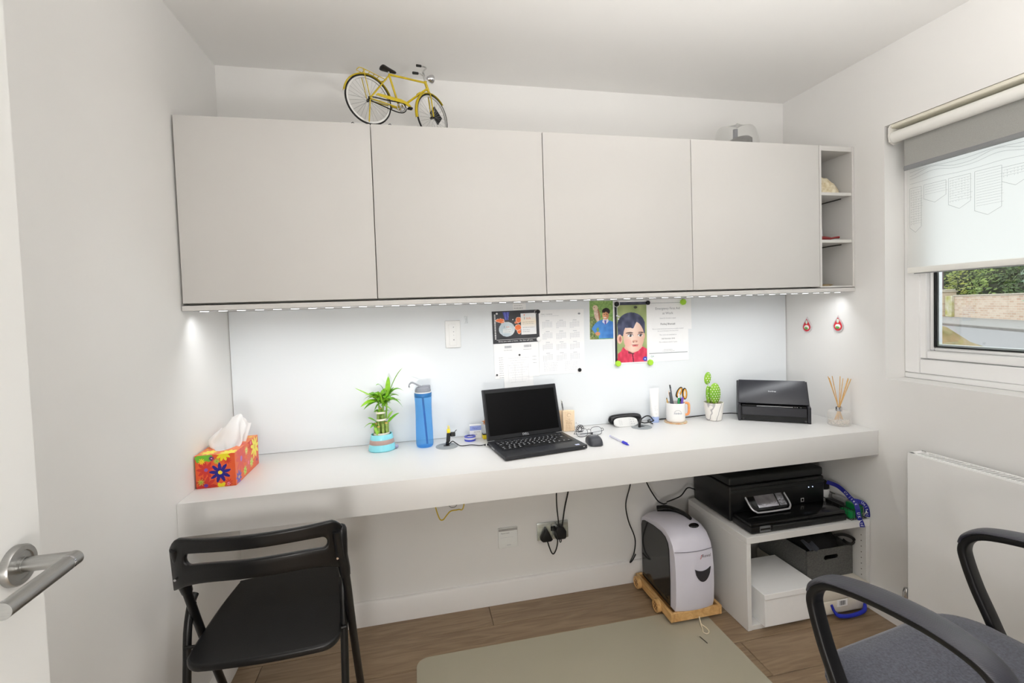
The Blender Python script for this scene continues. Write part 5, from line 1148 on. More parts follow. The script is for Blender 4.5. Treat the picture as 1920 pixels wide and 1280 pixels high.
    for cx, cz, tilt_ in ((-0.0135, 0.122, 0.28), (0.0145, 0.120, -0.24)):
        ring = [(cx + 0.0090 * math.cos(q) * math.cos(tilt_) - 0.0235 * math.sin(q) * math.sin(-tilt_), 0.001, cz + 0.0235 * math.sin(q) * math.cos(tilt_) + 0.0090 * math.cos(q) * math.sin(-tilt_)) for q in [i * math.pi / 14 for i in range(28)]]
        b = B(); b.tube(ring, 0.0036, 8, True); b.cyl((cx * 0.6, 0.001, cz - 0.02), (0, 0.001, 0.084), 0.0042, n=8); h_ = b.build('handle', BLACK, t, world=False)
        b = B(); b.tube([((q[0] - cx) * 0.8 + cx, -0.0016, (q[2] - cz) * 0.84 + cz) for q in ring], 0.0026, 8, True); b.build('orange_lining', mat('amber_rubber', (226, 160, 40), 0.4, noise=0.06, scale=80), h_, world=False)
    # cactus
    cc = (2.023, -0.098, ZD)
    t = thing('cactus', 'green spotted cactus in a white marbled pot', 'potted plant', cc)
    mm = bpy.data.materials.new('white_marble'); mm.use_nodes = True; nt = mm.node_tree; bs = nt.nodes['Principled BSDF']; bs.inputs['Roughness'].default_value = 0.4
    wv = nt.nodes.new('ShaderNodeTexWave'); wv.inputs['Scale'].default_value = 9; wv.inputs['Distortion'].default_value = 9; wv.inputs['Detail'].default_value = 3; tc = nt.nodes.new('ShaderNodeTexCoord'); cr = nt.nodes.new('ShaderNodeValToRGB')
    cr.color_ramp.elements[0].color = (*lin((160, 158, 160)), 1); cr.color_ramp.elements[1].color = (*lin((232, 229, 224)), 1); cr.color_ramp.elements[1].position = 0.08
    nt.links.new(tc.outputs['Object'], wv.inputs[0]); nt.links.new(wv.outputs['Fac'], cr.inputs[0]); nt.links.new(cr.outputs[0], bs.inputs['Base Color'])
    b = B(); b.lathe([(0, 0), (0.030, 0), (0.0335, 0.003), (0.0435, 0.079), (0.0435, 0.081), (0.040, 0.081), (0.038, 0.066), (0, 0.066)], (0, 0, 0), 36); b.build('pot', mm, t, world=False)
    b = B(); b.lathe([(0, 0.0662), (0.0378, 0.0662), (0.039, 0.074), (0.02, 0.077), (0, 0.075)], (0, 0, 0), 24); b.build('soil', mat('dry_soil', (150, 136, 118), 0.95, noise=0.3, scale=200, bump=0.6), t, world=False)
    GC = mat('cactus_green', (110, 164, 44), 0.5, scale=12, rgb2=(146, 190, 52))
    sp = B()
    for (x, y, z, rx, ry, rz, ax) in ((0.003, -0.006, 0.121, 0.0285, 0.013, 0.048, 0.0), (-0.0215, 0.010, 0.190, 0.0165, 0.010, 0.029, 0.15), (-0.017, 0.010, 0.112, 0.014, 0.009, 0.046, -0.06), (0.026, 0.008, 0.108, 0.014, 0.009, 0.034, 0.12)):
        Mx = Matrix.Rotation(ax, 4, 'Y')
        b = B(); b.sph((x, y, z), 1, (rx, ry, rz), 20, 14, Mx); b.build('cactus_pad', GC, t, world=False)
        n = max(2, int(rz / 0.0085))
        for r in range(-n, n + 1):
            for c in range(-3, 4):
                u_ = c * 0.012 + (0.006 if r % 2 else 0); v_ = r * 0.0105
                q = 1 - (u_ / rx) ** 2 - (v_ / rz) ** 2
                if q > 0.06:
                    pt = Vector((x, y, z)) + (Mx @ Vector((u_, -ry * math.sqrt(q), v_)))
                    sp.sph(tuple(pt), 0.0024, (1, 0.5, 1), 6, 4)
    o = sp.build('areoles', mat('areole_white', (244, 244, 236), 0.8, noise=0.03, scale=300), t, world=False, smooth=60); o['kind'] = 'stuff'
    # power lead behind
    t = thing('scanner_lead', 'thin black lead lying along the back of the desk to the document scanner', 'cable', (1.72, -0.02, ZD + 0.002))
    b = B(); b.tube([(1.725, -0.083, ZD + 0.0024), (1.735, -0.020, ZD + 0.0024), (1.79, -0.018, ZD + 0.0024), (1.86, -0.020, ZD + 0.0024), (1.93, -0.026, ZD + 0.0024), (1.99, -0.022, ZD + 0.003), (2.06, -0.040, ZD + 0.009), (2.11, -0.086, ZD + 0.02), (2.135, -0.118, ZD + 0.023)], 0.0022, 8, smooth=6); b.build('lead', BLACK, t)
LEGW = mat('white_legend', (222, 224, 228), 0.4, noise=0.02, scale=40)
right_desk()
# ------------------------------------------------------------------ document scanner
def scanner():
    t = thing('document_scanner', 'closed black desktop document scanner near the right corner', 'scanner', (2.1115, -0.1475, ZD), R_(-35))
    L_ = 0.282
    SG = mat('scanner_charcoal', (44, 45, 51), 0.3, noise=0.06, scale=200); SD = mat('scanner_panel', (34, 34, 40), 0.4, noise=0.05, scale=200)
    side = [(0.004, 0.0), (0.150, 0.0), (0.158, 0.04), (0.112, 0.163), (0.096, 0.168), (0.034, 0.076), (0.004, 0.070)]
    for x0, x1 in ((0.0, 0.0125), (L_ - 0.0125, L_)):
        b = B(); b.prism([(x0, y, z) for y, z in side], (x1 - x0, 0, 0), 0.002, 2); b.build('side_cheek', SD, t, world=False)
    b = B(); b.prism([(0.0130, y, z) for y, z in ((0.012, 0.002), (0.148, 0.002), (0.154, 0.04), (0.108, 0.158), (0.04, 0.064), (0.012, 0.064))], (L_ - 0.026, 0, 0)); b.build('body', GLOSSBLACK, t, world=False)
    d = Vector((0, 0.066, 0.094)).normalized()
    b = B(); b.prism([(0.0045, 0.0245, 0.0775), (L_ - 0.0045, 0.0245, 0.0775), (L_ - 0.008, 0.0915, 0.1725), (0.008, 0.0915, 0.1725)], (0, 0.0065, -0.0045), 0.0015, 2); lid = b.build('top_cover', SG, t, world=False)
    Mx = face_mat((L_ / 2, 0.0585 - 0.0012, 0.1262 + 0.0009), (1, 0, 0), (0, 0.067, 0.095))
    lettering('cover_lettering', [('ScanSnap', 0.0085, Mx)], mat('silver_lettering', (0, 0, 0)), lid, world=False)
    b = B(); b.box(0.016, L_ - 0.016, 0.002, 0.010, 0.0285, 0.0655, 0.0015, 1); b.build('front_panel', SD, t, world=False)
    b = B(); b.box(0.016, L_ - 0.016, 0.006, 0.0115, 0.0665, 0.0735, 0.001, 1); b.build('feed_slot', GLOSSBLACK, t, world=False)
    b = B(); b.box(0.075, 0.215, 0.0046, 0.0058, 0.0685, 0.0702); b.build('slot_trim', ALU, t, world=False)
    for x in (0.222, 0.230, 0.244):
        b = B(); b.cyl((x, 0.0058, 0.0695), (x, 0.0044, 0.0695), 0.0014, n=8); b.build('indicator', ALU, t, world=False)
    b = B(); b.box(0.0132, L_ - 0.0132, 0.008, 0.0118, 0.003, 0.0275); b.build('lower_recess', GLOSSBLACK, t, world=False)
    for x in (0.02, L_ - 0.02):
        b = B(); b.cyl((x, 0.0072, 0.010), (x, 0.0062, 0.010), 0.0045, n=14); b.build('foot_pad', mat('dark_grey_rubber', (52, 52, 52), 0.7, noise=0.05, scale=90), t, world=False)
scanner()
def diffuser():
    c = (2.444, -0.345, ZD)
    t = thing('reed_diffuser', 'clear glass reed diffuser with a silver collar and pale reeds', 'diffuser', c)
    b = B(); b.lathe([(0, 0.0), (0.040, 0.0), (0.042, 0.002), (0.042, 0.056), (0.040, 0.058), (0.0125, 0.0585)], (0, 0, 0), 36); b.build('bottle_glass', mat_mix_transparent('frosted_glass', (238, 236, 232), 0.28, 0.08), t, world=False)
    b = B(); b.lathe([(0.0115, 0.0588), (0.012, 0.06), (0.012, 0.076), (0.009, 0.0765), (0.009, 0.0588)], (0, 0, 0), 24); b.build('collar', CHROME, t, world=False)
    b = B(); rnd = random.Random(8)
    for i in range(150):
        a, r = rnd.uniform(0, 6.283), 0.037 * math.sqrt(rnd.random()); b.sph((r * math.cos(a), r * math.sin(a), rnd.uniform(0.004, 0.020)), 0.0024, (1, 1, 1), 6, 4)
    o = b.build('beads', mat('cream_beads', (226, 216, 206), 0.4, noise=0.1, scale=300), t, world=False, smooth=60); o['kind'] = 'stuff'
    RD = mat_wood('reed', (206, 160, 92), (226, 186, 124), 0.6, 20, (6, 6, 1), 0.0)
    tips = [(-0.047, 0.0, 0.202), (-0.043, 0.01, 0.207), (-0.041, -0.008, 0.21), (0.012, 0.004, 0.205), (0.016, -0.006, 0.197), (0.048, 0.0, 0.195), (0.052, -0.010, 0.193), (0.056, 0.006, 0.19)]
    for i, (x, y, z) in enumerate(tips):
        b = B(); b.cyl((-x * 0.33 * (0.6 if abs(x) < 0.02 else 1), -y * 0.5, 0.022), (x, y, z), 0.0016, n=8); b.build('reed', RD, t, world=False)
diffuser()
# ================================================================== UNDER THE DESK
def wall_fittings():
    t = thing('network_faceplate', 'small white wall faceplate with a grey strip, left of the double socket', 'wall plate', (1.063, 0, 0.288))
    b = B(); b.box(1.0205, 1.1055, -0.012, -0.0005, 0.245, 0.332, 0.002, 2); b.build('plate', mat('pale_grey_plate', (236, 238, 236), 0.4, noise=0.01, scale=40), t)
    b = B(); b.box(1.0215, 1.1045, -0.0128, -0.0121, 0.3205, 0.3305); b.build('grey_strip', mat('mid_grey_strip', (170, 168, 166), 0.5, noise=0.03, scale=60), t)
    lettering('plate_lettering', [('Openreach', 0.0085, face_mat((1.031, -0.0126, 0.311), (1, 0, 0), (0, 0, 1)), 'LEFT'), ('Master 5', 0.0075, face_mat((1.036, -0.0131, 0.3255), (1, 0, 0), (0, 0, 1)), 'LEFT')], INK, t)
    b = B(); b.rect(1.031, 1.085, 0.2915, 0.2922, -0.0123); b.rect(1.056, 1.075, 0.2565, 0.259, -0.0123); b.build('plate_marks', PALEINK, t, smooth=0)
    t = thing('double_socket', 'chrome double power socket with black plugs on the wall below the desk', 'socket', (1.268, 0, 0.292))
    b = B(); b.box(1.196, 1.340, -0.008, -0.0005, 0.253, 0.332, 0.003, 2); b.build('socket_plate', mat('polished_socket', (206, 212, 208), 0.22, 0.8, noise=0.02, scale=30), t)
    b = B(); b.box(1.2580, 1.2665, -0.0098, -0.0081, 0.292, 0.312); b.build('usb_port', BLACK, t)
    b = B(); b.box(1.2690, 1.2760, -0.0098, -0.0081, 0.292, 0.312); b.build('switch', BLACK, t)
    def plug(lab, cx, cz, tri):
        t = thing('power_plug', lab, 'plug', (cx, -0.0085, cz))
        if tri: pts = [(-0.0265, -0.020), (-0.018, -0.027), (0.018, -0.027), (0.0265, -0.020), (0.004, 0.026), (-0.004, 0.026)]
        else: pts = [(-0.024, -0.022), (-0.018, -0.028), (0.020, -0.028), (0.026, -0.02), (0.026, 0.006), (0.012, 0.028), (-0.012, 0.028), (-0.022, 0.016)]
        b = B(); b.prism([(cx + x, -0.0086, cz + z) for x, z in pts], (0, -0.030, 0), 0.003, 2); b.build('plug_body', BLACK, t)
        return t
    p1 = plug('triangular black plug in the left side of the chrome socket', 1.2325, 0.286, True)
    p2 = plug('bulky black plug in the right side of the chrome socket', 1.296, 0.290, False)
    b = B(); b.tube([(1.296, -0.024, 0.2615), (1.293, -0.024, 0.25), (1.297, -0.024, 0.243), (1.301, -0.024, 0.25), (1.2985, -0.024, 0.2615)], 0.0022, 6, smooth=4); b.build('pull_loop', BLACK, p2)
    def cable(lab, pts, r=0.0028):
        b = B(); b.tube(pts, r, 8, smooth=6); return tag(b.build('power_cable', BLACK, loc=pts[0]), lab, 'cable', 'cables under the desk')
    cable('black cable looping from the triangular plug up to the right-hand plug', [(1.236, -0.026, 0.2585), (1.242, -0.028, 0.235), (1.253, -0.030, 0.205), (1.262, -0.034, 0.202), (1.272, -0.042, 0.228), (1.277, -0.046, 0.262), (1.271, -0.048, 0.292), (1.2655, -0.030, 0.318), (1.2630, -0.012, 0.306)])
    cable('left of two black cables running from the right-hand plug up to the desk', [(1.290, -0.034, 0.3185), (1.285, -0.036, 0.36), (1.278, -0.045, 0.43), (1.279, -0.05, 0.52), (1.290, -0.055, 0.6495)])
    cable('right of two black cables running from the right-hand plug up to the desk', [(1.304, -0.034, 0.3185), (1.317, -0.036, 0.40), (1.335, -0.05, 0.50), (1.352, -0.055, 0.6495)], 0.0034)
    cable('black cable hanging down the wall to the skirting left of the shredder', [(1.643, -0.05, 0.6495), (1.638, -0.04, 0.56), (1.636, -0.03, 0.47), (1.612, -0.028, 0.38), (1.622, -0.03, 0.30), (1.652, -0.03, 0.215), (1.645, -0.032, 0.15), (1.622, -0.036, 0.112), (1.634, -0.034, 0.116), (1.655, -0.028, 0.14)])
    cable('black cable from the desk down to the top of the shredder', [(1.655, -0.06, 0.6495), (1.69, -0.07, 0.5), (1.735, -0.08, 0.41), (1.765, -0.082, 0.385), (1.785, -0.086, 0.3865)], 0.003)
    cable('black cable from the shredder top across to the printer', [(1.79, -0.075, 0.3865), (1.84, -0.07, 0.395), (1.875, -0.06, 0.402), (1.905, -0.06, 0.432), (1.935, -0.06, 0.425), (1.9440, -0.06, 0.420)], 0.0028)
    b = B(); b.tube([(0.740, -0.12, 0.6495), (0.748, -0.14, 0.54), (0.764, -0.15, 0.476), (0.778, -0.15, 0.466), (0.79, -0.15, 0.478), (0.81, -0.15, 0.497), (0.84, -0.15, 0.500), (0.862, -0.15, 0.512), (0.880, -0.13, 0.6495)], 0.0024, 8, smooth=6)
    tag(b.build('yellow_wire', mat('yellow_wire_plastic', (206, 176, 40), 0.45, noise=0.05, scale=60), loc=(0.740, -0.12, 0.6495)), 'thin yellow wire drooping from the underside of the desk', 'wire')
    b = B(); b.tube([(0.775, -0.20, 0.6495), (0.785, -0.20, 0.60), (0.797, -0.20, 0.548), (0.815, -0.20, 0.532), (0.835, -0.20, 0.55), (0.85, -0.20, 0.6495)], 0.0014, 8, smooth=6)
    tag(b.build('grey_wire', mat('grey_wire_plastic', (120, 118, 120), 0.45, noise=0.05, scale=60), loc=(0.775, -0.20, 0.6495)), 'thin grey wire crossing the yellow one under the desk', 'wire')
wall_fittings()
# ------------------------------------------------------------------ trolley and shredder
def shredder():
    PINE = mat_wood('toy_pine', (196, 150, 92), (222, 182, 124), 0.5, 6, (6, 1, 6), 0.05)
    t = thing('wooden_trolley', 'small pine trolley on round wooden wheels carrying the shredder', 'trolley', (1.765, -0.18, 0.0023))
    x0, x1, y0, y1 = 1.652, 1.880, -0.329, -0.028
    b = B(); b.box(x0 + 0.012, x1 - 0.012, y0 + 0.012, y1 - 0.012, 0.020, 0.034); b.build('deck_board', PINE, t)
    for nm, a in (('side_board', (x0, x0 + 0.0115, y0, y1)), ('side_board', (x1 - 0.0115, x1, y0, y1)), ('end_board', (x0 + 0.012, x1 - 0.012, y0, y0 + 0.0115)), ('end_board', (x0 + 0.012, x1 - 0.012, y1 - 0.0115, y1))):
        b = B(); b.box(*a, 0.016, 0.052, 0.0012, 1); b.build(nm, PINE, t)
    for y in (-0.062, -0.232):
        for x, s in ((x0, -1), (x1, 1)):
            b = B(); Mx = Matrix.Translation((x + s * 0.0008, y, 0.0293)) @ Matrix.Rotation(R_(90 * s), 4, 'Y')
            b.lathe([(0, 0), (0.0265, 0), (0.0265, 0.014), (0.0245, 0.016), (0.020, 0.016), (0.019, 0.0145), (0, 0.0145)], (0, 0, 0), 24, Mx); w_ = b.build('wheel', PINE, t)
            if s < 0:
                b = B()
                for k in range(6):
                    a = k * math.pi / 3; b.cyl((x - 0.0154, y + 0.012 * math.cos(a), 0.0293 + 0.012 * math.sin(a)), (x - 0.0162, y + 0.012 * math.cos(a), 0.0293 + 0.012 * math.sin(a)), 0.0035, n=8)
                b.cyl((x - 0.0154, y, 0.0293), (x - 0.017, y, 0.0293), 0.0045, n=10); o = b.build('wheel_carving', mat('dark_pine', (126, 88, 52), 0.6, noise=0.1, scale=60), w_)
    b = B(); b.tube([(1.775, -0.3292, 0.022), (1.773, -0.340, 0.012), (1.768, -0.352, 0.006), (1.760, -0.375, 0.0045), (1.752, -0.392, 0.0045), (1.762, -0.402, 0.0045), (1.776, -0.392, 0.0045), (1.778, -0.372, 0.0045), (1.770, -0.350, 0.008), (1.777, -0.3292, 0.022)], 0.0021, 8, smooth=6); b.build('pull_cord', mat('cream_cord', (222, 210, 186), 0.9, noise=0.08, scale=300, bump=0.3), t)
    t = thing('paper_shredder', 'lilac-white and black upright paper shredder on the pine trolley', 'shredder', (1.765, -0.185, 0.0525), R_(0))
    LW = mat('lilac_white_plastic', (214, 212, 224), 0.28, noise=0.01, scale=30); SM = mat('smoked_bin', (24, 26, 26), 0.12, noise=0.08, scale=20)
    # body section: side profile (y, z) extruded over the width, front bowed outwards
    def prof(n=10):
        P = [(-0.048, 0.0530), (-0.046, 0.305), (-0.052, 0.335), (-0.075, 0.352), (-0.13, 0.366), (-0.20, 0.375), (-0.25, 0.372), (-0.285, 0.358), (-0.310, 0.330), (-0.322, 0.295), (-0.329, 0.22), (-0.330, 0.15), (-0.326, 0.08), (-0.318, 0.0530)]
        return P
    xa, xb = 1.676, 1.846
    def shell(xl_, xr_, P, bow=0.012, nx=12, sh=0.016):
        b = B(); rows = []
        for i in range(nx + 1):
            s = -1 + 2 * i / nx; k = math.sqrt(max(0, 1 - s * s)); rd = 1 - abs(s) ** 5
            x = (xl_ + xr_) / 2 + s * (xr_ - xl_) / 2
            row = []
            for (y, z) in P:
                yy = y - (bow * (1 - s * s) if y < -0.28 else 0); zz = z - (sh * (1 - rd) if z > 0.25 else 0)
                row.append(b.bm.verts.new((x, yy, zz)))
            rows.append(row)
        m = len(P)
        for A, Q in zip(rows, rows[1:]):
            for k in range(m): b.bm.faces.new((A[k], A[(k + 1) % m], Q[(k + 1) % m], Q[k]))
        b.bm.faces.new(rows[0][::-1]); b.bm.faces.new(rows[-1])
        return b
    P = prof()
    shell(xa, xb, P).build('shredder_body', LW, t, smooth=50)
    # smoked bin window on the left and right side, inset below the white shoulder
    for x, s in ((xa, -1), (xb, 1)):
        Q = [(-0.056, 0.0545), (-0.054, 0.290), (-0.062, 0.312), (-0.085, 0.322), (-0.16, 0.334), (-0.225, 0.337), (-0.258, 0.330), (-0.278, 0.312), (-0.286, 0.285), (-0.290, 0.16), (-0.287, 0.0545)]
        b = B(); b.prism([(x + s * 0.0002, y, z) for y, z in Q], (s * 0.0035, 0, 0), 0.0012, 1); b.build('smoked_side', SM, t)
    b = B(); 
    for k in range(13):
        s = -1 + 2 * k / 12
    seam = [((xa + xb) / 2 + s * (xb - xa) / 2 * 1.004, -0.3225 - 0.0125 * (1 - s * s) - 0.0012, 0.296 - 0.001) for s in [-1 + 2 * k / 14 for k in range(15)]]
    b.tube(seam, 0.0011, 6); b.build('lid_seam', mat('seam_grey', (120, 118, 130), 0.5, noise=0.02, scale=40), t)
    # feed throat along the top and the button recess
    b = B()
    pts = [(1.745, -0.075, 0.3575), (1.775, -0.10, 0.3680), (1.80, -0.14, 0.3725), (1.806, -0.19, 0.3785), (1.806, -0.235, 0.3785)]
    b.tube(pts, [0.018, 0.016, 0.012, 0.010, 0.007], 10, smooth=4); b.build('feed_slot', GLOSSBLACK, t)
    b = B(); b.tube([(1.762, -0.078, 0.368), (1.79, -0.12, 0.378), (1.806, -0.19, 0.3795)], 0.006, 8, smooth=4); b.build('carry_handle', BLACK, t)
    b = B(); b.sph((1.797, -0.272, 0.3665), 1, (0.023, 0.012, 0.0055), 20, 10, Matrix.Rotation(R_(28), 4, 'X')); b.build('button_recess', GLOSSBLACK, t)
    # half-moon viewing window on the front
    def front(x, z, d=0.0): s = (x - (xa + xb) / 2) / ((xb - xa) / 2); return -0.3262 - 0.0045 * (z > 0.1) - 0.012 * (1 - s * s) - d
    b = B(); cx, cz = 1.790, 0.214; up, dn = [], []
    for i in range(17):
        u_ = -1 + i / 8; x = cx + u_ * 0.037
        zt = cz + 0.011 * u_ * u_; zb_ = cz - 0.043 * math.sqrt(max(0, 1 - u_ * u_)) + 0.011 * u_ * u_
        up.append((x, zt)); dn.append((x, zb_))
    V = [[b.bm.verts.new((x, front(x, z, 0.0020), z)) for x, z in L_] for L_ in (up, dn)]
    V2 = [[b.bm.verts.new((x, front(x, z, -0.002), z)) for x, z in L_] for L_ in (up, dn)]
    for i in range(16):
        for A, C in ((V[0], V[1]), (V2[0], V2[1]), (V[0], V2[0]), (V[1], V2[1])):
            try: b.bm.faces.new((A[i], A[i + 1], C[i + 1], C[i]))
            except ValueError: pass
    b.build('viewing_window', mat('smoky_window', (48, 48, 54), 0.08, noise=0.05, scale=30), t)
    lettering('maker_lettering', [('Rexel', 0.0185, face_mat((1.803, front(1.803, 0.277, 0.0052), 0.277), (1, 0.06, 0), (0, 0, 1)))], mat('dark_lettering', (52, 46, 54), 0.4, noise=0.03, scale=40), t)
    b = B(); y = front(1.779, 0.275, 0.0050); b.quad((1.7740, y, 0.2665), (1.7765, y, 0.2665), (1.7805, y, 0.275), (1.778, y, 0.275)); b.quad((1.7765, y, 0.277), (1.7795, y, 0.277), (1.7825, y, 0.2835), (1.7800, y, 0.2835)); b.build('red_mark', mat('red_mark', (200, 48, 56), 0.4, noise=0.03, scale=40), t, smooth=0)
shredder()
# ------------------------------------------------------------------ low white unit and what is in it
def low_unit():
    t = thing('low_storage_unit', 'low open white storage unit under the right end of the desk', 'storage unit', (2.2135, -0.23, 0))
    x0, x1, y0, y1, h = 1.922, 2.505, -0.427, -0.038, 0.371
    b = B(); b.box(x0, x1, y0, y1, h - 0.026, h, 0.001, 1); b.build('top_board', LAM, t)
    b = B(); b.box(x0, x0 + 0.019, y0, y1, 0.0005, h - 0.0262, 0.001, 1); b.build('side_panel', LAM, t)
    b = B(); b.box(x1 - 0.019, x1, y0, y1, 0.0005, h - 0.0262, 0.001, 1); r_ = b.build('side_panel', LAM, t)
    b = B(); b.box(x0 + 0.0195, x1 - 0.0195, y0 + 0.002, y1, 0.0005, 0.019, 0.001, 1); b.build('bottom_board', LAM, t)
    b = B(); b.box(x0 + 0.0195, x1 - 0.0195, y1 - 0.006, y1, 0.0195, h - 0.0265); b.build('back_board', LAM, t)
    for k in range(8):
        b = B(); b.cyl((x1 - 0.0192, y0 + 0.022, 0.13 + k * 0.024), (x1 - 0.0198, y0 + 0.022, 0.13 + k * 0.024), 0.0022, n=8); b.build('peg_hole', mat('peg_shadow', (96, 92, 86), 0.8, noise=0.03, scale=40), r_)
    # lidded white box
    t = thing('lidded_box', 'white lidded cardboard box sticking out of the low unit', 'box', (2.106, -0.335, 0.0195))
    b = B(); b.box(1.983, 2.231, -0.446, -0.216, 0.0195, 0.127, 0.001, 1); b.build('box_base', PAPER, t)
    b = B(); b.box(1.979, 2.235, -0.4505, -0.212, 0.1285, 0.150, 0.0012, 1); b.build('box_lid', PAPER, t)
    # pale case with a blue handle
    t = thing('plastic_case', 'pale plastic case with a blue handle and a bar code label, under the felt bin', 'case', (2.362, -0.31, 0.0195))
    PC = mat('pale_case_plastic', (214, 208, 196), 0.35, noise=0.02, scale=20)
    b = B(); b.box(2.243, 2.480, -0.448, -0.09, 0.0195, 0.074, 0.006, 2); b.build('case_base', PC, t)
    b = B(); b.box(2.243, 2.480, -0.448, -0.09, 0.0745, 0.1205, 0.006, 2); b.build('case_lid', PC, t)
    BH = mat('royal_blue_plastic', (36, 48, 168), 0.3, noise=0.04, scale=60)
    b = B(); b.tube([(2.288, -0.4485, 0.060), (2.296, -0.455, 0.035), (2.310, -0.462, 0.020), (2.36, -0.466, 0.014), (2.41, -0.466, 0.018), (2.435, -0.462, 0.026), (2.452, -0.4485, 0.040)], [0.005, 0.0055, 0.008, 0.0075, 0.0075, 0.008, 0.0055], 10, smooth=4); b.build('case_handle', BH, t)
    b = B(); b.box(2.316, 2.366, -0.4492, -0.4484, 0.046, 0.074); lb = b.build('case_label', PAPER, t)
    b = B(); rnd = random.Random(9); x = 2.328
    while x < 2.356: q = rnd.uniform(0.0006, 0.0022); b.rect(x, x + q, 0.051, 0.069, -0.4495); x += q + rnd.uniform(0.0006, 0.0016)
    b.build('bar_code', DARKINK, lb, smooth=0)
    # grey felt bin with dark cloth bag
    t = thing('felt_bin', 'grey felt storage bin with a slot handle, standing on the pale case', 'bin', (2.36, -0.24, 0.121))
    FE = mat('grey_felt', (92, 92, 90), 0.95, noise=0.25, scale=160, bump=0.5, rgb2=None)
    x0, x1, y0, y1, z0, z1 = 2.247, 2.474, -0.372, -0.10, 0.121, 0.243
    hx0, hx1, hz0, hz1 = 2.328, 2.402, 0.196, 0.216
    b = B()
    # front wall with a real slot
    xs = [x0] + [hx0 + (hx1 - hx0) * k / 12 for k in range(13)] + [x1]
    def slot(x):
        c, hw, hh = (hx0 + hx1) / 2, (hx1 - hx0) / 2, (hz1 - hz0) / 2; d = max(0, abs(x - c) - (hw - hh)); return hh * math.sqrt(max(0, 1 - (d / hh) ** 2)) if d < hh else 0
    fs = []; zc = (hz0 + hz1) / 2
    V = [(b.bm.verts.new((x, y0, z0)), b.bm.verts.new((x, y0, zc - slot(x))), b.bm.verts.new((x, y0, zc + slot(x))) if slot(x) > 1e-6 else None, b.bm.verts.new((x, y0, z1))) for x in xs]
    for A, C in zip(V, V[1:]):
        fs.append(b.bm.faces.new((A[0], C[0], C[1], A[1])))
        a2, c2 = A[2] or A[1], C[2] or C[1]; fs.append(b.bm.faces.new((a2, c2, C[3], A[3])))
    b.bm.normal_update(); bmesh.ops.solidify(b.bm, geom=fs, thickness=-0.004)
    b.box(x0, x0 + 0.004, y0 + 0.0045, y1, z0, z1); b.box(x1 - 0.004, x1, y0 + 0.0045, y1, z0, z1); b.box(x0 + 0.004, x1 - 0.004, y1 - 0.004, y1, z0, z1); b.box(x0 + 0.0042, x1 - 0.0042, y0 + 0.0045, y1 - 0.0045, z0, z0 + 0.004)
    b.build('felt_wall', FE, t, smooth=0)
    t = thing('cloth_bag', 'crumpled black cloth bag stuffed in the top of the felt bin', 'bag', (2.36, -0.24, z1))
    b = B()
    def bag(u, v):
        a = u * 2 * math.pi; e = math.cos(v * math.pi / 2) ** 0.5
        x = 2.3605 + (0.100 + 0.004 * math.sin(a * 5)) * math.copysign(abs(math.cos(a)) ** 0.6, math.cos(a)) * e; y = -0.236 + 0.118 * math.copysign(abs(math.sin(a)) ** 0.6, math.sin(a)) * e
        return (x, y, 0.205 + 0.085 * math.sin(v * math.pi / 2) + 0.010 * math.sin(x * 90) * math.cos(y * 70) * (v > 0.1))
    b.grid(bag, 40, 12); bmesh.ops.remove_doubles(b.bm, verts=b.bm.verts, dist=1e-5); b.build('bag_body', mat('black_cloth', (20, 20, 21), 0.8, noise=0.2, scale=90, bump=0.3), t, smooth=70)
    b = B(); b.tube([(2.43, -0.33, 0.268), (2.455, -0.352, 0.278), (2.474, -0.375, 0.272), (2.480, -0.378, 0.258), (2.468, -0.378, 0.249), (2.446, -0.376, 0.2555), (2.442, -0.360, 0.262)], 1, smooth=4, prof=[(-0.0015, -0.006), (0.0015, -0.006), (0.0015, 0.006), (-0.0015, 0.006)]); b.build('bag_strap', BLACK, t)
    b = B(); b.grid(lambda u, v: (2.262 + 0.045 * u + 0.01 * v, -0.376 - 0.004 * math.sin(u * 3) + 0.06 * v, 0.2465 + 0.014 * v + 0.004 * math.sin(u * 8)), 10, 5, 0.001); b.build('folded_flap', mat('grey_cloth_flap', (70, 74, 82), 0.85, noise=0.1, scale=120), t, smooth=70)
low_unit()
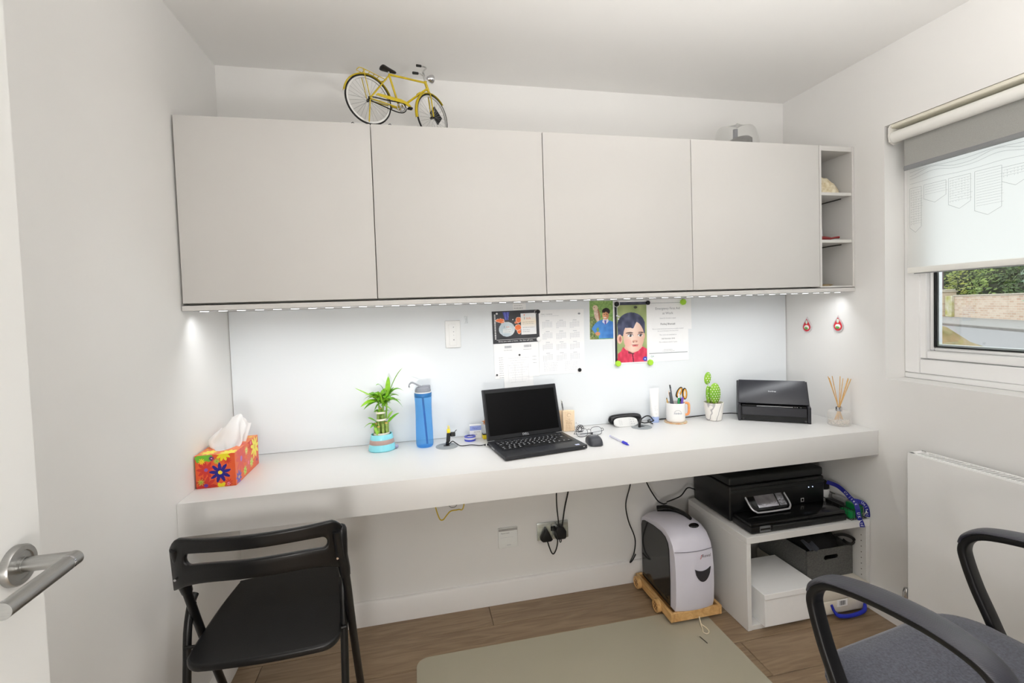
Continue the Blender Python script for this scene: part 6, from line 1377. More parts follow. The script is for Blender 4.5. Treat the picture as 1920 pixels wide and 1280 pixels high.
# ------------------------------------------------------------------ printer
def printer():
    Z = 0.3715
    t = thing('inkjet_printer', 'large black inkjet printer with a tilted touch screen on the low unit', 'printer', (2.18, -0.22, Z))
    PB = mat('printer_black', (13, 14, 15), 0.28, noise=0.08, scale=120); PM = mat('printer_matt', (24, 26, 26), 0.5, noise=0.06, scale=150)
    b = B(); b.box(1.946, 2.414, -0.300, -0.045, Z + 0.003, 0.520, 0.008, 3); b.build('printer_body', PB, t)
    b = B(); b.box(1.948, 2.412, -0.296, -0.05, 0.5205, 0.556, 0.008, 3); b.box(2.03, 2.36, -0.25, -0.08, 0.5565, 0.562, 0.002, 1); b.build('scanner_lid', PM, t)
    b = B(); b.box(1.950, 2.410, -0.3045, -0.3005, 0.494, 0.506, 0.001, 1); b.build('front_ridge', PM, t)
    # cassette and output tray pushed forward
    b = B(); b.box(1.955, 2.405, -0.414, -0.3005, Z + 0.003, 0.400, 0.004, 2); b.build('paper_cassette', PB, t)
    b = B(); b.box(1.957, 2.403, -0.411, -0.3008, 0.4005, 0.413, 0.004, 2); b.build('tray_cover', mat('smoked_tray_cover', (16, 17, 18), 0.16, noise=0.05, scale=60), t)
    b = B(); b.box(2.05, 2.40, -0.4175, -0.4142, 0.382, 0.398, 0.002, 1); b.build('cassette_grip', PM, t)
    b = B(); b.box(1.992, 2.040, -0.4160, -0.4142, 0.378, 0.402); b.build('paper_window', mat('window_grey', (96, 98, 100), 0.15, noise=0.15, scale=60), t)
    b = B(); b.box(1.994, 2.038, -0.4168, -0.4161, 0.386, 0.393); b.build('level_mark', GLOSSBLACK, t)
    for x0, x1 in ((1.975, 1.998), (2.36, 2.383)):
        b = B(); b.box(x0, x1, -0.39, -0.36, Z - 0.0003, Z + 0.003); b.build('rubber_foot', BLACK, t)
    # tilted screen in a silver frame
    Mx = Matrix.Translation((2.115, -0.3065, 0.455)) @ Matrix.Rotation(R_(-42), 4, 'X')
    b = B(); b.box(-0.088, 0.088, -0.004, 0.004, -0.045, 0.045, 0.003, 2, Mx); sc_ = b.build('control_panel', GLOSSBLACK, t)
    b = B(); b.box(-0.056, 0.040, -0.0052, -0.0042, -0.034, 0.036, 0.0003, 1, Mx); b.build('touch_screen', mat('glossy_screen', (190, 190, 200), 0.08, 0.9, noise=0.25, scale=30, bump=0.3), sc_)
    b = B(); b.box(0.046, 0.078, -0.0052, -0.0042, -0.034, 0.036, 0.0003, 1, Mx); b.build('side_foil', mat('crinkled_foil', (160, 162, 170), 0.12, 0.9, noise=0.35, scale=70, bump=0.8), sc_)
    fr = [(-0.094, -0.002, 0.02), (-0.093, -0.006, -0.03), (-0.080, -0.008, -0.048), (-0.060, -0.009, -0.053), (0.060, -0.009, -0.053), (0.080, -0.008, -0.048), (0.093, -0.006, -0.03), (0.094, -0.002, 0.02)]
    b = B(); b.tube([Mx @ Vector(p) for p in fr], 0.0036, 8, smooth=5); b.build('silver_frame', mat('silver_plastic', (196, 196, 200), 0.3, 0.5, noise=0.03, scale=60), sc_)
    for x in (2.332, 2.352):
        b = B(); b.cyl((x, -0.3003, 0.478), (x, -0.3016, 0.478), 0.0022, n=10); b.build('status_light', mat('blue_white_led', (214, 226, 255), 0.4, emit=1.2, noise=0.01, scale=20), t)
    b = B(); b.box(2.292, 2.3065, -0.3012, -0.3003, 0.418, 0.434); b.build('card_symbol', mat('white_symbol', (196, 196, 196), 0.5, noise=0.02, scale=50), t)
    b = B(); b.box(2.2946, 2.3039, -0.3018, -0.3013, 0.4206, 0.4314); b.build('card_symbol_inner', GLOSSBLACK, t)
printer()
# ------------------------------------------------------------------ wire tray with bits beside the printer
def wire_tray():
    Z = 0.3712; x0, x1, y0, y1 = 2.424, 2.499, -0.417, -0.13
    t = thing('wire_tray', 'narrow dark wire tray of odds and ends between printer and right wall', 'tray', ((x0 + x1) / 2, -0.28, Z))
    WM = mat('dark_wire', (70, 72, 70), 0.35, 0.8, noise=0.05, scale=80)
    h = 0.046
    for z, r in ((Z + 0.0014, 0.0013), (Z + h, 0.0018)):
        b = B(); b.tube([(x0, y0, z), (x1, y0, z), (x1, y1, z), (x0, y1, z)], r, 6, True); b.build('rim_wire', WM, t)
    def wire(p): b = B(); b.tube(p, 0.0009, 6); b.build('wire', WM, t)
    for k in range(1, 7): x = x0 + (x1 - x0) * k / 7; wire([(x, y0, Z + h), (x, y0, Z + 0.0014), (x, y1, Z + 0.0014), (x, y1, Z + h)])
    for k in range(1, 16): y = y0 + (y1 - y0) * k / 16; wire([(x0, y, Z + h), (x0, y, Z + 0.0016), (x1, y, Z + 0.0016), (x1, y, Z + h)])
    GN = mat('emerald_plastic', (24, 132, 70), 0.3, noise=0.08, scale=60)
    for lab, a in (('small green box at the front left of the wire tray', (2.428, 2.452, -0.410, -0.36, 0.028)), ('taller green box at the right side of the wire tray', (2.468, 2.494, -0.408, -0.35, 0.046))):
        b = B(); b.box(a[0], a[1], a[2], a[3], Z + 0.003, Z + 0.003 + a[4], 0.003, 2); tag(b.build('green_box', GN, loc=((a[0] + a[1]) / 2, (a[2] + a[3]) / 2, Z + 0.003)), lab, 'box')
    b = B(); b.lathe([(0, 0), (0.026, 0), (0.034, 0.064), (0.0335, 0.066), (0.030, 0.064), (0.024, 0.004), (0, 0.004)], (2.4615, -0.235, Z + 0.003), 24); tag(b.build('white_pot', WHITE, loc=(2.4615, -0.235, Z + 0.003)), 'white plastic pot at the back of the wire tray', 'pot')
    t2 = thing('dark_pouch', 'black pouch bulging out of the white pot in the wire tray', 'pouch', (2.4615, -0.235, 0.44))
    b = B(); b.sph((2.4615, -0.24, 0.452), 0.03, (0.9, 0.95, 0.9), 16, 10); b.build('pouch_body', mat('black_cloth', (0, 0, 0)), t2)
    b = B(); b.tube([(2.438, -0.262, 0.448), (2.432, -0.258, 0.468), (2.438, -0.245, 0.482)], 0.002, 6, smooth=4); b.build('brass_wire', mat('brass', (190, 150, 80), 0.3, 0.9, noise=0.05, scale=50), t2)
    b = B(); b.box(2.430, 2.462, -0.355, -0.285, Z + 0.003, Z + 0.045, 0.006, 2); tag(b.build('dark_wallet', mat('dark_leather', (26, 24, 26), 0.5, noise=0.15, scale=90, bump=0.3), loc=(2.446, -0.32, Z + 0.003)), 'small black wallet in the middle of the wire tray', 'wallet')
    b = B(); b.box(2.468, 2.492, -0.342, -0.285, Z + 0.003, Z + 0.054, 0.003, 2); tag(b.build('silver_packet', mat('silver_packet', (176, 176, 176), 0.3, 0.5, noise=0.1, scale=90), loc=(2.48, -0.31, Z + 0.003)), 'silver packet at the wall side of the wire tray', 'packet')
    # lanyard
    NV = mat('navy_ribbon', (28, 32, 128), 0.6, noise=0.06, scale=200)
    t3 = thing('lanyard', 'navy blue lanyard with white lettering draped over the wire tray', 'lanyard', (2.46, -0.41, 0.42))
    rp = [(-0.0088, -0.0006), (0.0088, -0.0006), (0.0088, 0.0006), (-0.0088, 0.0006)]
    main = [(2.452, -0.275, 0.478), (2.468, -0.31, 0.472), (2.462, -0.352, 0.462), (2.452, -0.385, 0.452), (2.450, -0.412, 0.440), (2.448, -0.4225, 0.420), (2.452, -0.4235, 0.395), (2.458, -0.4245, 0.374), (2.459, -0.4305, 0.362), (2.461, -0.4325, 0.346)]
    tail = [(2.450, -0.405, 0.4470), (2.466, -0.412, 0.444), (2.482, -0.4185, 0.436), (2.494, -0.4215, 0.418), (2.4985, -0.4225, 0.392), (2.499, -0.4215, 0.380)]
    wht = mat('white_ink', (0, 0, 0))
    for P, nm, txts in ((main, 'ribbon', (('UK Ltd', 0.62, 0.98), ('Unitec', 0.22, 0.5))), (tail, 'ribbon', (('Unitec', 0.3, 0.92),))):
        C_ = catmull(P, 8)
        b = B()
        N = len(C_); vs = []
        for i, p in enumerate(C_):
            d = (C_[min(N - 1, i + 1)] - C_[max(0, i - 1)]).normalized(); view = Vector((-0.62, -0.62, 0.5)); s = d.cross(view).normalized()
            vs.append((p - s * 0.0085, p + s * 0.0085, s, d))
        for A, Q in zip(vs, vs[1:]): b.quad(A[0], Q[0], Q[1], A[1])
        bmesh.ops.remove_doubles(b.bm, verts=b.bm.verts, dist=1e-6); b.bm.normal_update(); bmesh.ops.solidify(b.bm, geom=b.bm.faces[:], thickness=0.0008)
        rb = b.build(nm, NV, t3, smooth=60)
        for s_, f0, f1 in txts:
            for ci, ch in enumerate(s_):
                if ch == ' ': continue
                f = f0 + (f1 - f0) * (ci + 0.5) / len(s_); i = int(f * (N - 1)); A = vs[i]; p = C_[i]; nrm = A[3].cross(A[2]); 
                if nrm.y > 0: nrm = -nrm
                xd = A[3]; yd = nrm.cross(xd)
                lettering('lanyard_letter', [(ch, 0.0145, face_mat(tuple(p + nrm * 0.0018), tuple(xd), tuple(yd)))], wht, rb)
    b = B(); b.tube([(2.470, -0.424, 0.402), (2.476, -0.4265, 0.396), (2.486, -0.4265, 0.400), (2.490, -0.4245, 0.408)], 0.0024, 8, smooth=4); b.build('clip', CHROME, t3)
wire_tray()
# ================================================================== ON THE CABINETS
def bicycle():
    t = thing('toy_bicycle', 'yellow model bicycle standing on top of the wall cabinets', 'model bicycle', (0.58005, -0.35824, 1.9085), math.atan2(0.47515, 0.87990))
    YL = mat('bicycle_yellow', (190, 166, 12), 0.35, noise=0.08, scale=60, coat=0.2)
    TY = mat('tyre_black', (22, 22, 22), 0.7, noise=0.1, scale=200); RIM = mat('rim_silver', (206, 206, 204), 0.3, 0.6, noise=0.04, scale=80); DK = mat('chain_black', (26, 24, 22), 0.5, 0.4, noise=0.1, scale=150)
    R0 = 0.0805
    def tb(b, pts, r, n=8, **k): return b.tube([Vector((p[0], p[2] if len(p) > 2 else 0, p[1])) for p in pts], r, n, **k)
    def wheel(cx, steer):
        Mx = Matrix.Translation((cx, 0, R0)) @ Matrix.Rotation(steer, 4, 'Z')
        def circ(r, n=48): return [Mx @ Vector((r * math.cos(q), 0, r * math.sin(q))) for q in [i * 2 * math.pi / n for i in range(n)]]
        b = B(); b.tube(circ(R0 - 0.0082), 1, closed=True, prof=[(-0.0028, -0.0024), (0.0028, -0.0024), (0.0028, 0.0024), (-0.0028, 0.0024)], up=Mx.to_3x3() @ Vector((0, 1, 0))); w_ = b.build('wheel', RIM, t, world=False)
        b = B(); b.tube(circ(R0 - 0.0033), 0.0032, 10, True); b.build('tyre', TY, w_, world=False)
        b = B()
        for k in range(28):
            a = k * 2 * math.pi / 28; s = 1 if k % 2 else -1; a2 = a + 0.5 * (1 if k % 4 < 2 else -1)
            b.tube([Mx @ Vector((0.0045 * math.cos(a2), s * 0.005, 0.0045 * math.sin(a2))), Mx @ Vector(((R0 - 0.010) * math.cos(a), 0, (R0 - 0.010) * math.sin(a)))], 0.00042, 4)
        o = b.build('spokes', mat('spoke_steel', (150, 150, 150), 0.3, 0.8, noise=0.03, scale=60), w_, world=False); o['kind'] = 'stuff'
        b = B(); b.cyl(Mx @ Vector((0, -0.009, 0)), Mx @ Vector((0, 0.009, 0)), 0.0045, n=12); b.build('hub', DK, w_, world=False)
    ST = R_(16)
    wheel(0, 0); wheel(0.2419, ST)
    def fender(cx, a0, a1, steer, nm):
        Mx = Matrix.Translation((cx, 0, R0)) @ Matrix.Rotation(steer, 4, 'Z'); r = R0 + 0.005
        b = B(); V = []
        for i in range(25):
            a = R_(a0 + (a1 - a0) * i / 24)
            V.append([b.bm.verts.new(Mx @ Vector(((r - d) * math.cos(a), w, (r - d) * math.sin(a)))) for w, d in ((-0.0065, 0.004), (-0.0045, 0.001), (0, 0), (0.0045, 0.001), (0.0065, 0.004))])
        for A, C in zip(V, V[1:]):
            for k in range(4): b.bm.faces.new((A[k], A[k + 1], C[k + 1], C[k]))
        b.bm.normal_update(); bmesh.ops.solidify(b.bm, geom=b.bm.faces[:], thickness=0.0007); b.build(nm, YL, t, world=False, smooth=60)
    fender(0, 20, 172, 0, 'mudguard'); fender(0.2419, 48, 196, ST, 'mudguard')
    b = B()
    sc1, bb, ht, hb, rh = (0.0765, 0.186), (0.112, 0.0815), (0.2175, 0.198), (0.2262, 0.176), (0.002, 0.0835)
    tb(b, [sc1, ht], 0.0036); tb(b, [sc1, bb], 0.0036); tb(b, [(0.2245, 0.179), (0.148, 0.113), bb], 0.0038); tb(b, [(0.2155, 0.203), (0.228, 0.1725)], 0.0052)
    for s in (-1, 1):
        tb(b, [(sc1[0], sc1[1] - 0.004, 0), (0.05, 0.148, s * 0.0085), (rh[0], rh[1], s * 0.0095)], 0.0022); tb(b, [(bb[0], bb[1], s * 0.003), (rh[0], rh[1], s * 0.0095)], 0.0022)
    b.box(0.180, 0.198, -0.004, 0.004, 0.148, 0.156, 0.001, 1, Matrix.Translation((0.19, 0, 0.152)) @ Matrix.Rotation(R_(-41), 4, 'Y') @ Matrix.Translation((-0.19, 0, -0.152)))
    b.cyl((bb[0], -0.008, bb[1]), (bb[0], 0.008, bb[1]), 0.0055, n=12); b.build('frame', YL, t, world=False)
    b = B(); tb(b, [(0.228, 0.173, 0), (0.2305, 0.168, 0)], 0.0045)
    for s in (-1, 1): tb(b, [(0.230, 0.168, s * 0.0045), (0.2335, 0.15, s * 0.0085), (0.2419, R0, s * 0.0085)], 0.0024)
    b.build('fork', YL, t, world=False)
    b = B(); tb(b, [(0.2165, 0.2035), (0.2125, 0.226), (0.2105, 0.232)], 0.0036)
    tb(b, [(0.158, 0.1985, -0.040), (0.175, 0.2015, -0.040), (0.192, 0.2005, -0.036), (0.206, 0.218, -0.014), (0.2105, 0.233, 0), (0.222, 0.248, 0.012), (0.240, 0.268, 0.028), (0.238, 0.2775, 0.040), (0.222, 0.277, 0.042)], 0.0026, smooth=5)
    b.build('handlebar', mat('silver_tube', (190, 190, 188), 0.28, 0.8, noise=0.04, scale=60), t, world=False)
    for a, c in (((0.166, 0.1998, -0.040), (0.146, 0.1958, -0.040)), ((0.227, 0.2775, 0.042), (0.209, 0.2740, 0.042))):
        b = B(); tb(b, [a, c], [0.0042, 0.0046], 10); b.build('grip', TY, t, world=False)
    b = B(); Mx = Matrix.Translation((0.2415, 0.0, 0.2185)) @ Matrix.Rotation(R_(82), 4, 'Y')
    b.lathe([(0, -0.016), (0.006, -0.015), (0.0125, -0.005), (0.0148, 0.005), (0.0140, 0.007), (0, 0.0085)], (0, 0, 0), 18, Mx); b.build('head_lamp', CHROME, t, world=False)
    b = B(); tb(b, [(0.232, 0.2135), (0.221, 0.205), (0.2195, 0.200)], 0.0015, 6); b.build('lamp_bracket', RIM, t, world=False)
    b = B(); tb(b, [(0.232, 0.216, 0.004), (0.226, 0.205, 0.006), (0.229, 0.185, 0.006), (0.240, 0.170, 0.006), (0.252, 0.160, 0.004)], 0.0012, 6, smooth=5); b.build('brake_cable', DK, t, world=False)
    # saddle
    def sd(u, v):
        a = v * 2 * math.pi; s = u; w = 0.0165 * (1 - s) ** 1.1 + 0.0045; h = 0.0075 - 0.003 * s
        x = 0.046 + 0.059 * s + 0.006 * (1 - s) * (math.cos(a) * 0)
        e = math.sqrt(max(0.02, 1 - (2 * s - 1) ** 8))
        return (x, w * e * math.cos(a), 0.199 + 0.006 * math.sin(s * 3.14) * 0.3 + h * e * math.sin(a) + 0.004 * (abs(1 - s)) ** 2 - 0.002 * math.sin(s * 3.1))
    b = B(); b.grid(sd, 16, 18); bmesh.ops.remove_doubles(b.bm, verts=b.bm.verts, dist=1e-5); bmesh.ops.holes_fill(b.bm, edges=[e for e in b.bm.edges if e.is_boundary]); b.build('saddle', mat('saddle_black', (30, 27, 27), 0.45, noise=0.08, scale=90), t, world=False, smooth=60)
    b = B(); tb(b, [(0.0765, 0.1905), (0.0755, 0.1955)], 0.003); b.build('seat_post', RIM, t, world=False)
    # rack
    b = B()
    tb(b, [(0.066, 0.163, 0.004), (0.050, 0.160, 0.012), (0.030, 0.163, 0.013), (-0.026, 0.172, 0.013), (-0.034, 0.171, 0.006), (-0.034, 0.171, -0.006), (-0.026, 0.172, -0.013), (0.030, 0.163, -0.013), (0.050, 0.160, -0.012), (0.066, 0.163, -0.004)], 0.0013, 6, smooth=4)
    for x in (0.034, 0.018, 0.002, -0.014): tb(b, [(x, 0.1625 + (0.03 - x) * 0.15, -0.013), (x, 0.1625 + (0.03 - x) * 0.15, 0.013)], 0.0011, 6)
    for s in (-1, 1): tb(b, [(-0.019, 0.1705, s * 0.0130), (0.001, 0.0840, s * 0.0125)], 0.0015, 6)
    b.build('luggage_rack', YL, t, world=False)
    # chain guard, chain, crank
    b = B(); b.prism([(0.020, -0.011, 0.099), (0.028, -0.011, 0.1065), (0.075, -0.011, 0.1075), (0.115, -0.011, 0.108), (0.136, -0.011, 0.104), (0.150, -0.011, 0.094), (0.154, -0.011, 0.081), (0.144, -0.011, 0.081), (0.139, -0.011, 0.089), (0.126, -0.011, 0.0965), (0.060, -0.011, 0.0965)], (0, -0.0018, 0)); b.build('chain_guard', YL, t, world=False)
    b = B(); tb(b, [(0.006, 0.090, -0.0092), (0.07, 0.0935, -0.0092), (0.118, 0.0975, -0.0092), (0.130, 0.088, -0.0092), (0.130, 0.074, -0.0092), (0.116, 0.064, -0.0092), (0.09, 0.063, -0.0092), (0.045, 0.070, -0.0092), (0.004, 0.077, -0.0092), (-0.003, 0.083, -0.0092)], 0.0019, 6, closed=True, smooth=4); b.build('chain', DK, t, world=False)
    b = B(); b.tube([Vector((bb[0] + 0.0135 * math.cos(q), -0.0092, bb[1] + 0.0135 * math.sin(q))) for q in [i * math.pi / 12 for i in range(24)]], 0.0016, 6, True)
    for k in range(5): a = k * 1.2566; tb(b, [(bb[0], bb[1], -0.0092), (bb[0] + 0.013 * math.cos(a), bb[1] + 0.013 * math.sin(a), -0.0092)], 0.0015, 6)
    b.build('chain_ring', CHROME, t, world=False)
    b = B(); tb(b, [(bb[0], bb[1], -0.0135), (0.137, 0.0795, -0.0135)], 0.0022, 8); tb(b, [(bb[0], bb[1], 0.0095), (0.087, 0.083, 0.0095)], 0.0022, 8); b.build('crank', CHROME, t, world=False)
    for x, y, z in ((0.139, -0.024, 0.0795), (0.085, 0.019, 0.083)):
        b = B(); b.box(x - 0.007, x + 0.007, y - 0.0075, y + 0.0075, z - 0.003, z + 0.003, 0.001, 1); b.build('pedal', TY, t, world=False)
    b = B(); tb(b, [(0.0, 0.078, -0.013), (-0.012, 0.0, -0.024)], 0.002, 8); b.build('kick_stand', YL, t, world=False)
    # black paper tag hanging behind the front wheel
    b = B(); Mx = Matrix.Translation((0.266, 0.014, 0.098)) @ Matrix.Rotation(ST, 4, 'Z') @ Matrix.Rotation(R_(38), 4, 'Y')
    b.box(-0.026, 0.026, -0.0004, 0.0004, -0.020, 0.020, 0, 1, Mx); tg = b.build('swing_tag', mat('black_card', (26, 26, 28), 0.6, noise=0.04, scale=60), t, world=False)
    lettering('tag_lettering', [('VINTAGE', 0.0052, Mx @ face_mat((-0.015, -0.0006, 0), (0, 0, 1), (-1, 0, 0)))], wht_(), tg, world=False)
def wht_(): return mat('white_ink', (235, 235, 235))
bicycle()
def cabinet_top():
    t = thing('shoe_box', 'low white box behind the toy bicycle on top of the cabinets', 'box', (0.6, -0.11, 1.9085))
    b = B(); b.box(0.470, 0.735, -0.190, -0.03, 1.9085, 1.962, 0.001, 1); b.build('box_base', mat('lilac_white_card', (222, 218, 220), 0.7, noise=0.01, scale=20), t)
    b = B(); b.box(0.467, 0.738, -0.193, -0.027, 1.9622, 1.979, 0.001, 1); lid = b.build('box_lid', PAPER, t)
    for x in (0.505, 0.635):
        b = B(); b.tube([(x, -0.1936, 1.976), (x + 0.006, -0.195, 1.9785), (x + 0.010, -0.1936, 1.974)], 0.0014, 6); b.build('string_tie', DARKINK, lid)
    t = thing('disc_spindle', 'dark disc stack on a grey spindle under a clear cover, on the cabinet top', 'disc spindle', (2.098, -0.2, 1.9085))
    b = B(); b.lathe([(0, 0), (0.062, 0), (0.062, 0.004), (0.060, 0.006), (0.060, 0.064), (0.050, 0.0725), (0.02, 0.0745), (0.008, 0.0745), (0, 0.0745)], (0, 0, 0), 32, sx=0.72); b.build('disc_stack', mat('dark_discs', (92, 88, 88), 0.35, noise=0.08, scale=(60)), t, world=False)
    b = B(); b.cyl((-0.019, 0, 0.073), (-0.019, 0, 0.114), 0.0095, n=16); b.build('spindle_post', mat('spindle_grey', (112, 112, 122), 0.45, noise=0.04, scale=50), t, world=False)
    t = thing('clear_cover', 'crumpled clear plastic cover over the disc spindle', 'cover', (2.09, -0.2, 1.9085))
    def cv(u, v):
        a = u * 2 * math.pi; e = math.cos(v * math.pi / 2) ** 0.35
        x = (0.098 - 0.012 * math.cos(a)) * math.cos(a) * e; y = 0.075 * math.sin(a) * e
        return (x + 0.003 * math.sin(a * 7 + v * 3), y, 0.0005 + (0.131 + 0.010 * math.sin(a + 0.5)) * math.sin(v * math.pi / 2) + 0.002 * math.sin(a * 5))
    b = B(); b.grid(cv, 44, 14); bmesh.ops.remove_doubles(b.bm, verts=b.bm.verts, dist=1e-5); b.build('cover_film', mat_mix_transparent('thin_clear_film', (206, 208, 204), 0.22, 0.15), t, world=False, smooth=60)
    # in the open shelf
    t = thing('pasta_bag', 'beige see-through bag slumped on the upper open shelf', 'bag', (2.416, -0.30, 1.7207))
    def pb(u, v):
        a = u * 2 * math.pi; e = math.cos(v * math.pi / 2) ** 0.6
        x = 2.416 + (0.062 + 0.003 * math.sin(a * 5)) * math.cos(a) * e; y = -0.300 + 0.056 * math.sin(a) * e
        k = (x - 2.416) / 0.065
        return (x, y, 1.7207 + (0.064 - 0.036 * k) * math.sin(v * math.pi / 2) * (1 + 0.07 * math.sin(x * 190) * math.cos(y * 160)))
    b = B(); b.grid(pb, 36, 10); bmesh.ops.remove_doubles(b.bm, verts=b.bm.verts, dist=1e-5); b.build('bag_film', mat('beige_bag', (188, 172, 138), 0.35, scale=60, rgb2=(222, 214, 190), bump=0.4), t, smooth=50)
    b = B(); b.tube([(2.370, -0.330, 1.7215), (2.43, -0.341, 1.726), (2.482, -0.33, 1.7225)], [0.006, 0.004, 0.002], 8, smooth=4); b.build('bag_tail', mat('beige_bag', (0, 0, 0)), t)
    t = thing('red_tool', 'small dark red hand tool lying on the middle open shelf', 'tool', (2.41, -0.335, 1.5277))
    RD = mat('dark_red_plastic', (120, 26, 30), 0.4, noise=0.08, scale=60)
    b = B(); b.tube([(2.350, -0.335, 1.536), (2.385, -0.335, 1.538), (2.418, -0.337, 1.536)], [0.0085, 0.008, 0.006], 10, smooth=4); b.build('tool_handle', RD, t)
    b = B(); b.tube([(2.4185, -0.337, 1.536), (2.44, -0.338, 1.540), (2.458, -0.339, 1.541)], [0.0045, 0.004, 0.005], 10); b.build('tool_head', RD, t)
    b = B(); b.prism([(2.360, -0.322, 1.5277), (2.416, -0.306, 1.5277), (2.402, -0.310, 1.602), (2.360, -0.322, 1.614)], (-0.003, 0.008, 0), 0.0006, 1); tag(b.build('grey_card', mat('pale_grey_card', (176, 178, 184), 0.6, noise=0.03, scale=40), loc=(2.388, -0.314, 1.5277)), 'pale grey card standing behind the red tool on the open shelf', 'card')
    t = thing('snack_packet', 'flat brown foil packet on the bottom of the open shelf', 'packet', (2.38, -0.31, 1.3373))
    b = B(); b.grid(lambda u, v: (2.348 + 0.075 * u, -0.345 + 0.07 * v, 1.3375 + 0.011 * math.sin(u * math.pi) ** 0.5 * math.sin(v * math.pi) ** 0.5 + 0.010 * max(0, u - 0.75) * 3 * (v < 0.6)), 18, 12, 0.001); b.build('packet_foil', mat('brown_foil', (140, 122, 92), 0.35, noise=0.25, scale=60, bump=0.4), t, smooth=50)
cabinet_top()
# ================================================================== CHAIRS
def folding_chair():
    t = thing('folding_chair', 'black folding chair with a slotted backrest pushed under the left end of the desk', 'chair', (0.295, -0.55, 0))
    SE = mat('seat_black_plastic', (17, 17, 18), 0.34, noise=0.12, scale=400, bump=0.15)
    out = [(0.137, -0.363), (0.30, -0.345), (0.402, -0.352), (0.422, -0.372), (0.430, -0.40), (0.448, -0.50), (0.466, -0.62), (0.474, -0.69), (0.471, -0.715), (0.455, -0.738), (0.42, -0.747), (0.30, -0.752), (0.17, -0.744), (0.135, -0.734), (0.116, -0.712), (0.112, -0.69), (0.110, -0.62), (0.112, -0.50), (0.120, -0.40), (0.124, -0.376)]
    b = B(); pts = catmull([(x, y, 0.432) for x, y in out], 3, True); b.prism(pts, (0, 0, 0.019), 0.006, 3); bmesh.ops.poke(b.bm, faces=[f for f in b.bm.faces if len(f.verts) > 12]); so = b.build('seat', SE, t, smooth=35)
    for q in so.data.polygons:
        if abs(q.normal.z) > 0.995: q.use_smooth = False
    b = B()
    # curved back with a long slot
    us = [-1, -0.98, -0.95, -0.91, -0.87, -0.83, -0.80, -0.797, -0.79, -0.78, -0.77, -0.76, -0.75] + [-0.74 + 0.0925 * k for k in range(17)] + [0.75, 0.76, 0.77, 0.78, 0.79, 0.797, 0.80, 0.83, 0.87, 0.91, 0.95, 0.98, 1]
    hs = 0.0145
    def pos(u, f):    # f: 0 bottom .. 1 top
        x = 0.297 + 0.204 * u; zt = 0.764 - 0.003 * u * u - 0.030 * (max(0, abs(u) - 0.86) / 0.14) ** 2 ; zb_ = 0.655 - 0.034 * abs(u) ** 4
        z = zb_ + (zt - zb_) * f
        y = -0.772 + 0.046 * u * u + (0.762 - z) * 0.10
        y += 0.006 * max(0, abs(u) - 0.9) * 10
        return x, y, z
    rows = []
    for u in us:
        e = min(1, max(0, (0.7999 - abs(u)) / 0.06)); h = 0.13 * math.sqrt(1 - (1 - e) ** 2) if e > 0 else 0
        fs_ = [0, 0.12, 0.30, 0.56 - h, 0.56 + h, 0.82, 0.94, 1]
        rows.append(([b.bm.verts.new(pos(u, f)) for f in fs_[:4]], [b.bm.verts.new(pos(u, f)) for f in fs_[4:]], h))
    fs = []
    for A, C in zip(rows, rows[1:]):
        for part in (0, 1):
            for k in range(3): fs.append(b.bm.faces.new((A[part][k], C[part][k], C[part][k + 1], A[part][k + 1])))
        if A[2] == 0 and C[2] == 0: fs.append(b.bm.faces.new((A[0][3], C[0][3], C[1][0], A[1][0])))
    bmesh.ops.remove_doubles(b.bm, verts=b.bm.verts, dist=1e-6)
    bmesh.ops.recalc_face_normals(b.bm, faces=b.bm.faces[:])
    bmesh.ops.solidify(b.bm, geom=b.bm.faces[:], thickness=0.013)
    es = [e for e in b.bm.edges if len(e.link_faces) == 2 and e.calc_face_angle(0) > R_(50)]
    bmesh.ops.bevel(b.bm, geom=es, offset=0.0035, segments=2, profile=0.5, affect='EDGES')
    bk = b.build('backrest', mat('back_black_plastic', (13, 13, 14), 0.3, noise=0.1, scale=300, bump=0.08), t, smooth=50)
    L0 = [(0.112, -0.728, 0.735), (0.110, -0.700, 0.665), (0.104, -0.663, 0.593), (0.101, -0.591, 0.439), (0.100, -0.479, 0.208), (0.100, -0.385, 0.012)]
    L1 = [(0.482, -0.737, 0.735), (0.486, -0.722, 0.665), (0.494, -0.704, 0.608), (0.497, -0.639, 0.40), (0.497, -0.542, 0.178), (0.497, -0.468, 0.012)]
    for P, sx in ((L0, -1), (L1, 1)):
        b = B(); b.tube(P, 0.0105, 12, smooth=3); b.build('leg', BLACKMETAL, t)
        S_ = [(0.1045, -0.7085, 0.742), (0.1045, -0.7080, 0.738), (0.1045, -0.7070, 0.730), (0.1055, -0.7010, 0.700), (0.1065, -0.6920, 0.660), (0.1045, -0.674, 0.618), (0.1040, -0.663, 0.595)] if sx < 0 else [(0.4905, -0.7145, 0.742), (0.4905, -0.7140, 0.738), (0.4905, -0.7135, 0.730), (0.4890, -0.7120, 0.700), (0.4875, -0.7110, 0.660), (0.4925, -0.7060, 0.620), (0.4940, -0.7040, 0.602)]
        b = B(); b.tube(S_, [0.004, 0.0095, 0.0130, 0.0150, 0.0155, 0.0145, 0.0128], 16); b.build('back_sleeve', mat('back_black_plastic', (0, 0, 0)), bk)
    b = B(); b.tube([L0[-1], L1[-1]], 0.0105, 12); b.build('crossbar', BLACKMETAL, t)
    Q0 = [(0.093, -0.598, 0.552), (0.0905, -0.615, 0.535), (0.089, -0.640, 0.474), (0.089, -0.658, 0.354), (0.089, -0.720, 0.012)]
    Q1 = [(0.476, -0.636, 0.560), (0.477, -0.648, 0.535), (0.4775, -0.666, 0.423), (0.4775, -0.682, 0.294), (0.4775, -0.730, 0.012)]
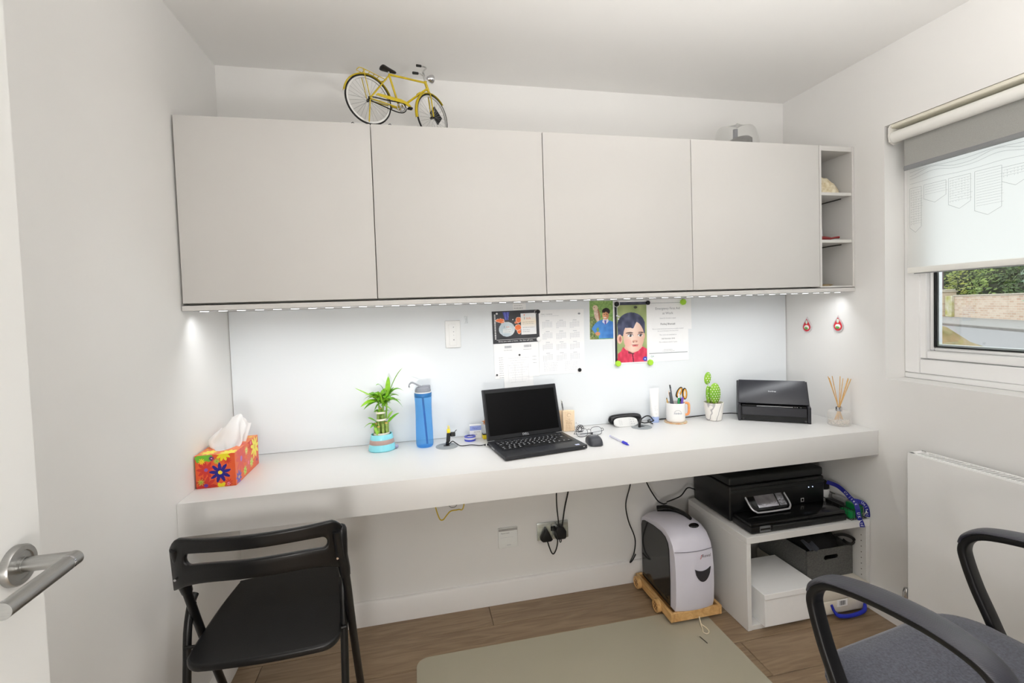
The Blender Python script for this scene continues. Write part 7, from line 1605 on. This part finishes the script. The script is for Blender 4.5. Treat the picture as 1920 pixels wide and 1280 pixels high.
    for P in (Q0, Q1):
        b = B(); b.tube(P, 0.0100, 12, smooth=3); b.build('leg', BLACKMETAL, t)
    b = B(); b.tube([Q0[-1], Q1[-1]], 0.0100, 12); b.build('crossbar', BLACKMETAL, t)
    for x, y, z in ((0.1125, -0.7345, 0.664), (0.4815, -0.7345, 0.664)):
        b = B(); b.cyl((x, y + 0.012, z), (x, y - 0.0025, z), 0.0030, n=12); b.build('screw', CHROME, bk)
    for a, c in (((0.088, -0.603, 0.545), (0.110, -0.64, 0.548)), ((0.4725, -0.64, 0.548), (0.500, -0.672, 0.548)), ((0.4625, -0.68, 0.444), (0.485, -0.675, 0.444)), ((0.086, -0.655, 0.444), (0.118, -0.655, 0.444))):
        b = B(); b.cyl(a, c, 0.0042, n=10); b.build('pivot_bolt', BLACKMETAL, t)
folding_chair()
def office_chair():
    t = thing('office_chair', 'office chair with dark grey fabric seat and black loop arms at the lower right', 'office chair', (1.8145, -1.0495, 0), R_(7.5))
    FB = mat('charcoal_fabric', (80, 82, 93), 0.95, noise=0.38, scale=230, bump=0.5, sheen=0.3); PL = mat('arm_black_plastic', (16, 16, 18), 0.38, noise=0.06, scale=200)
    def outline(w, d0, d1, r, z):
        P = []
        for cx, cy, a0 in ((w - r, d0 - r, 0), (-w + r, d0 - r, 90), (-w + r + 0.01, d1 + r, 180), (w - r - 0.01, d1 + r, 270)):
            for k in range(7): a = R_(a0 + k * 15); P.append((cx + r * math.cos(a), cy + r * math.sin(a), z))
        return P
    def loft(layers, m, nm, parent):
        b = B(); rings = []
        for (w, d0, d1, r, z) in layers: rings.append([b.bm.verts.new(p) for p in outline(w, d0, d1, r, z)])
        for A, C in zip(rings, rings[1:]):
            for k in range(len(A)): b.bm.faces.new((A[k], A[(k + 1) % len(A)], C[(k + 1) % len(C)], C[k]))
        b.bm.faces.new(rings[0][::-1]); 
        top = rings[-1]; c = b.bm.verts.new((0, (layers[-1][1] + layers[-1][2]) / 2, layers[-1][4] + 0.002))
        for k in range(len(top)): b.bm.faces.new((top[k], top[(k + 1) % len(top)], c))
        return b.build(nm, m, parent, world=False, smooth=60)
    loft([(0.235, -0.012, -0.47, 0.07, 0.404), (0.250, 0.000, -0.48, 0.08, 0.414), (0.256, 0.006, -0.485, 0.085, 0.432), (0.252, 0.000, -0.482, 0.085, 0.449), (0.238, -0.016, -0.47, 0.08, 0.459), (0.20, -0.055, -0.44, 0.07, 0.4635), (0.10, -0.15, -0.35, 0.05, 0.4620)], FB, 'seat_cushion', t)
    loft([(0.19, -0.06, -0.44, 0.06, 0.372), (0.238, -0.012, -0.468, 0.08, 0.392), (0.240, -0.010, -0.47, 0.08, 0.4035)], PL, 'seat_shell', t)
    b = B(); b.tube([(x * 1.0, y, 0.417) for x, y, z in outline(0.2535, 0.0035, -0.482, 0.083, 0)], 0.0022, 6, True); b.build('piping', FB, t, world=False)
    for s in (-1, 1):
        x = 0.272 * s
        loop = [(x * 0.80, -0.14, 0.383), (x * 0.98, -0.125, 0.392), (x, -0.100, 0.42), (x, -0.078, 0.47), (x, -0.052, 0.53), (x, -0.032, 0.592), (x, -0.028, 0.622), (x, -0.040, 0.650), (x, -0.072, 0.672), (x, -0.14, 0.687), (x, -0.21, 0.692), (x, -0.27, 0.690), (x, -0.322, 0.676), (x, -0.348, 0.648), (x, -0.352, 0.61), (x, -0.338, 0.53), (x, -0.315, 0.45), (x * 0.98, -0.295, 0.40), (x * 0.80, -0.28, 0.385)]
        pr = [(0.019 * math.copysign(abs(math.cos(q)) ** 0.5, math.cos(q)), 0.0105 * math.copysign(abs(math.sin(q)) ** 0.5, math.sin(q))) for q in [i * math.pi / 8 for i in range(16)]]
        b = B(); C_ = catmull(loop, 5); b.tube(C_, 1, prof=[(q, w) for q, w in pr], up=(s, 0, 0.0001), scale=[(0.55, 1.75)] * len(C_)); arm = b.build('arm', PL, t, world=False, smooth=60)
        pad = [(x, -0.022, 0.634), (x, -0.034, 0.658), (x, -0.068, 0.682), (x, -0.14, 0.698), (x, -0.21, 0.704), (x, -0.27, 0.702), (x, -0.325, 0.688), (x, -0.356, 0.660), (x, -0.364, 0.62)]
        C_ = catmull(pad, 6); n = len(C_)
        sc_ = [(1, 0.62 + 0.45 * math.sin(math.pi * min(1, (i / (n - 1)) * 1.02)) ** 0.8) for i in range(n)]
        padm = pad_material()
        b = B(); b.tube(C_, 1, prof=[(0.0065 * math.sin(q) if abs(math.sin(q)) > 0 else 0, 0.0290 * math.cos(q)) for q in [i * math.pi / 10 for i in range(20)]], up=(s, 0, 0.0001), scale=sc_); b.build('arm_pad', padm, arm, world=False, smooth=60)
    b = B(); b.cyl((0, -0.24, 0.371), (0, -0.24, 0.10), 0.025, n=20); b.build('gas_lift', PL, t, world=False)
    for k in range(5):
        a = R_(90 + 72 * k); d = Vector((math.cos(a), math.sin(a), 0)); c = Vector((0, -0.24, 0.095))
        b = B(); b.tube([c, c + d * 0.15 + Vector((0, 0, -0.004)), c + d * 0.26 + Vector((0, 0, -0.028))], [0.028, 0.022, 0.016], 10); b.build('star_leg', PL, t, world=False)
        p = c + d * 0.265; sd = Vector((-d.y, d.x, 0))
        b = B(); b.cyl(p + sd * 0.02 + Vector((0, 0, -0.0668)), p - sd * 0.02 + Vector((0, 0, -0.0668)), 0.026, n=18); b.cyl(p + Vector((0, 0, -0.055)), p + Vector((0, 0, -0.03)), 0.006, n=8); b.build('castor', PL, t, world=False)
    b = B(); b.grid(lambda u, v: (-0.215 + 0.43 * u, -0.475 - 0.05 * math.sin(u * math.pi) * 1 - 0.05 * v, 0.56 + 0.44 * v), 12, 8, 0.04); b.build('backrest', FB, t, world=False)
    b = B(); b.tube([(0, -0.40, 0.385), (0, -0.545, 0.40), (0, -0.60, 0.48), (0, -0.585, 0.66)], 1, prof=[(-0.03, -0.006), (0.03, -0.006), (0.03, 0.006), (-0.03, 0.006)], up=(1, 0, 0.0001)); b.build('back_bar', PL, t, world=False)
def pad_material():
    nm = 'ribbed_arm_pad'
    if nm in MATS: return MATS[nm]
    m = mat(nm, (62, 62, 70), 0.32); nt = m.node_tree; b = nt.nodes['Principled BSDF']
    tc = nt.nodes.new('ShaderNodeTexCoord'); wv = nt.nodes.new('ShaderNodeTexWave'); wv.inputs['Scale'].default_value = 130; wv.bands_direction = 'DIAGONAL'
    bp = nt.nodes.new('ShaderNodeBump'); bp.inputs['Strength'].default_value = 0.35; bp.inputs['Distance'].default_value = 0.001
    nt.links.new(tc.outputs['Object'], wv.inputs[0]); nt.links.new(wv.outputs['Fac'], bp.inputs['Height']); nt.links.new(bp.outputs[0], b.inputs['Normal'])
    return m
office_chair()
# ------------------------------------------------------------------ on the floor
def floor_bits():
    P = []
    x0, x1, y1, y0 = 0.657, 1.828, -0.250, -1.25
    for cx, cy, a0, r in ((x1 - 0.02, y1 - 0.02, 0, 0.02), (x0 + 0.045, y1 - 0.045, 90, 0.045), (x0 + 0.045, y0 + 0.045, 180, 0.045), (x1 - 0.045, y0 + 0.045, 270, 0.045)):
        for k in range(7): a = R_(a0 + 15 * k); P.append((cx + r * math.cos(a), cy + r * math.sin(a), 0.0003))
    b = B(); b.prism(P, (0, 0, 0.0018), 0.0005, 1)
    tag(b.build('chair_mat', mat_mix_transparent('hazy_mat_plastic', (230, 220, 202), 0.44, 0.25, (232, 238, 228)), loc=(1.24, -0.75, 0.0003)), 'see-through greenish plastic chair mat on the oak floor', 'mat')
    b = B(); b.cyl((1.725, -0.408, 0.0038), (1.731, -0.446, 0.0038), 0.0014, n=6); tag(b.build('cable_tie_end', BLACK, loc=(1.728, -0.427, 0.0022)), 'short dark offcut lying on the chair mat in front of the shredder', 'offcut')
floor_bits()
